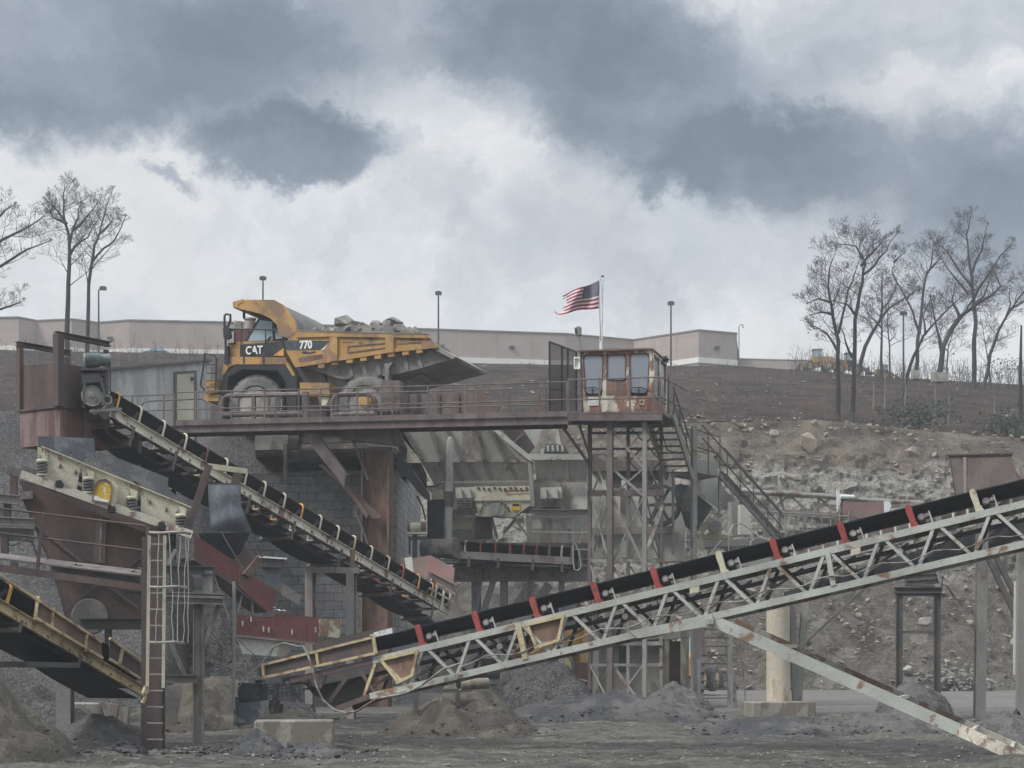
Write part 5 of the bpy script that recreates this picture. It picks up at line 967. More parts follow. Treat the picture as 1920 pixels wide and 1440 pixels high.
pa_(cr_, 'rear_frame', STEEL, [(836, 966), (905, 966), (918, 1052), (836, 1052)], .1, 2.6); pa_(cr_, 'rear_frame', STEEL, [(985, 966), (1106, 966), (1106, 1056), (992, 1056)], .1, 2.6); pa_(cr_, 'rear_frame', STEELD, [(836, 1018), (1106, 1018), (1106, 1058), (836, 1058)], .1, 2.4)
sp_ = T('stand_pipe', 'upright pale grey pipe in front of the crusher hopper', 'pipe', CR.at(842, 1010, -1.2)); B('pipe', GALV, sp_, lambda m: m.tube([CR.at(841, 1012, -1.2), CR.at(842, 920, -1.2), CR.at(844, 826, -1.2), CR.at(844, 819, -1.2)], [.13, .13, .12, .05], 12))
B('coupling', STEELD, sp_, lambda m: m.cyl(CR.at(841.5, 950, -1.2), CR.at(842, 922, -1.2), .15, 12))
# support steel under the crusher
cs2 = T('crusher_stand', 'heavy I beam stand carrying the crusher and short conveyor', 'steel stand', CR.at(960, 1200))
B('girder', STEEL, cs2, lambda m: m.ibeam(CR.at(846, 1077, -.5), CR.at(1108, 1076, -.5), .35, .52, .04)); B('stiffener', STEELD, cs2, lambda m: [m.pp(CR, [(x, 1066), (x+4, 1066), (x+4, 1088), (x, 1088)], .14, -.66) for x in (903, 993)])
B('upper_girder', STEEL, cs2, lambda m: m.ibeam(CR.at(850, 1060, .3), CR.at(1112, 1054, .3), .25, .2))
for (x0, y0), (x1, y1), w in (((893, 1250), (893, 1090), .3), ((945, 1250), (945, 1090), .26), ((1053, 1250), (1053, 1090), .2), ((1118, 1290), (1118, 1085), .2)): B('leg', STEEL, cs2, lambda m: m.ibeam(CR.at(x0, y0+50, -.3), CR.at(x1, y1, -.3), w, w, .03, CR.n))
for (x0, y0), (x1, y1), w in (((928, 1195), (1000, 1092), .34), ((890, 1195), (925, 1090), .2), ((962, 1195), (1030, 1095), .3), ((893, 1150), (909, 1048), .09)): B('brace', STEEL, cs2, lambda m: m.ibeam(CR.at(x0, y0, -.55), CR.at(x1, y1, -.55), w, w*.7, .03, CR.n))
# bunker, pillars and footings under the tower
bk = T('concrete_bunker', 'grey concrete bunker walls behind the tower legs', 'bunker', P(1200, 1320, 63)); BK = Plane(1110, 63, 1300, 62)
panel(bk, 'wall', CONC, BK, [(1110, 1175), (1246, 1172), (1246, 1320), (1110, 1322)], .5); panel(bk, 'roof_slab', CONC, BK, [(1140, 1190), (1252, 1186), (1252, 1198), (1140, 1202)], 2, -.7); B('opening_shade', STEELD, bk, lambda m: m.pp(BK, [(1160, 1212), (1178, 1212), (1178, 1260), (1160, 1260)], .05, -.04))  # dark plate on the wall stands in for a shaded opening
B('pillar', CONCL, bk, lambda m: (m.pp(BK, [(1246, 1200), (1254, 1200), (1254, 1318), (1246, 1318)], .6, -1.), m.pp(BK, [(1276, 1190), (1286, 1190), (1286, 1312), (1276, 1312)], .6, -1.), m.pp(BK, [(1246, 1182), (1288, 1180), (1288, 1194), (1246, 1200)], .6, -1.02)))
B('door_leaf', RUST, bk, lambda m: m.pp(BK, [(1254, 1202), (1276, 1202), (1276, 1310), (1254, 1310)], .1, -.6))
def block(label, x0, y0, x1, y1, d, t_, seed=1, mat=CONC, group='concrete footing blocks', sl=0.):
    pl = Plane(x0, d, x1, d*1.004); m = MB(); rr = random.Random(seed); a = []
    for x, y in ((x0, y1), (x1, y1), (x1, y0), (x0, y0)): a.append(pl.at(x+rr.uniform(-1, 1), y+rr.uniform(-1, 1)))
    m.prism(a, pl.n*t_+V((0, 0, 0))); o = m.build('concrete_block', mat, None, None); md = o.modifiers.new('b', 'BEVEL'); md.width = .035; md.segments = 2
    return tag(o, label, 'concrete block', group)
block('long worn concrete block carrying the truss conveyor tail', 476, 1351, 625, 1409, 39.2, 1.1, 1, CONCL)
block('small dusty concrete block on the ground right of the bunker', 1266, 1311, 1325, 1340, 55, .9, 2)
block('wide concrete footing block under the beige pillar', 1412, 1316, 1530, 1356, 52, 1.4, 3, CONCL)
block('concrete footing block at the far right edge', 1887, 1342, 1945, 1368, 50, 1., 4, CONCL)
block('rough concrete block half hidden below the bottom left conveyor', 133, 1318, 188, 1357, 45, .9, 5)
bp = T('beige_pillar', 'thick beige concrete pillar standing behind the truss conveyor', 'pillar', P(1459, 1318, 53)); B('shaft', BEIGE, bp, lambda m: m.lathe(P(1459, 1322, 53), Z, [(.36, 0), (.36, .6), (.35, 3.2)], 24))
vp = T('v_post_frame', 'grey steel posts meeting in a narrow V beside the beige pillar', 'steel posts', P(1492, 1316, 53.4))
for a, b, w in (((1486, 1130), (1491, 1318), .14), ((1510, 1130), (1496, 1318), .16), ((1479, 1150), (1490, 1260), .06)): B('post', STEEL, vp, lambda m: m.ibeam(P(*b, 53.3), P(*a, 53.3), w*1.3, w*1.3, .02, V((0, -1, 0))))
ps_ = T('pit_stairs', 'steep dark steel stairs behind the truss conveyor strut', 'stairs', P(1355, 1330, 60))
for x0, x1 in ((1318, 1312), (1362, 1378)): B('stringer', STEELD, ps_, lambda m: m.bar(P(x1, 1332, 59), P(x0, 1170, 61.5), .06, .22, V((1, 0, 0))))
for k in range(9): f = k/9; B('tread', STEELD, ps_, lambda m: m.bar(P(lerp(1318, 1312, f), lerp(1180, 1325, f), lerp(61.4, 59, f)), P(lerp(1362, 1378, f), lerp(1180, 1325, f), lerp(61.4, 59, f)), .25, .035))
for x, y0, w in ((1369, 1170, .17), (1310, 1170, .12)): B('post', STEEL, ps_, lambda m: m.ibeam(P(x, 1334, 58.8), P(x, y0, 58.8), w, w, .02, V((0, -1, 0))))
B('handrail', STEELD, ps_, lambda m: (m.tube([P(1398, 1320, 58.6), P(1392, 1240, 59.2), P(1372, 1170, 61)], .025, 6), m.tube([P(1318, 1180, 61), P(1322, 1230, 60.5)], .04, 6)))
SCUFF = M('scuffed_highlight_steel', (.075, .09, .11), (.19, .195, .20), .45, 3, .5, .1)  # scuffed steel, brightened to carry the blade's bluish highlight in its colour
# ---------------------------------------------------------------- belt conveyors
class Axis:
    """line of the near side frame; v runs across (away from the camera), h upwards square to the belt"""
    def __init__(s, A, Bp):
        s.A = A; s.L = (Bp-A).length; s.d = (Bp-A)/s.L; s.f = V((-s.d.y, s.d.x, 0)).normalized()
        if s.f.y < 0: s.f = -s.f
        s.n = s.d.cross(s.f); s.n = s.n if s.n.z > 0 else -s.n
    def at(s, t, v=0., h=0.): return s.A+s.d*t+s.f*v+s.n*h
    def t_px(s, px, v=0., h=0.):
        o = s.at(0, v, h); k = (px-960)/F; return (k*o.y-o.x)/(s.d.x-k*s.d.y)
def sweep(m, ax, prof, t0, t1, n=1, sag=None):
    k = len(prof); st_ = len(m.v)
    for i in range(n+1):
        t = lerp(t0, t1, i/n); dz = sag(i/n) if sag else 0
        m.v += [ax.at(t, v, h)-Z*dz for v, h in prof]
    m.f += [[st_+i*k+j, st_+i*k+(j+1) % k, st_+(i+1)*k+(j+1) % k, st_+(i+1)*k+j] for i in range(n) for j in range(k)]
    m.f += [[st_+j for j in range(k)][::-1], [st_+n*k+j for j in range(k)]]
def trough(w, bl, bh, th=.025): 
    a = [(.05, bh), (w*.3, bl), (w*.7, bl), (w-.05, bh)]; return a+[(v, h-th) for v, h in a[::-1]]
def conveyor(par, ax, w, frame_mat, hooks, rets, bl=.2, bh=.55, chh=.27, t0=0., t1=None, sag=.3, rh=-.5, belt=BELT, hook_r=.032):
    t1 = t1 or ax.L
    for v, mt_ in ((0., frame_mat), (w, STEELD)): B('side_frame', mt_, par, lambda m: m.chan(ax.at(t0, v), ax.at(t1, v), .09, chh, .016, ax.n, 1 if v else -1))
    B('cross_members', STEELD, par, lambda m: [m.bar(ax.at(t, .02, -.05), ax.at(t, w-.02, -.05), .06, .08) for t in [t0+.4+i*.75 for i in range(int((t1-t0-.4)/.75))]])
    B('belt', belt, par, lambda m: sweep(m, ax, trough(w, bl, bh), t0-.1, t1+.1, 14, lambda u: .012*math.sin(u*40)))
    rb = MB(); ends = [t0]+sorted(rets)+[t1]
    for a, b in zip(ends, ends[1:]): sweep(rb, ax, [(.1, rh+.1), (w-.1, rh+.1), (w-.1, rh+.07), (.1, rh+.07)], a, b, 10, lambda u: sag*4*u*(1-u))
    rb.build('return_belt', belt, par)
    for t in rets:
        r = B('return_roller', STEELD, par, lambda m: m.cyl(ax.at(t, -.02, rh), ax.at(t, w, rh), .065, 12))
        B('bracket', STEELD, r, lambda m: m.bar(ax.at(t, -.045, rh-.05), ax.at(t, -.045, -.05), .025, .09, ax.d))
    for t, mt_ in hooks:
        hk = B('idler', mt_, par, lambda m: (m.tube([ax.at(t, .0, chh/2-.02), ax.at(t, .0, bh-.08), ax.at(t, .03, bh-.0), ax.at(t, .10, bh+.045), ax.at(t, .18, bh+.03), ax.at(t, .22, bh-.06), ax.at(t, .23, bh-.14)], hook_r, 7), m.bar(ax.at(t, -.01, chh/2+.03), ax.at(t, w+.01, chh/2+.03), .06, .05)))
        B('roller', STEELD, hk, lambda m: (m.cyl(ax.at(t, .10, bh-.12), ax.at(t, w*.3, bl-.09), .06, 10), m.cyl(ax.at(t, w*.31, bl-.09), ax.at(t, w*.69, bl-.09), .06, 10), m.cyl(ax.at(t, w*.7, bl-.09), ax.at(t, w-.1, bh-.12), .06, 10)))
        B('far_bracket', mt_, hk, lambda m: m.tube([ax.at(t, w, chh/2), ax.at(t, w, bh-.08), ax.at(t, w-.06, bh+.03)], hook_r*.8, 6))
# --- long inclined conveyor from the crusher up to the screen
A2 = Axis(P(842, 1146, 57.0), P(208, 772, 44.8))
c2 = T('inclined_conveyor', 'long inclined belt conveyor rising left from the crusher to the screen chute', 'conveyor', P(700, 1300, 55))
hm = {216: ORANGE, 383: REDD, 562: ORANGE, 661: YELLOWF, 752: RED, 782: ORANGE, 807: ORANGE}
conveyor(c2, A2, 1.15, CREAMR, [(A2.t_px(x), hm.get(x, CREAM)) for x in (216, 258, 302, 343, 383, 420, 456, 492, 529, 562, 597, 630, 661, 693, 725, 752, 782, 807)], [A2.t_px(x) for x in (812, 735, 640, 552, 468, 330, 250)], sag=.10, rh=-.55)
B('head_pulley', STEELD, c2, lambda m: m.cyl(A2.at(A2.L+.15, .05, .05), A2.at(A2.L+.15, 1.1, .05), .3, 18))
sk = B('tail_skirt', CREAMR, c2, lambda m: [m.bar(A2.at(A2.t_px(x), -.03, -.15), A2.at(A2.t_px(x), -.03, .62), .06, .07, A2.d) for x in (812, 826, 838)]+[m.bar(A2.at(A2.t_px(800), -.03, h), A2.at(-.1, -.03, h), .04, .06) for h in (.34, .62)])
bt = T('conveyor_bent', 'two-legged steel bent under the middle of the inclined conveyor', 'support frame', P(618, 1365, 52.5)); BN = Plane(570, 52.5, 670, 52)
panel(bt, 'cap_beam', STEEL, BN, [(574, 1062), (668, 1064), (668, 1075), (574, 1074)], .25, -.1)
for x in (582, 659): B('leg', STEEL, bt, lambda m: m.ibeam(BN.at(x, 1366), BN.at(x, 1074), .24, .26, .025, BN.n))
B('hanger', RUSTL, bt, lambda m: (m.pp(BN, [(656, 1030), (663, 1030), (663, 1063), (656, 1063)], .1, .3), m.pp(BN, [(588, 1040), (592, 1040), (592, 1063), (588, 1063)], .1, .6)))
b3 = T('support_post', 'single red and grey conveyor leg under the upper end of the inclined conveyor', 'support post', P(258, 880, 46.8)); B('post', RUSTD, b3, lambda m: m.bar(P(256, 1010, 46.8), P(256, 800, 46.8), .12, .14)); B('pipe', STEEL, b3, lambda m: m.tube([P(262, 1000, 46.6), P(262, 795, 46.6)], .05, 8))
# chute plates at its tail
tc_ = T('tail_chute', 'faded red chute plates at the lower end of the inclined conveyor', 'chute', P(810, 1150, 57.6)); TCp = Plane(755, 58.2, 870, 57.2)
panel(tc_, 'plate', PINK, TCp, [(806, 1041), (852, 1066), (850, 1095), (804, 1071)], .04, .2); panel(tc_, 'plate', CRUSH, TCp, [(758, 1046), (772, 1044), (776, 1074), (762, 1072)], .04, .5); panel(tc_, 'plate', PINK, TCp, [(774, 1047), (806, 1041), (804, 1084), (776, 1074)], .04, .4)
panel(tc_, 'side_plate', RUSTD, TCp, [(804, 1072), (850, 1096), (866, 1152), (838, 1140), (800, 1105)], .04, .3)
# --- short conveyor under the feeder
A3 = Axis(P(856, 1040, 60.9), P(1076, 1052, 60.3))
c3 = T('short_conveyor', 'short level belt conveyor with red idlers under the crusher feeder', 'conveyor', P(965, 1070, 60.6))
conveyor(c3, A3, 1.1, STEEL, [(A3.t_px(x), mt_) for x, mt_ in ((871, CREAM), (900, RED), (928, RED), (955, RED), (981, RED), (1005, RED), (1029, STEEL), (1052, CREAM), (1071, STEEL))], [A3.t_px(x) for x in (880, 935, 1000, 1055)], bl=.12, bh=.46, chh=.26, sag=.05, rh=-.34)
B('tail_drum', DRUM, c3, lambda m: (m.cyl(P(792, 1029, 61.2), P(850, 1028, 60.9), .34, 22), m.cyl(P(850, 1028, 60.9), P(858, 1027, 60.8), .38, 22)))
B('side_frame', STEEL, c3, lambda m: m.ibeam(P(780, 1050, 60.8), P(860, 1052, 60.8), .1, .12))
m4 = T('conveyor_motor', 'rusty cream motor on a stand at the short conveyor drum', 'motor', P(785, 1045, 60.5)); B('housing', CREAMR, m4, lambda m: (m.cyl(P(766, 989, 60.4), P(797, 988, 60.4), .17, 16), m.box(P(782, 1000, 60.4), .7, .4, .08)))
B('end_bell', RUSTL, m4, lambda m: (m.cyl(P(789, 989, 60.4), P(799, 989, 60.4), .19, 16), m.cyl(P(764, 989, 60.4), P(769, 989, 60.4), .19, 16))); B('stand', STEELD, m4, lambda m: (m.bar(P(778, 1048, 60.5), P(778, 1003, 60.5), .16, .16), m.bar(P(766, 1009, 60.5), P(800, 1009, 60.5), .3, .1), m.bar(P(768, 1040, 60.6), P(768, 1010, 60.6), .06)))
hb = T('hose_bundle', 'loops of grey hose and thin pipe hanging by the short conveyor end', 'hose', P(1080, 1070, 59.9))
B('pipe', GALV, hb, lambda m: (m.tube([P(1075, 972, 60), P(1075, 1052, 60), P(1077, 1068, 60), P(1084, 1070, 60), P(1090, 1062, 60), P(1086, 1035, 60), P(1078, 1018, 60)], .03, 6), m.tube([P(1078, 1030, 60), P(1130, 1031, 60)], .025, 6), m.tube([P(995, 998, 60.6), P(1105, 999, 60.6)], .03, 6), m.tube([P(1093, 970, 60), P(1092, 1000, 60), P(1085, 1020, 60)], .02, 6)))
# --- conveyor at the bottom left
A4 = Axis(P(266, 1295, 41.2), P(-30, 1117, 36.6))
c4 = T('feed_conveyor', 'cream framed belt conveyor slanting down to the ladder column at bottom left', 'conveyor', P(150, 1370, 40))
conveyor(c4, A4, 1.6, YELLOWF, [(A4.t_px(10), ORANGE)], [A4.t_px(x) for x in (40, 150)], bl=.2, bh=.55, chh=.24, sag=.05, rh=-.27, hook_r=.042)
C4P = Plane(-30, 36.6, 266, 41.2); 
sk = panel(c4, 'skirt_board', RUSTL, C4P, [(68, 1122), (190, 1206), (192, 1232), (66, 1157)], .03, -.05); panel(c4, 'skirt_board', RUST, C4P, [(206, 1200), (268, 1248), (268, 1276), (206, 1240)], .03, -.05)
def skirt_bar(m, *ps, w=.05): 
    for (x0, y0), (x1, y1) in ps: m.bar(C4P.at(x0, y0, -.09), C4P.at(x1, y1, -.09), w, w)
B('skirt_frame', YELLOWF, sk, lambda m: skirt_bar(m, ((-10, 1072), (190, 1204)), ((66, 1158), (192, 1234)), ((72, 1118), (65, 1162)), ((100, 1140), (97, 1180)), ((164, 1186), (160, 1222)), ((206, 1197), (268, 1242)), ((206, 1236), (268, 1276)), ((230, 1215), (223, 1250)), w=.06))
B('under_frame', STEELD, c4, lambda m: (m.pp(C4P, [(48, 1240), (150, 1243), (150, 1252), (52, 1251)], 1.2, -.1)))
pr_ = T('conveyor_pier', 'dark square steel pier below the bottom left conveyor', 'pier', P(122, 1372, 42.5)); B('shaft', STEEL, pr_, lambda m: (m.ibeam(P(122, 1374, 42.5), P(122, 1262, 42.5), .36, .4, .03, V((0, -1, 0))), m.pp(Plane(180, 42.5, 240, 42.4), [(186, 1315), (222, 1322), (215, 1365), (205, 1365)], .1)))
B('back_post', CONCL, pr_, lambda m: m.pp(Plane(220, 44, 250, 44), [(226, 1326), (240, 1326), (238, 1370), (227, 1370)], .25))
# ---------------------------------------------------------------- truss conveyor on the right
NP = Plane(700, 41.3, 1960, 36.9); TW = 1.15
AT = Axis(NP.at(700, 1238.5), NP.at(2200, 877.6))
bot = lambda px: NP.at(px, 1267-.233*(px-860))
tz = T('truss_conveyor', 'long pale green grey lattice truss belt conveyor rising to the right', 'conveyor', NP.at(1300, 1250))
tt = lambda px: AT.t_px(px)
for v in (0, TW):
    mt_ = GALV if v == 0 else GALVD; sh_ = NP.n*v  # far side takes the darker copy, its shade put into the colour
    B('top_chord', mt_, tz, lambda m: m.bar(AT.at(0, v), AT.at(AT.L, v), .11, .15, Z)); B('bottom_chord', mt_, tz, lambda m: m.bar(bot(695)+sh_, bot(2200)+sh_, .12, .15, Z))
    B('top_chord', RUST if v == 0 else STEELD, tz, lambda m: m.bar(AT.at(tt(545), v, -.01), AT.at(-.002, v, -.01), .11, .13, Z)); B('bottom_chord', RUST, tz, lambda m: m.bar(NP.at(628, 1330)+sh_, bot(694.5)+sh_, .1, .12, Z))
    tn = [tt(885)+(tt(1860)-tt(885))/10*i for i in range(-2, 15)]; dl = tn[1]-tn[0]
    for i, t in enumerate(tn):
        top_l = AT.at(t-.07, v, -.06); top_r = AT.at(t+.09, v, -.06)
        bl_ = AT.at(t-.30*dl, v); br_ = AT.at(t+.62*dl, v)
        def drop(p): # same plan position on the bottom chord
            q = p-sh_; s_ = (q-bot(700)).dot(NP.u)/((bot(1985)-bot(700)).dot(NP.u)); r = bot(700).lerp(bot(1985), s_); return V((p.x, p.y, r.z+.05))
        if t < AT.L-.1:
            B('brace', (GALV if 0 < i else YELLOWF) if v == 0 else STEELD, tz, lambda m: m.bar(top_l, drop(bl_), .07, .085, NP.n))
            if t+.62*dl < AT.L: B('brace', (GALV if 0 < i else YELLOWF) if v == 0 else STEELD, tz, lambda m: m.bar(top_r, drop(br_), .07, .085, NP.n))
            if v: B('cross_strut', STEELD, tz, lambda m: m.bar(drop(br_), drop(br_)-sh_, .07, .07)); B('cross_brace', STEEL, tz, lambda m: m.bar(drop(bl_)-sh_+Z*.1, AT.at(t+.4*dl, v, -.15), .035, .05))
for a, b, w in (((973, 1173), (986, 1236), .13), ((1552, 1036), (1563, 1098), .11)): B('splice_post', GALV if a[0] > 1000 else YELLOWF, tz, lambda m: m.bar(NP.at(*a, -.02), NP.at(*b, -.02), w, .13, NP.n))
for x in (1604, 1302): B('gusset', CREAM, tz, lambda m: m.pp(NP, [(x-9, 1200-.2406*(x-869)+7), (x+9, 1200-.2406*(x-851)+7), (x+9, 1200-.2406*(x-851)+18), (x-9, 1200-.2406*(x-869)+18)], .05, -.08))
B('long_splice', GALV, tz, lambda m: (m.pp(NP, [(1180, 1183), (1335, 1152), (1340, 1172), (1195, 1197)], .05, -.115), m.cyl(NP.at(1328, 1165, -.16), NP.at(1328, 1165, -.06), .07, 14)))
for (x0, x1), mt_ in (((717, 782), RUSTL), ((990, 1056), RUSTL)):
    y0, y1 = 1200-.2406*(x0-860), 1200-.2406*(x1-860); b0 = 26 if x0 < 900 else 12
    g = panel(tz, 'guard_panel', mt_, NP, [(x0+4, y0+8), (x1-3, y1+8), (x1-10, y1+44), (x0+b0+4, y0+43)], .02, -.02)
    B('panel_frame', YELLOWF, g, lambda m: [m.bar(NP.at(*a, -.08), NP.at(*b, -.08), .07, .06, NP.n) for a, b in (((x0-4, y0+3), (x1+2, y1+2)), ((x0, y0+6), (x0+b0+4, y0+44)), ((x0+b0, y0+46), (x1-8, y1+47)), ((x1, y1+4), (x1-9, y1+47)))])
B('belt', BELT, tz, lambda m: sweep(m, AT, trough(1.2, .29, .54), tt(690), AT.L, 22, lambda u: .02*abs(math.sin(u*33))))
B('return_belt', BELT, tz, lambda m: sweep(m, AT, [(.1, -.25), (1.05, -.25), (1.05, -.28), (.1, -.28)], tt(560), AT.L, 16, lambda u: .03*abs(math.sin(u*30))))
ix = [tt(789)+(tt(1832)-tt(789))*i/9 for i in range(10)]
for i, x in enumerate((789, 895.5, 1004, 1119, 1231, 1354, 1455, 1582, 1710, 1831)):
    t = tt(x); mt_ = CREAM if x in (1354, 1831) else RED
    hk = B('idler', mt_, tz, lambda m: (m.prism([AT.at(t-.035, -.02, .50), AT.at(t-.015, -.02, .555), AT.at(t+.035, -.02, .575), AT.at(t+.085, -.02, .55), AT.at(t+.105, -.02, .48), AT.at(t+.115, -.02, .28), AT.at(t+.13, -.02, .14), AT.at(t+.17, -.02, .11), AT.at(t+.17, -.02, .07), AT.at(t+.0, -.02, .07), AT.at(t-.01, -.02, .26), AT.at(t-.035, -.02, .42)], AT.f*.10), m.bar(AT.at(t+.08, 0, .1), AT.at(t+.08, TW, .1), .1, .05)))
    B('roller', STEELD, hk, lambda m: (m.cyl(AT.at(t+.26, .02, .25), AT.at(t+.22, .40, .14), .085, 12), m.cyl(AT.at(t+.05, .42, .16), AT.at(t+.05, .8, .16), .07, 10), m.cyl(AT.at(t+.05, .82, .17), AT.at(t+.05, 1.12, .38), .07, 10)))
    B('roller_cap', STEEL, hk, lambda m: m.cyl(AT.at(t+.27, -.03, .24), AT.at(t+.27, .03, .23), .055, 12))
    B('roller_cap', STEEL, hk, lambda m: m.cyl(AT.at(t+.38, .05, .27), AT.at(t+.38, .10, .26), .045, 12))
    B('stay', GALV, hk, lambda m: m.bar(AT.at(t+.46, .02, .07), AT.at(t+.43, .02, .34), .03, .04, NP.n)); B('far_bracket', mt_, hk, lambda m: m.bar(AT.at(t+.05, TW, .05), AT.at(t+.05, TW+.02, .55), .06, .1, AT.d))
for x in (930, 1165, 1430, 1680): B('return_roller', STEEL, tz, lambda m: m.cyl(AT.at(tt(x), .02, -.36), AT.at(tt(x), TW, -.36), .07, 12))
# loading skirt at the tail
NPo = -.07
sk = panel(tz, 'skirt_board', RUST, NP, [(494, 1244), (700, 1194), (703, 1222), (495, 1268)], .03, NPo)
B('skirt_frame', YELLOWF, sk, lambda m: [m.bar(NP.at(*a, NPo-.035), NP.at(*b, NPo-.035), .06, .07, NP.n) for a, b in (((491, 1247), (699, 1195)), ((492, 1271), (703, 1225)), ((493, 1247), (495, 1272)), ((593, 1221), (597, 1246)), ((700, 1194), (704, 1225)))])
panel(tz, 'skirt_board', RUST, NP, [(592, 1206), (702, 1179), (704, 1192), (594, 1222)], .03, .9); panel(tz, 'skirt_liner', WHITE, NP, [(700, 1186), (735, 1177), (736, 1188), (702, 1197)], .02, .8)
B('skirt_post', YELLOWF, tz, lambda m: m.tube([NP.at(695, 1192, -.12), NP.at(700, 1191, -.16), NP.at(706, 1226, -.16), NP.at(701, 1228, -.12)], .035, 6))
B('tail_plate', STEELD, tz, lambda m: (m.pp(NP, [(560, 1268), (705, 1240), (694, 1306), (630, 1328), (585, 1300)], .04, .55), m.pp(NP, [(530, 1272), (560, 1266), (565, 1280), (530, 1286)], .5, .1)))
for a, b in (((612, 1262), (600, 1290)), ((640, 1283), (620, 1316)), ((618, 1316), (650, 1272)), ((677, 1260), (703, 1298))): B('brace', RUST, tz, lambda m: m.bar(NP.at(*a), NP.at(*b), .08, .07, NP.n))
B('tail_guard', BLACKP, tz, lambda m: [m.bar(NP.at(496+i*8, 1290-i*1.6, -.1), NP.at(499+i*8, 1312-i*.6, -.1), .02) for i in range(9)]+[m.bar(NP.at(494, 1291+k*6, -.1), NP.at(562, 1279+k*7.5, -.1), .02) for k in range(4)])
B('tail_stand', STEELD, tz, lambda m: (m.bar(NP.at(538, 1278), NP.at(562, 1318), .09, .1, NP.n), m.bar(NP.at(520, 1280, .1), NP.at(512, 1335, .1), .1, .1, NP.n), m.bar(NP.at(527, 1316), NP.at(585, 1325), .1, .12, NP.n), m.pp(NP, [(502, 1312), (524, 1312), (520, 1338), (506, 1338)], .3, .1), m.bar(NP.at(560, 1322), NP.at(604, 1348), .08, .1, NP.n), m.pp(NP, [(486, 1346), (606, 1348), (606, 1352.5), (484, 1350.5)], 1., -.1)))
B('tail_pulley', BLACKP, tz, lambda m: (m.cyl(NP.at(474, 1302, .05), NP.at(474, 1302, 1.1), .24, 18), m.pp(NP, [(446, 1280), (492, 1282), (494, 1318), (446, 1318)], .3, .15), m.rock(NP.at(485, 1277, .1), .12, .1, .07, 3)))
B('belt_scraper', SCUFF, tz, lambda m: (m.pp(NP, [(441, 1319), (506, 1312), (503, 1327), (492, 1340), (470, 1352), (441, 1360)], .04, .0), m.pp(NP, [(437, 1306), (442, 1307), (443, 1361), (438, 1360)], 1.0, -.05)))
cb2 = T('power_cable', 'grey electric cable drooping below the truss conveyor tail', 'cable', NP.at(620, 1340, -.2))
B('cable', GALVD, cb2, lambda m: (m.tube([NP.at(x, y, -.22) for x, y in ((568, 1211), (576, 1225), (585, 1250), (593, 1285), (605, 1312), (625, 1330), (648, 1337), (670, 1333), (690, 1320), (706, 1310), (760, 1300), (790, 1285), (830, 1255), (862, 1244))], .028, 7), m.tube([NP.at(x, 1247-.235*(x-860)+5*math.sin(x*.06), -.1) for x in range(862, 1960, 24)], .014, 5),
    m.tube([NP.at(x, y, -.2) for x, y in ((445, 1303), (446, 1290), (462, 1268), (490, 1245), (510, 1215), (530, 1205), (560, 1212), (568, 1211))], .016, 5)))
# strut
ss = T('conveyor_strut', 'pair of peeling cream steel struts slanting from the truss to bottom right', 'strut', NP.at(1650, 1400))
def strut(o): return NP.at(1338, 1164, o), NP.at(1985, 1452, o)
for o in (0, 2.6):
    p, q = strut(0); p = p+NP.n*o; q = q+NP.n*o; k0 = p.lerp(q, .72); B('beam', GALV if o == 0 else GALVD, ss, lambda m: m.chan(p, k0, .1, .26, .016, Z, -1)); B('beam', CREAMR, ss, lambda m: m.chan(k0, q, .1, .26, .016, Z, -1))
for f in (.2, .55, .76, .87): p, q = strut(0); r, s_ = p+NP.n*2.6, q+NP.n*2.6; B('cross_bar', CREAM, ss, lambda m: m.bar(p.lerp(q, f)+Z*.1, r.lerp(s_, f)+Z*.1, .08, .08))
B('pin', STEEL, ss, lambda m: m.cyl(NP.at(1334, 1166, -.18), NP.at(1334, 1166, -.18)+NP.n*2.85, .055, 12))
# pipe under the truss on small posts
pc = T('cut_pipe', 'cut grey pipe on a wooden trestle under the truss conveyor', 'pipe', P(888, 1296, 45)); B('pipe', CONCL, pc, lambda m: m.lathe(P(862, 1284, 44.2), V((1, .35, .05)), [(.115, 0), (.14, 0), (.14, .75), (.115, .75)], 20, True)); B('bore_shade', BLACKP, pc, lambda m: m.cyl(P(863, 1284, 44.25), P(868, 1284, 44.5), .113, 16))  # black plug in the pipe end stands in for its shaded inside
B('trestle', STEELD, pc, lambda m: (m.bar(P(790, 1296, 46), P(885, 1294, 46), .1, .1), m.bar(P(780, 1330, 46), P(780, 1296, 46), .12), m.bar(P(858, 1325, 46), P(858, 1296, 46), .12)))
# ---------------------------------------------------------------- screening plant at the left
HC = T('head_chute', 'rusty brown steel head chute box with raised frames above the screen', 'chute', P(112, 835, 44.4))
c0 = P(112, 765, 44.2); fdir = V((-.83, .57, 0)).normalized(); sdir = V((.60, .83, 0)).normalized()
def hcz(y): return CH+(HZ-y)/F*44.2
def hp(f, s_, y): p = c0+fdir*f+sdir*s_; return V((p.x, p.y, hcz(y)))
def boxp(m, f0, f1, s0, s1, y0, y1): m.hexa([hp(f0, s0, y1), hp(f1, s0, y1), hp(f1, s1, y1), hp(f0, s1, y1)], [hp(f0, s0, y0), hp(f1, s0, y0), hp(f1, s1, y0), hp(f0, s1, y0)])
B('lower_box', M('rust_streaked', (.115, .062, .055), (.17, .125, .115), .45, 1.6, .85, .2, .12), HC, lambda m: (boxp(m, 0, 1.5, 0, 1.6, 764, 832)))
B('rim_flange', RUST, HC, lambda m: boxp(m, -.05, 1.55, -.05, 1.65, 760, 764))
B('upper_box', RUST, HC, lambda m: (boxp(m, .02, 1.46, .03, .09, 677, 760), boxp(m, .02, .08, .09, 1.5, 680, 760), boxp(m, 1.4, 1.46, .09, 1.5, 684, 760), boxp(m, .02, 1.46, 1.5, 1.56, 690, 760)))
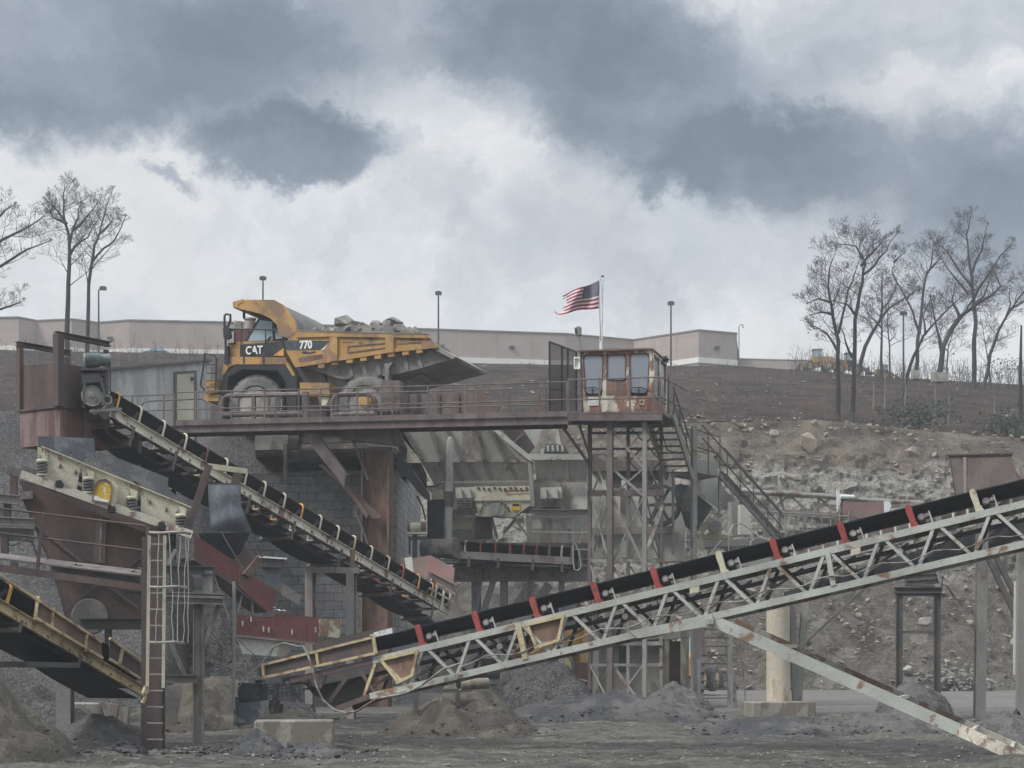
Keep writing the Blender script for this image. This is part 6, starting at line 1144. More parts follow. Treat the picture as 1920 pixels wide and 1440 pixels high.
for f, s_, y0, w in ((1.5, 0, 632, .13), (.02, -.02, 626, .2), (.0, 1.5, 640, .1), (1.46, 1.5, 645, .12)): B('post', RUST, HC, lambda m: m.bar(hp(f, s_, 762), hp(f, s_, y0), w, w, sdir))
B('top_beam', RUST, HC, lambda m: (m.ibeam(hp(1.5, -.1, 634), hp(1.46, 1.6, 634), .16, .12, .02), m.ibeam(hp(.02, -.12, 627), hp(.0, 1.62, 628), .16, .13, .02)))
dk = T('drive_unit', 'dark belt drive motor stack on the conveyor head', 'drive motor', P(180, 770, 44.6)); DP = Plane(150, 44.4, 210, 44.7)
B('motor', M('motor_green', (.07, .10, .10), (.16, .17, .165), .4, 2, .5, .25), dk, lambda m: (m.cyl(DP.at(158, 676), DP.at(186, 675), .18, 18), [m.cyl(DP.at(160+i*4, 676), DP.at(162+i*4, 676), .195, 18) for i in range(5)], m.cyl(DP.at(186, 675), DP.at(206, 674), .15, 16)))
B('motor_frame', STEELD, dk, lambda m: (m.pp(DP, [(153, 690), (205, 690), (204, 694), (153, 694)], .5, -.2), m.bar(DP.at(155, 694), DP.at(157, 765), .06), m.bar(DP.at(195, 692), DP.at(203, 760), .07), m.bar(DP.at(206, 676), DP.at(207, 735), .04), m.bar(DP.at(176, 690), DP.at(180, 665), .04), m.pp(DP, [(158, 702), (196, 700), (196, 704), (158, 706)], .4, -.1)))
B('belt_cover', STEELD, dk, lambda m: (m.pp(DP, [(157, 706), (166, 702), (184, 702), (193, 710), (190, 716), (160, 718)], .12, -.3), m.tube([DP.at(160, 718, -.28), DP.at(156, 735, -.28), DP.at(159, 758, -.28)], .03, 6), m.tube([DP.at(190, 716, -.28), DP.at(196, 735, -.28), DP.at(193, 760, -.28)], .035, 6)))
B('drive_sheave', STEEL, dk, lambda m: m.lathe(DP.at(173, 742, -.22), DP.n, [(.05, -.04), (.08, 0), (.22, .02), (.26, 0), (.27, .05), (.05, .06)], 22))
B('vent_cap', GALV, dk, lambda m: (m.cyl(DP.at(157, 672, -.05), DP.at(159, 672, -.05), .12, 14)))
B('gear_case', BLACKP, dk, lambda m: (m.cyl(DP.at(172, 740, -.1), DP.at(172, 740, .35), .34, 22), m.pp(DP, [(155, 720), (192, 716), (196, 762), (156, 764)], .3, .0)))
B('hand_wheel', GALV, dk, lambda m: m.lathe(DP.at(202, 749, -.15), DP.n, [(.09, 0), (.12, 0), (.12, .03), (.09, .03)], 18, True)); B('lever', STEEL, dk, lambda m: (m.bar(DP.at(172, 771, -.2), DP.at(228, 767, -.2), .1, .07), m.tube([DP.at(168, 770, -.2), DP.at(178, 776, -.2), DP.at(190, 770, -.2), DP.at(200, 760, -.2)], .04, 6)))
B('roller_disc', RUSTL, dk, lambda m: m.cyl(DP.at(166, 712, -.15), DP.at(166, 712, .1), .1, 14))
rbr = T('rubber_skirt', 'grey blue torn rubber skirt hanging under the head chute', 'rubber skirt', P(125, 870, 44))
RS = Plane(68, 43.1, 178, 42.8); panel(rbr, 'sheet', RUBBERD, RS, [(70, 818), (110, 818), (118, 856), (100, 850), (72, 838)], .03, -.0); panel(rbr, 'sheet', RUBBERD, RS, [(110, 819), (176, 822), (178, 856), (160, 858), (152, 868), (137, 862), (133, 846), (124, 862), (118, 856)], .03, -.06)
# vibrating screen
VS = Plane(70, 41.6, 365, 42.4); vs_ = T('vibrating_screen', 'cream vibrating screen on coil springs tilted down to the right', 'vibrating screen', VS.at(215, 960, 1))
ip = lambda x, a=(78, 838), b=(360, 953): a[1]+(b[1]-a[1])*(x-a[0])/(b[0]-a[0])
lowr = lambda x: interp([(84, 897), (152, 921), (260, 966), (316, 993), (330, 994)], x)
for i, (x0, x1) in enumerate(((80, 152), (154, 262), (264, 352))):
    pts_ = [(x0, ip(x0)), (x1, ip(x1)), (x1-(22 if i == 2 else 8), lowr(x1-(22 if i == 2 else 8))), (x0-(0 if i else -4), lowr(x0))]
    panel(vs_, 'side_plate', CREAM, VS, pts_, .03, 0 if i != 1 else .02)
B('top_angle', CREAM, vs_, lambda m: m.bar(VS.at(78, 837, -.03), VS.at(360, 952, -.03), .08, .03, Z)); B('end_plate', CREAM, vs_, lambda m: m.prism([VS.at(70, 838), VS.at(78, 840), VS.at(84, 900), VS.at(72, 868)], VS.n*.05))
B('side_plate', PLATEB, vs_, lambda m: m.pp(VS, [(180, 862), (318, 918), (352, 950), (318, 938)], .03, 1.75)); B('screen_deck', STEELD, vs_, lambda m: m.pp(VS, [(82, 858), (350, 966), (348, 972), (82, 864)], 1.7, .03)); B('far_board', PLATEB, vs_, lambda m: m.pp(VS, [(184, 845), (316, 896), (313, 921), (180, 858)], .04, 1.9))
for x, y in ((78, 868), (165, 901), (246, 937), (338, 970)):
    sp = B('coil_spring', STEELD, vs_, lambda m: coil(m, VS.at(x+1, y+22, -.18), .105, .30, 4, .03)); B('spring_cap', CREAM, sp, lambda m: m.lathe(VS.at(x+1, y-1, -.18), Z, [(.13, 0), (.14, .03), (.12, .07), (.03, .08)], 16)); B('spring_bracket', CREAM, sp, lambda m: m.pp(VS, [(x-3, y-22), (x+12, y-16), (x+10, y-2), (x+2, y-2)], .06, -.05)); B('spring_seat', CREAM, sp, lambda m: m.lathe(VS.at(x+1, y+24, -.18), Z, [(.13, 0), (.13, .04)], 16))
    B('gusset', STEEL, vs_, lambda m: m.pp(VS, [(x-4, y-14), (x, y-14), (x-2, y+10), (x-6, y+8)], .06, -.04))
for x, y in ((113, 873), (142, 885), (281, 941), (312, 955), (332, 962), (343, 966)): B('bolt_boss', STEELD, vs_, lambda m: m.pp(VS, [(x, y-5), (x+4, y+2), (x, y+5), (x-3, y+2)], .05, -.04))
MC = M('flaking_yellow', (.50, .34, .03), (.60, .56, .42), .22, 7, .7, 0, 1, .2)
mc_ = B('drive_cover', CREAM, vs_, lambda m: (m.pp(VS, [(174, 940), (178, 912), (184, 902), (196, 898), (214, 902), (221, 912), (219, 938), (212, 950), (206, 946)], .34, -.32)))
B('cover_face', MC, mc_, lambda m: m.pp(VS, [(175, 938), (180, 913), (186, 904), (195, 902), (206, 907), (209, 918), (205, 944)], .03, -.352)); B('cover_rim', RUSTL, mc_, lambda m: ring(m, VS, [(172, 940), (177, 911), (184, 900), (197, 897), (208, 903), (212.5, 917), (207.5, 946)], 4, .06, -.37))
B('white_flaking', WHITE, mc_, lambda m: m.pp(VS, [(175, 929), (184, 931), (190, 935), (204, 938), (202.5, 944.5), (175.5, 937)], .012, -.366))
for x, y in ((110, 907), (302, 985), (208, 953)): B('stop_block', BLACKP, vs_, lambda m: m.pp(VS, [(x-7, y+3), (x-5, y-6), (x+5, y-7), (x+10, y+2), (x+8, y+8), (x-4, y+7)], .3, -.3))
B('gap_shade_sheet', DARK, vs_, lambda m: m.pp(VS, [(84, 897), (152, 921), (262, 966), (330, 994), (345, 1003), (82, 915)], .04, .25))  # dark sheet standing in for the shade in the gap under the screen
rl = T('screen_rail', 'rusty cream tube rail carrying the vibrating screen', 'steel rail', VS.at(190, 960, -.3))
B('rail', CREAMR, rl, lambda m: m.bar(VS.at(38, 889, -.2), VS.at(360, 1003, -.2), .18, .19, Z)); B('rail_end', RUSTD, rl, lambda m: m.bar(VS.at(14, 880.5, -.2), VS.at(38, 889, -.2), .2, .2, Z)); B('back_rail', RUSTD, rl, lambda m: m.bar(VS.at(40, 880, 1.9), VS.at(370, 1000, 1.9), .18, .2, Z))
# undersize hopper
HPp = Plane(0, 42.3, 300, 42.9); hop = T('screen_hopper', 'big dark rusty funnel hopper hanging under the vibrating screen', 'hopper', HPp.at(190, 1180, 1))
panel(hop, 'upper_plate', RUST, HPp, [(36, 921), (60, 922), (185, 965), (275, 1000), (300, 1010), (268, 1074), (92, 1056)], .04)
panel(hop, 'back_plate', RUST, HPp, [(36, 900), (150, 925), (310, 990), (290, 1060), (92, 1050)], .04, 1.8)
B('side_face', RUST, hop, lambda m: m.prism([HPp.at(36, 921), HPp.at(92, 1056), HPp.at(92, 1056, 1.8), HPp.at(36, 921, 1.8)], HPp.u*.04)); B('top_lip', STEEL, hop, lambda m: (m.bar(HPp.at(2, 935, -.05), HPp.at(62, 928, -.05), .12, .18), m.bar(HPp.at(190, 968, -.03), HPp.at(188, 1055, -.03), .06, .04)))
B('stiffener', RUSTD, hop, lambda m: (m.bar(HPp.at(56, 975, -.05), HPp.at(154, 1054, -.05), .06, .08), m.bar(HPp.at(190, 972, -.03), HPp.at(187, 1056, -.03), .25, .012), m.bar(HPp.at(240, 1062, -.05), HPp.at(292, 1025, -.05), .06, .08)))
panel(hop, 'funnel_plate', RUST, HPp, [(98, 1075), (268, 1092), (280, 1150), (262, 1180), (122, 1160), (112, 1120)], .04, .35); B('funnel_beam', STEELD, hop, lambda m: (m.bar(HPp.at(125, 1138, .2), HPp.at(188, 1092, .2), .05), m.bar(HPp.at(200, 1096, .2), HPp.at(258, 1138, .2), .05), m.pp(HPp, [(92, 1052), (268, 1070), (268, 1094), (98, 1078)], .5, .3)))
B('round_mouth', BODYG, hop, lambda m: m.lathe(HPp.at(168, 1156, .15), HPp.n, [(.42, 0), (.44, .02), (.44, .3), (.01, .3), (.01, .05), (.40, .02)], 26))
# catwalk around the screen
CW = Plane(0, 39.8, 300, 40.4); cw = T('catwalk', 'narrow rusty catwalk with handrails in front of the screen hopper', 'catwalk', CW.at(150, 1085, .3))
B('edge_beam', RUST, cw, lambda m: m.chan(CW.at(-20, 1062), CW.at(268, 1102), .08, .16, .016, Z, -1)); B('deck', RUSTD, cw, lambda m: (m.prism([CW.at(-20, 1047), CW.at(268, 1082), CW.at(300, 1076, .8), CW.at(-20, 1038, .8)], Z*.04), m.bar(CW.at(-20, 1040, .8), CW.at(300, 1077, .8), .06, .1)))
B('debris', CONCL, cw, lambda m: [m.chip(CW.at(x, y, .3), .09, random.Random(int(x)), .4) for x, y in ((142, 1058), (90, 1048), (150, 1060), (205, 1086), (250, 1070), (262, 1066), (290, 1068), (236, 1078))])
hr = B('handrail', RUST, cw, lambda m: (m.tube([CW.at(-20, 951), CW.at(272, 986)], .028, 6), m.tube([CW.at(-20, 997), CW.at(272, 1032)], .026, 6)))
for x0, y0, x1, y1 in ((81, 964, 69, 1078), (278, 987, 264, 1106)): MB().bar(CW.at(x0, y0), CW.at(x1, y1), .075, .075, CW.n).build('post', RUST, hr)
lf = T('platform_frame', 'stack of rusty beams and posts at the left edge behind the catwalk', 'steel frame', P(10, 1080, 41.6)); LFp = Plane(0, 41.5, 60, 41.6)
B('beam', STEEL, lf, lambda m: (m.ibeam(LFp.at(-20, 932), LFp.at(36, 938), .2, .22), m.ibeam(LFp.at(-20, 976), LFp.at(66, 980), .2, .2), m.ibeam(LFp.at(-20, 1000, .3), LFp.at(64, 1004, .3), .2, .3), m.ibeam(LFp.at(-20, 960, 1), LFp.at(14, 962, 1), .2, .3)))
for x, y0, y1 in ((14, 938, 978), (9, 1000, 1045), (26, 878, 930), (27, 1045, 1062)): B('post', RUST, lf, lambda m: m.ibeam(LFp.at(x, y1, .1), LFp.at(x, y0, .1), .16, .16, .02, LFp.n))
B('hose', BLACKP, lf, lambda m: m.tube([LFp.at(x, y, -.1) for x, y in ((14, 1018), (22, 1023), (36, 1018), (48, 1010), (60, 1016), (70, 1042))], .02, 5))
# two-column tower bay with ladder
TB = T('screen_tower', 'rusty two column steel tower bay supporting the screen', 'tower', P(330, 1400, 40.5))
L1 = Plane(260, 38.9, 320, 39.0); L2 = Plane(360, 41.6, 390, 41.6)
B('column', RUST, TB, lambda m: m.ibeam(P(287, 1412, 39.2), P(289, 1008, 39.2), .46, .42, .035, V((0, -1, 0)))); B('column', STEEL, TB, lambda m: m.ibeam(P(372, 1398, 41.6), P(373, 1108, 41.6), .22, .24, .03, V((1, 0, 0))))
BL('cross_beam', STEEL, TB, lambda m: m.chan(P(305, 1273, 40.8), P(371, 1273, 41.5), .12, .2, .02), lambda m: m.ibeam(P(232, 1112, 41), P(420, 1118, 41.5), .2, .12), lambda m: m.ibeam(P(264, 1122, 41.1), P(418, 1126, 41.5), .2, .2))
BL('cap_beam', STEELD, TB, lambda m: m.ibeam(P(290, 1068, 41), P(402, 1070, 41.6), .2, .2), lambda m: m.ibeam(P(150, 1170, 41.5), P(268, 1170, 41.2), .25, .26), lambda m: m.pp(Plane(195, 41.4, 210, 41.4), [(196, 1174), (207, 1174), (207, 1238), (196, 1238)], .2, -.1))
for a, b, w in (((384, 1208), (412, 1130), .1), ((320, 1205), (348, 1268), .1), ((391, 1070), (391, 1118), .22), ((300, 1020), (305, 1110), .16), ((330, 1030), (300, 1085), .08)): B('brace', STEEL, TB, lambda m: m.ibeam(P(*a, 41.6), P(*b, 41.6), w, w, .02, V((0, -1, 0))))
B('stub_plate', BODYG, TB, lambda m: (m.pp(Plane(310, 42.5, 350, 42.5), [(312, 1285), (342, 1285), (330, 1360), (310, 1362)], .05)))
ld_ = T('caged_ladder', 'ladder with bent white dusted safety cage on the rusty column', 'ladder', P(291, 1412, 38.8)); LD = Plane(260, 38.75, 360, 38.9)
for x0, x1 in ((280, 276), (309, 306)): B('stile', CREAM, ld_, lambda m: m.bar(LD.at(x1, 1300 if x0 < 300 else 1290), LD.at(x0, 1004), .07, .045, LD.n))
for i in range(13): y = 1020+i*30.5; B('rung', CAGEP, ld_, lambda m: m.bar(LD.at(lerp(280, 276, min(1, (y-1004)/290)), y), LD.at(lerp(309, 306, min(1, (y-1004)/290)), y+.4), .025, .03))
for y, x1 in ((998, 357), (1100, 350), (1204, 345)): B('cage_hoop', CAGEP, ld_, lambda m: m.tube([LD.at(281, y, -.05), LD.at(300, y+1, -.45), LD.at(x1-18, y-1, -.55), LD.at(x1-2, y+1, -.25), LD.at(x1, y+3, .1), LD.at(x1-20, y, .3), LD.at(310, y, .1)], .028, 6))
rr = random.Random(4)
for x0, x1, o in ((298, 292, -.42), (318, 325, -.5), (338, 333, -.5), (349, 344, -.35), (354, 352, -.1)):
    B('cage_bar', CAGEP, ld_, lambda m: m.tube([LD.at(lerp(x0, x1, i/9)+rr.gauss(0, 1.1), 998+i*23, o) for i in range(10)], .013, 5))
B('rag', YELLOWF, ld_, lambda m: m.tube([LD.at(274, 1286, -.05), LD.at(270, 1300, -.06), LD.at(272, 1308, -.05), LD.at(267, 1318, -.05)], [.05, .07, .04, .05], 6))
# curtain bracket and red chutes
br_ = T('curtain_bracket', 'leaning rusty post with a cream arm above the rubber curtain', 'bracket', P(370, 990, 42.2)); BR = Plane(340, 42.2, 470, 42.6)
B('post', RUST, br_, lambda m: m.bar(BR.at(352, 994), BR.at(392, 872), .17, .17, BR.n)); B('arm', CREAM, br_, lambda m: m.bar(BR.at(390, 874, -.02), BR.at(463, 884, -.02), .12, .13)); B('drop', RUST, br_, lambda m: (m.bar(BR.at(447, 886, .3), BR.at(440, 912, .3), .2, .12), m.bar(BR.at(389, 908, -.08), BR.at(453, 908, -.08), .05)))
cu_ = T('rubber_curtain', 'grey blue sagging rubber curtain hanging between screen and chute', 'rubber curtain', P(425, 1000, 42.2)); m = MB(); nu, nv = 14, 20
for j in range(nv+1):
    for i in range(nu+1):
        u, w_ = i/nu, j/nv; xl = interp([(0, 390), (.4, 391), (.6, 394), (1, 396)], w_); xr = interp([(0, 452), (.45, 451), (.65, 459), (1, 470)], w_)
        m.v.append(BR.at(lerp(xl, xr, u), lerp(909, 997, w_), -.1-.12*math.sin(w_*3.1)*math.sin(u*3.1)-.07*math.sin(w_*9+u*2)*w_-.05*abs(math.sin((u-w_*.5)*5))))
m.f = [[j*(nu+1)+i, j*(nu+1)+i+1, (j+1)*(nu+1)+i+1, (j+1)*(nu+1)+i] for j in range(nv) for i in range(nu)]
m.build('sheet', RUBBER, cu_, recalc=False, sharp=80)
B('lower_chute', BELTD, cu_, lambda m: m.pp(BR, [(372, 1000), (470, 998), (452, 1035), (440, 1048), (395, 1052)], .04, .35)); B('pull_cable', STEELD, cu_, lambda m: (m.tube([BR.at(414, 996, -.25), BR.at(448, 1055, -.25), BR.at(458, 1068, -.25)], .018, 5), m.tube([BR.at(450, 945, .1), BR.at(476, 1010, .1), BR.at(492, 1045, .1)], .02, 5)))
RC = Plane(360, 42.0, 525, 43.2); rc = T('red_chute', 'dull red inclined chute trough ending over the truss conveyor tail', 'chute', RC.at(440, 1100, .5))
panel(rc, 'side_plate', REDD, RC, [(364, 1002), (452, 1060), (447, 1091), (436, 1092), (364, 1046)], .03); panel(rc, 'side_plate', REDD, RC, [(463, 1074), (520, 1108), (511, 1146), (500, 1146), (461, 1112)], .03, -.02)
B('joint_collar', RUSTL, rc, lambda m: (m.pp(RC, [(452, 1059), (464, 1073), (462, 1112), (446, 1098)], .08, -.03), m.pp(RC, [(484, 1043), (492, 1050), (468, 1082), (456, 1076)], .1, -.12))); B('trough_floor', STEELD, rc, lambda m: m.pp(RC, [(364, 1044), (437, 1090), (462, 1110), (500, 1144), (500, 1148), (460, 1118), (434, 1096), (364, 1050)], .9, .0))
B('far_plate', RUST, rc, lambda m: m.pp(RC, [(400, 1010), (455, 1020), (480, 1050), (470, 1075), (400, 1040)], .03, .9)); B('torn_liner', WHITE, rc, lambda m: [m.chip(RC.at(x, y, -.02), .06, rr, .5) for x, y in ((514, 1139), (518, 1143), (523, 1144), (527, 1145), (512, 1145), (532, 1145))])
B('hanger_rod', STEEL, rc, lambda m: [m.tube([RC.at(*a, .1), RC.at(*b, .1)], .025, 5) for a, b in (((439, 1092), (438, 1180)), ((456, 1108), (445, 1150)), ((472, 1118), (474, 1152)), ((398, 1070), (430, 1160)), ((350, 1120), (420, 1215)))])
sb = T('screen_box', 'small grey hood with a white edge behind the red chute', 'hood', P(512, 1100, 44.5)); SB = Plane(480, 44.4, 545, 44.6)
panel(sb, 'top_edge', WHITE, SB, [(484, 1042), (539, 1046), (538, 1049), (484, 1045.5)], .3); panel(sb, 'front', STEELD, SB, [(488, 1046), (534, 1049), (530, 1064), (490, 1063)], .2, .05); panel(sb, 'dust_sheet', RUBBER, SB, [(490, 1063), (526, 1064), (528, 1098), (500, 1100)], .03, .12); panel(sb, 'plate', CONC, SB, [(528, 1090), (566, 1118), (560, 1134), (528, 1115)], .04, .4)
RB = Plane(440, 42.6, 645, 43.4); r2 = T('red_hopper', 'dull red receiving hopper above the truss conveyor skirt', 'hopper', RB.at(520, 1230, .5))
panel(r2, 'side_plate', REDD, RB, [(445, 1152), (520, 1160), (519, 1199), (443, 1190)], .03); panel(r2, 'side_plate', REDD, RB, [(520, 1160), (575, 1166), (574, 1204), (519, 1199)], .03, -.01); panel(r2, 'side_plate', REDD, RB, [(575, 1166), (598, 1169), (596, 1207), (574, 1204)], .03, .0)
panel(r2, 'lower_plate', CRUSH, RB, [(443, 1193), (538, 1203), (545, 1222), (530, 1232), (455, 1226)], .03, .05); B('seam_lip', STEEL, r2, lambda m: m.pp(RB, [(442, 1190), (596, 1206), (596, 1209), (442, 1193)], .08, -.06)); panel(r2, 'end_plate', CREAM, RB, [(598, 1160), (641, 1164), (636, 1196), (597, 1192)], .03, .3); panel(r2, 'back_plate', REDD, RB, [(516, 1150), (600, 1158), (600, 1180), (516, 1175)], .03, 1.)
for x, y in ((455, 1168), (494, 1178), (504, 1180), (548, 1184), (592, 1180), (471, 1160)): B('bolt', CRUSH, r2, lambda m: m.pp(RB, [(x-1.5, y-4), (x+1.5, y-4), (x+1.2, y+6), (x-1.2, y+6)], .03, -.04))
po = T('hopper_post', 'thin tall grey post left of the red receiving hopper', 'post', P(439, 1320, 42)); B('post', STEEL, po, lambda m: m.tube([P(438, 1330, 42), P(439, 1090, 42)], .04, 8)); B('wire', STEELD, po, lambda m: (m.tube([P(440, 1192, 42), P(462, 1215, 42), P(492, 1240, 42)], .012, 5), m.tube([P(530, 1205, 42.1), P(512, 1215, 42.1), P(505, 1232, 42.1), P(520, 1232, 42.1)], .018, 5)))
# ---------------------------------------------------------------- steelwork at the right
BP = Plane(1430, 71, 1660, 72); bg = T('back_gantry', 'pale grey lattice conveyor gantry behind the truss conveyor', 'gantry', BP.at(1520, 1010, 1))
B('upper_pipe', GALVD, bg, lambda m: m.tube([BP.at(x, y) for x, y in ((1390, 920), (1440, 925), (1470, 925), (1500, 928), (1545, 930), (1580, 935), (1620, 938), (1680, 941), (1730, 944))], .11, 8)); B('lower_beam', STEEL, bg, lambda m: m.bar(BP.at(1390, 955), BP.at(1600, 970), .15, .22))
for a, b in (((1440, 960), (1480, 928)), ((1482, 930), (1520, 962)), ((1522, 962), (1560, 932)), ((1532, 932), (1575, 962)), ((1462, 928), (1470, 958)), ((1535, 930), (1535, 962)), ((1440, 930), (1444, 958)), ((1575, 1005), (1580, 920))): B('brace', STEEL, bg, lambda m: m.bar(BP.at(*a, .05), BP.at(*b, .05), .08, .08, BP.n))
B('white_sleeve', WHITE, bg, lambda m: (m.tube([BP.at(1575, 931, -.2), BP.at(1601, 932, -.2)], .09, 10), m.pp(BP, [(1569, 918), (1574, 918), (1577, 940), (1570, 960)], .08, -.2)))
gr_ = B('handrail', STEEL, bg, lambda m: (m.tube([BP.at(1400, 957, -.6), BP.at(1590, 968, -.6)], .03, 6), m.tube([BP.at(1400, 990, -.6), BP.at(1590, 998, -.6)], .025, 6), m.bar(BP.at(1390, 1022, -.6), BP.at(1600, 1030, -.6), .1, .12)))
for x in range(1404, 1596, 17): MB().tube([BP.at(x, 957, -.6), BP.at(x+1, 1024, -.6)], .024, 5).build('post', STEEL, gr_)
ct = T('control_box', 'pale grey electrical box stand between the stairs and the gantry', 'electrical box', P(1400, 1040, 66)); CTp = Plane(1340, 66, 1440, 66.4)
panel(ct, 'cabinet', CRUSH, CTp, [(1388, 946), (1408, 948), (1408, 1002), (1388, 1002)], .6); panel(ct, 'cabinet', STEEL, CTp, [(1372, 940), (1386, 940), (1386, 1006), (1372, 1006)], .5, .3); panel(ct, 'base', STEEL, CTp, [(1322, 1012), (1440, 1010), (1440, 1022), (1322, 1026)], 1., -.2); panel(ct, 'base', CRUSH, CTp, [(1372, 1020), (1445, 1018), (1445, 1060), (1372, 1062)], .8, .0)
BL('conduit', GALV, ct, lambda m: m.tube([CTp.at(x, y, -.4) for x, y in ((1366, 1040), (1367, 1000), (1374, 985), (1388, 981), (1396, 984), (1410, 995), (1425, 1008), (1440, 1012))], .03, 6), lambda m: m.tube([CTp.at(x, y, -.3) for x, y in ((1405, 1035), (1408, 1015), (1418, 1008), (1440, 1014))], .025, 6), lambda m: m.tube([CTp.at(x, y, -1.) for x, y in ((1252, 970), (1258, 1000), (1270, 1028), (1278, 1048))], .035, 6), lambda m: m.tube([CTp.at(1330, 1040, -.5), CTp.at(1362, 1002, -.5)], .03, 6))
rp2 = T('rusty_hood', 'faded rusty belt hood plate on the back gantry', 'hood', BP.at(1625, 975)); panel(rp2, 'plate', PINK, BP, [(1582, 941), (1658, 941), (1658, 970), (1582, 968)], .08, -.5); panel(rp2, 'edge', WHITE, BP, [(1658, 940), (1668, 940), (1672, 948), (1664, 962), (1658, 962)], .08, -.52); panel(rp2, 'frame', STEEL, BP, [(1668, 946), (1730, 942), (1730, 948), (1668, 952)], .2, -.45)
BC = Plane(1440, 58, 1930, 52); bc = T('background_conveyor', 'rusty conveyor with skirt posts running behind the truss belt', 'conveyor', BC.at(1700, 1010, .5))
panel(bc, 'side_board', RUSTD, BC, [(1480, 1040), (1920, 912), (1920, 945), (1480, 1070)], .05, .3)
B('skirt_rail', STEEL, bc, lambda m: (m.bar(BC.at(1480, 1034), BC.at(1920, 905), .08, .08), m.bar(BC.at(1480, 1072), BC.at(1920, 950), .1, .12)))
for k in range(16): x = 1490+k*27; B('skirt_post', CRUSH, bc, lambda m: m.bar(BC.at(x, 1040-(x-1480)*.292), BC.at(x+2, 1074-(x-1480)*.28), .07, .07, BC.n))
for x in (1540, 1640, 1760, 1870): B('idler_drum', STEEL, bc, lambda m: m.cyl(BC.at(x, 1052-(x-1480)*.285, -.05), BC.at(x, 1052-(x-1480)*.285, .25), .1, 10))
B('return_belt', BELTD, bc, lambda m: m.pp(BC, [(1470, 1110), (1920, 970), (1920, 1000), (1470, 1130)], .9, .6))
RH = Plane(1770, 54, 1930, 52.5); rh = T('rusty_bin', 'rusty brown feed bin rising above the belt at the right edge', 'bin', RH.at(1845, 940, 1))
panel(rh, 'front_plate', RUSTD, RH, [(1779, 854), (1898, 851), (1918, 905), (1920, 960), (1796, 965)], .05); B('seam', STEEL, rh, lambda m: m.pp(RH, [(1806, 857), (1812, 857), (1812, 930), (1807, 930)], .03, -.028)); B('side_face', RUST, rh, lambda m: m.prism([RH.at(1779, 854), RH.at(1796, 965), RH.at(1796, 965, 1.5), RH.at(1779, 854, 1.5)], RH.u*.04)); panel(rh, 'liner', CONCL, RH, [(1897, 853), (1908, 862), (1918, 888), (1921, 905), (1903, 880)], .05, -.06); B('top_rim', RUST, rh, lambda m: m.bar(RH.at(1778, 853, -.03), RH.at(1899, 850, -.03), .08, .05))
rs = T('bin_support', 'tall grey steel post with diagonal braces below the rusty bin', 'support post', P(1841, 1358, 52)); B('post', STEEL, rs, lambda m: m.ibeam(P(1836, 1362, 52), P(1842, 960, 52), .30, .3, .03, V((0, -1, 0)))); B('base_plate', STEELD, rs, lambda m: m.box(P(1836, 1361, 52), .8, .6, .08))
for a, b, w in (((1852, 1045), (1912, 1170), .14), ((1866, 1040), (1925, 1160), .14), ((1505, 1210), (1625, 1100), .07)): B('brace', STEELD, rs, lambda m: m.bar(P(*a, 51.6), P(*b, 51.6), w, w, V((0, -1, 0))))
r3 = T('edge_post', 'grey channel post on a footing block at the far right edge', 'support post', P(1912, 1342, 50.3)); B('post', STEEL, r3, lambda m: m.chan(P(1913, 1345, 50.3), P(1915, 1030, 50.3), .2, .22, .02, V((1, 0, 0)))); B('foot', STEELD, r3, lambda m: m.prism([P(1893, 1345, 50.2), P(1906, 1328, 50.2), P(1918, 1345, 50.2)], V((0, .06, 0)))); B('side_pipe', CRUSH, r3, lambda m: m.tube([P(1903, 1265, 50.5), P(1905, 1090, 50.5)], .06, 8))
PF = Plane(1678, 51.5, 1766, 51.3); pf = T('portal_frame', 'dark steel portal frame with cross bars standing in a fines heap', 'frame', PF.at(1721, 1320))
for x in (1686, 1757): B('leg', STEELD, pf, lambda m: m.ibeam(PF.at(x, 1335), PF.at(x, 1112), .17, .2, .02, PF.u))
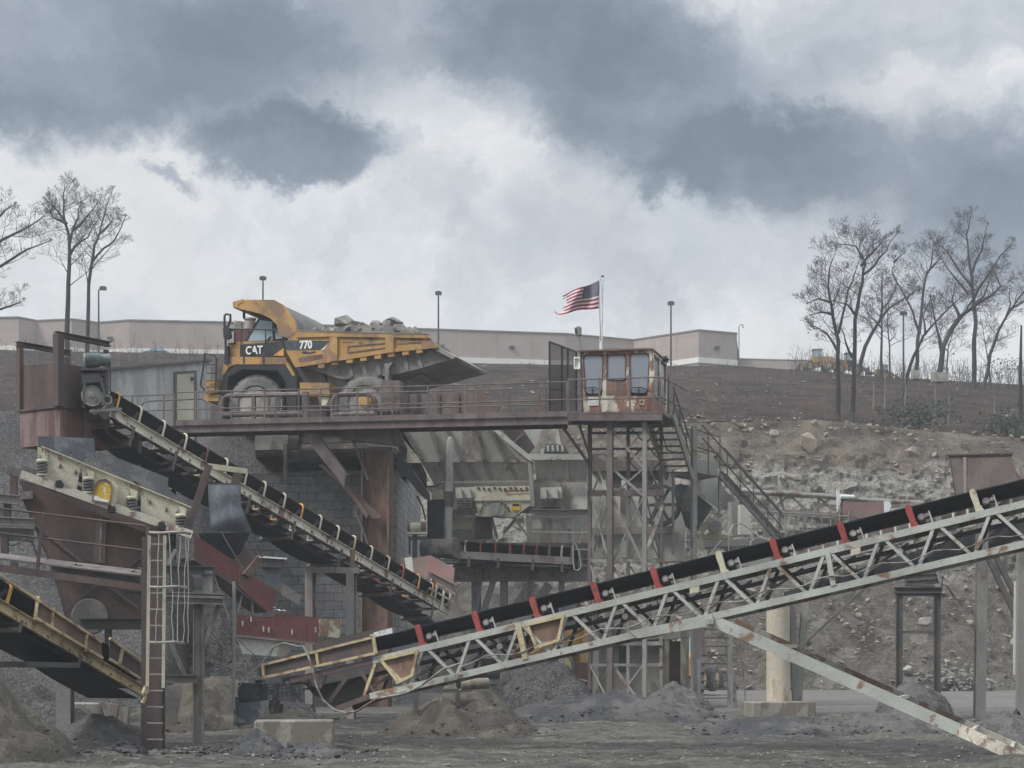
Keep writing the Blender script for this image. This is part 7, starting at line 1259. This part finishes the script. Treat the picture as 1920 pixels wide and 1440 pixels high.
B('head_beam', STEELD, pf, lambda m: (m.ibeam(PF.at(1677, 1106), PF.at(1766, 1106), .3, .16, .02), m.pp(PF, [(1678, 1112), (1765, 1112), (1765, 1117), (1678, 1117)], .2, -.02)))
for y in (1185, 1281): B('cross_bar', STEELD, pf, lambda m: m.bar(PF.at(1690, y), PF.at(1753, y), .06, .06))
hd = T('drive_platform', 'dark slatted drive housing on top of the portal frame', 'drive housing', PF.at(1725, 1104)); B('housing', STEELD, hd, lambda m: (m.pp(PF, [(1697, 1062), (1755, 1052), (1763, 1092), (1700, 1098)], .7), m.pp(PF, [(1704, 1094), (1752, 1096), (1752, 1099.5), (1704, 1097.5)], .6, -.1), [m.pp(PF, [(1700, y), (1756, y-4), (1756, y-2), (1700, y+2)], .05, -.04) for y in (1068, 1078, 1088)])); B('bracket', STEEL, hd, lambda m: (m.bar(PF.at(1682, 1092, -.05), PF.at(1690, 1068, -.05), .06), m.bar(PF.at(1766, 1100, -.05), PF.at(1752, 1060, -.05), .05), m.bar(PF.at(1745, 1062, -.05), PF.at(1776, 1090, -.05), .04))); B('loose_cable', BLACKP, hd, lambda m: (m.tube([PF.at(x, y, -.1) for x, y in ((1765, 1095), (1775, 1098), (1782, 1108), (1790, 1122), (1800, 1127), (1808, 1126))], .02, 5), m.tube([PF.at(1768, 1080, -.1), PF.at(1762, 1135, -.1)], .02, 5)))
# ---------------------------------------------------------------- dusty air over the pit
hz = MB().hexa([V((-340, -70, -2)), V((340, -70, -2)), V((340, 410, -2)), V((-340, 410, -2))], [V((-340, -70, 64)), V((340, -70, 64)), V((340, 410, 64)), V((-340, 410, 64))])
hm_ = bpy.data.materials.new('haze'); hm_.use_nodes = True; nt = hm_.node_tree; nt.nodes.clear(); o_ = N(nt, 'OutputMaterial'); pv = N(nt, 'VolumePrincipled')
pv.inputs['Color'].default_value = (.87, .89, .92, 1); pv.inputs['Density'].default_value = .0009; pv.inputs['Anisotropy'].default_value = .2; L(nt, pv.outputs[0], o_.inputs['Volume'])
tag(hz.build('haze', hm_), 'thin dusty haze filling the quarry', None, None, 'stuff')
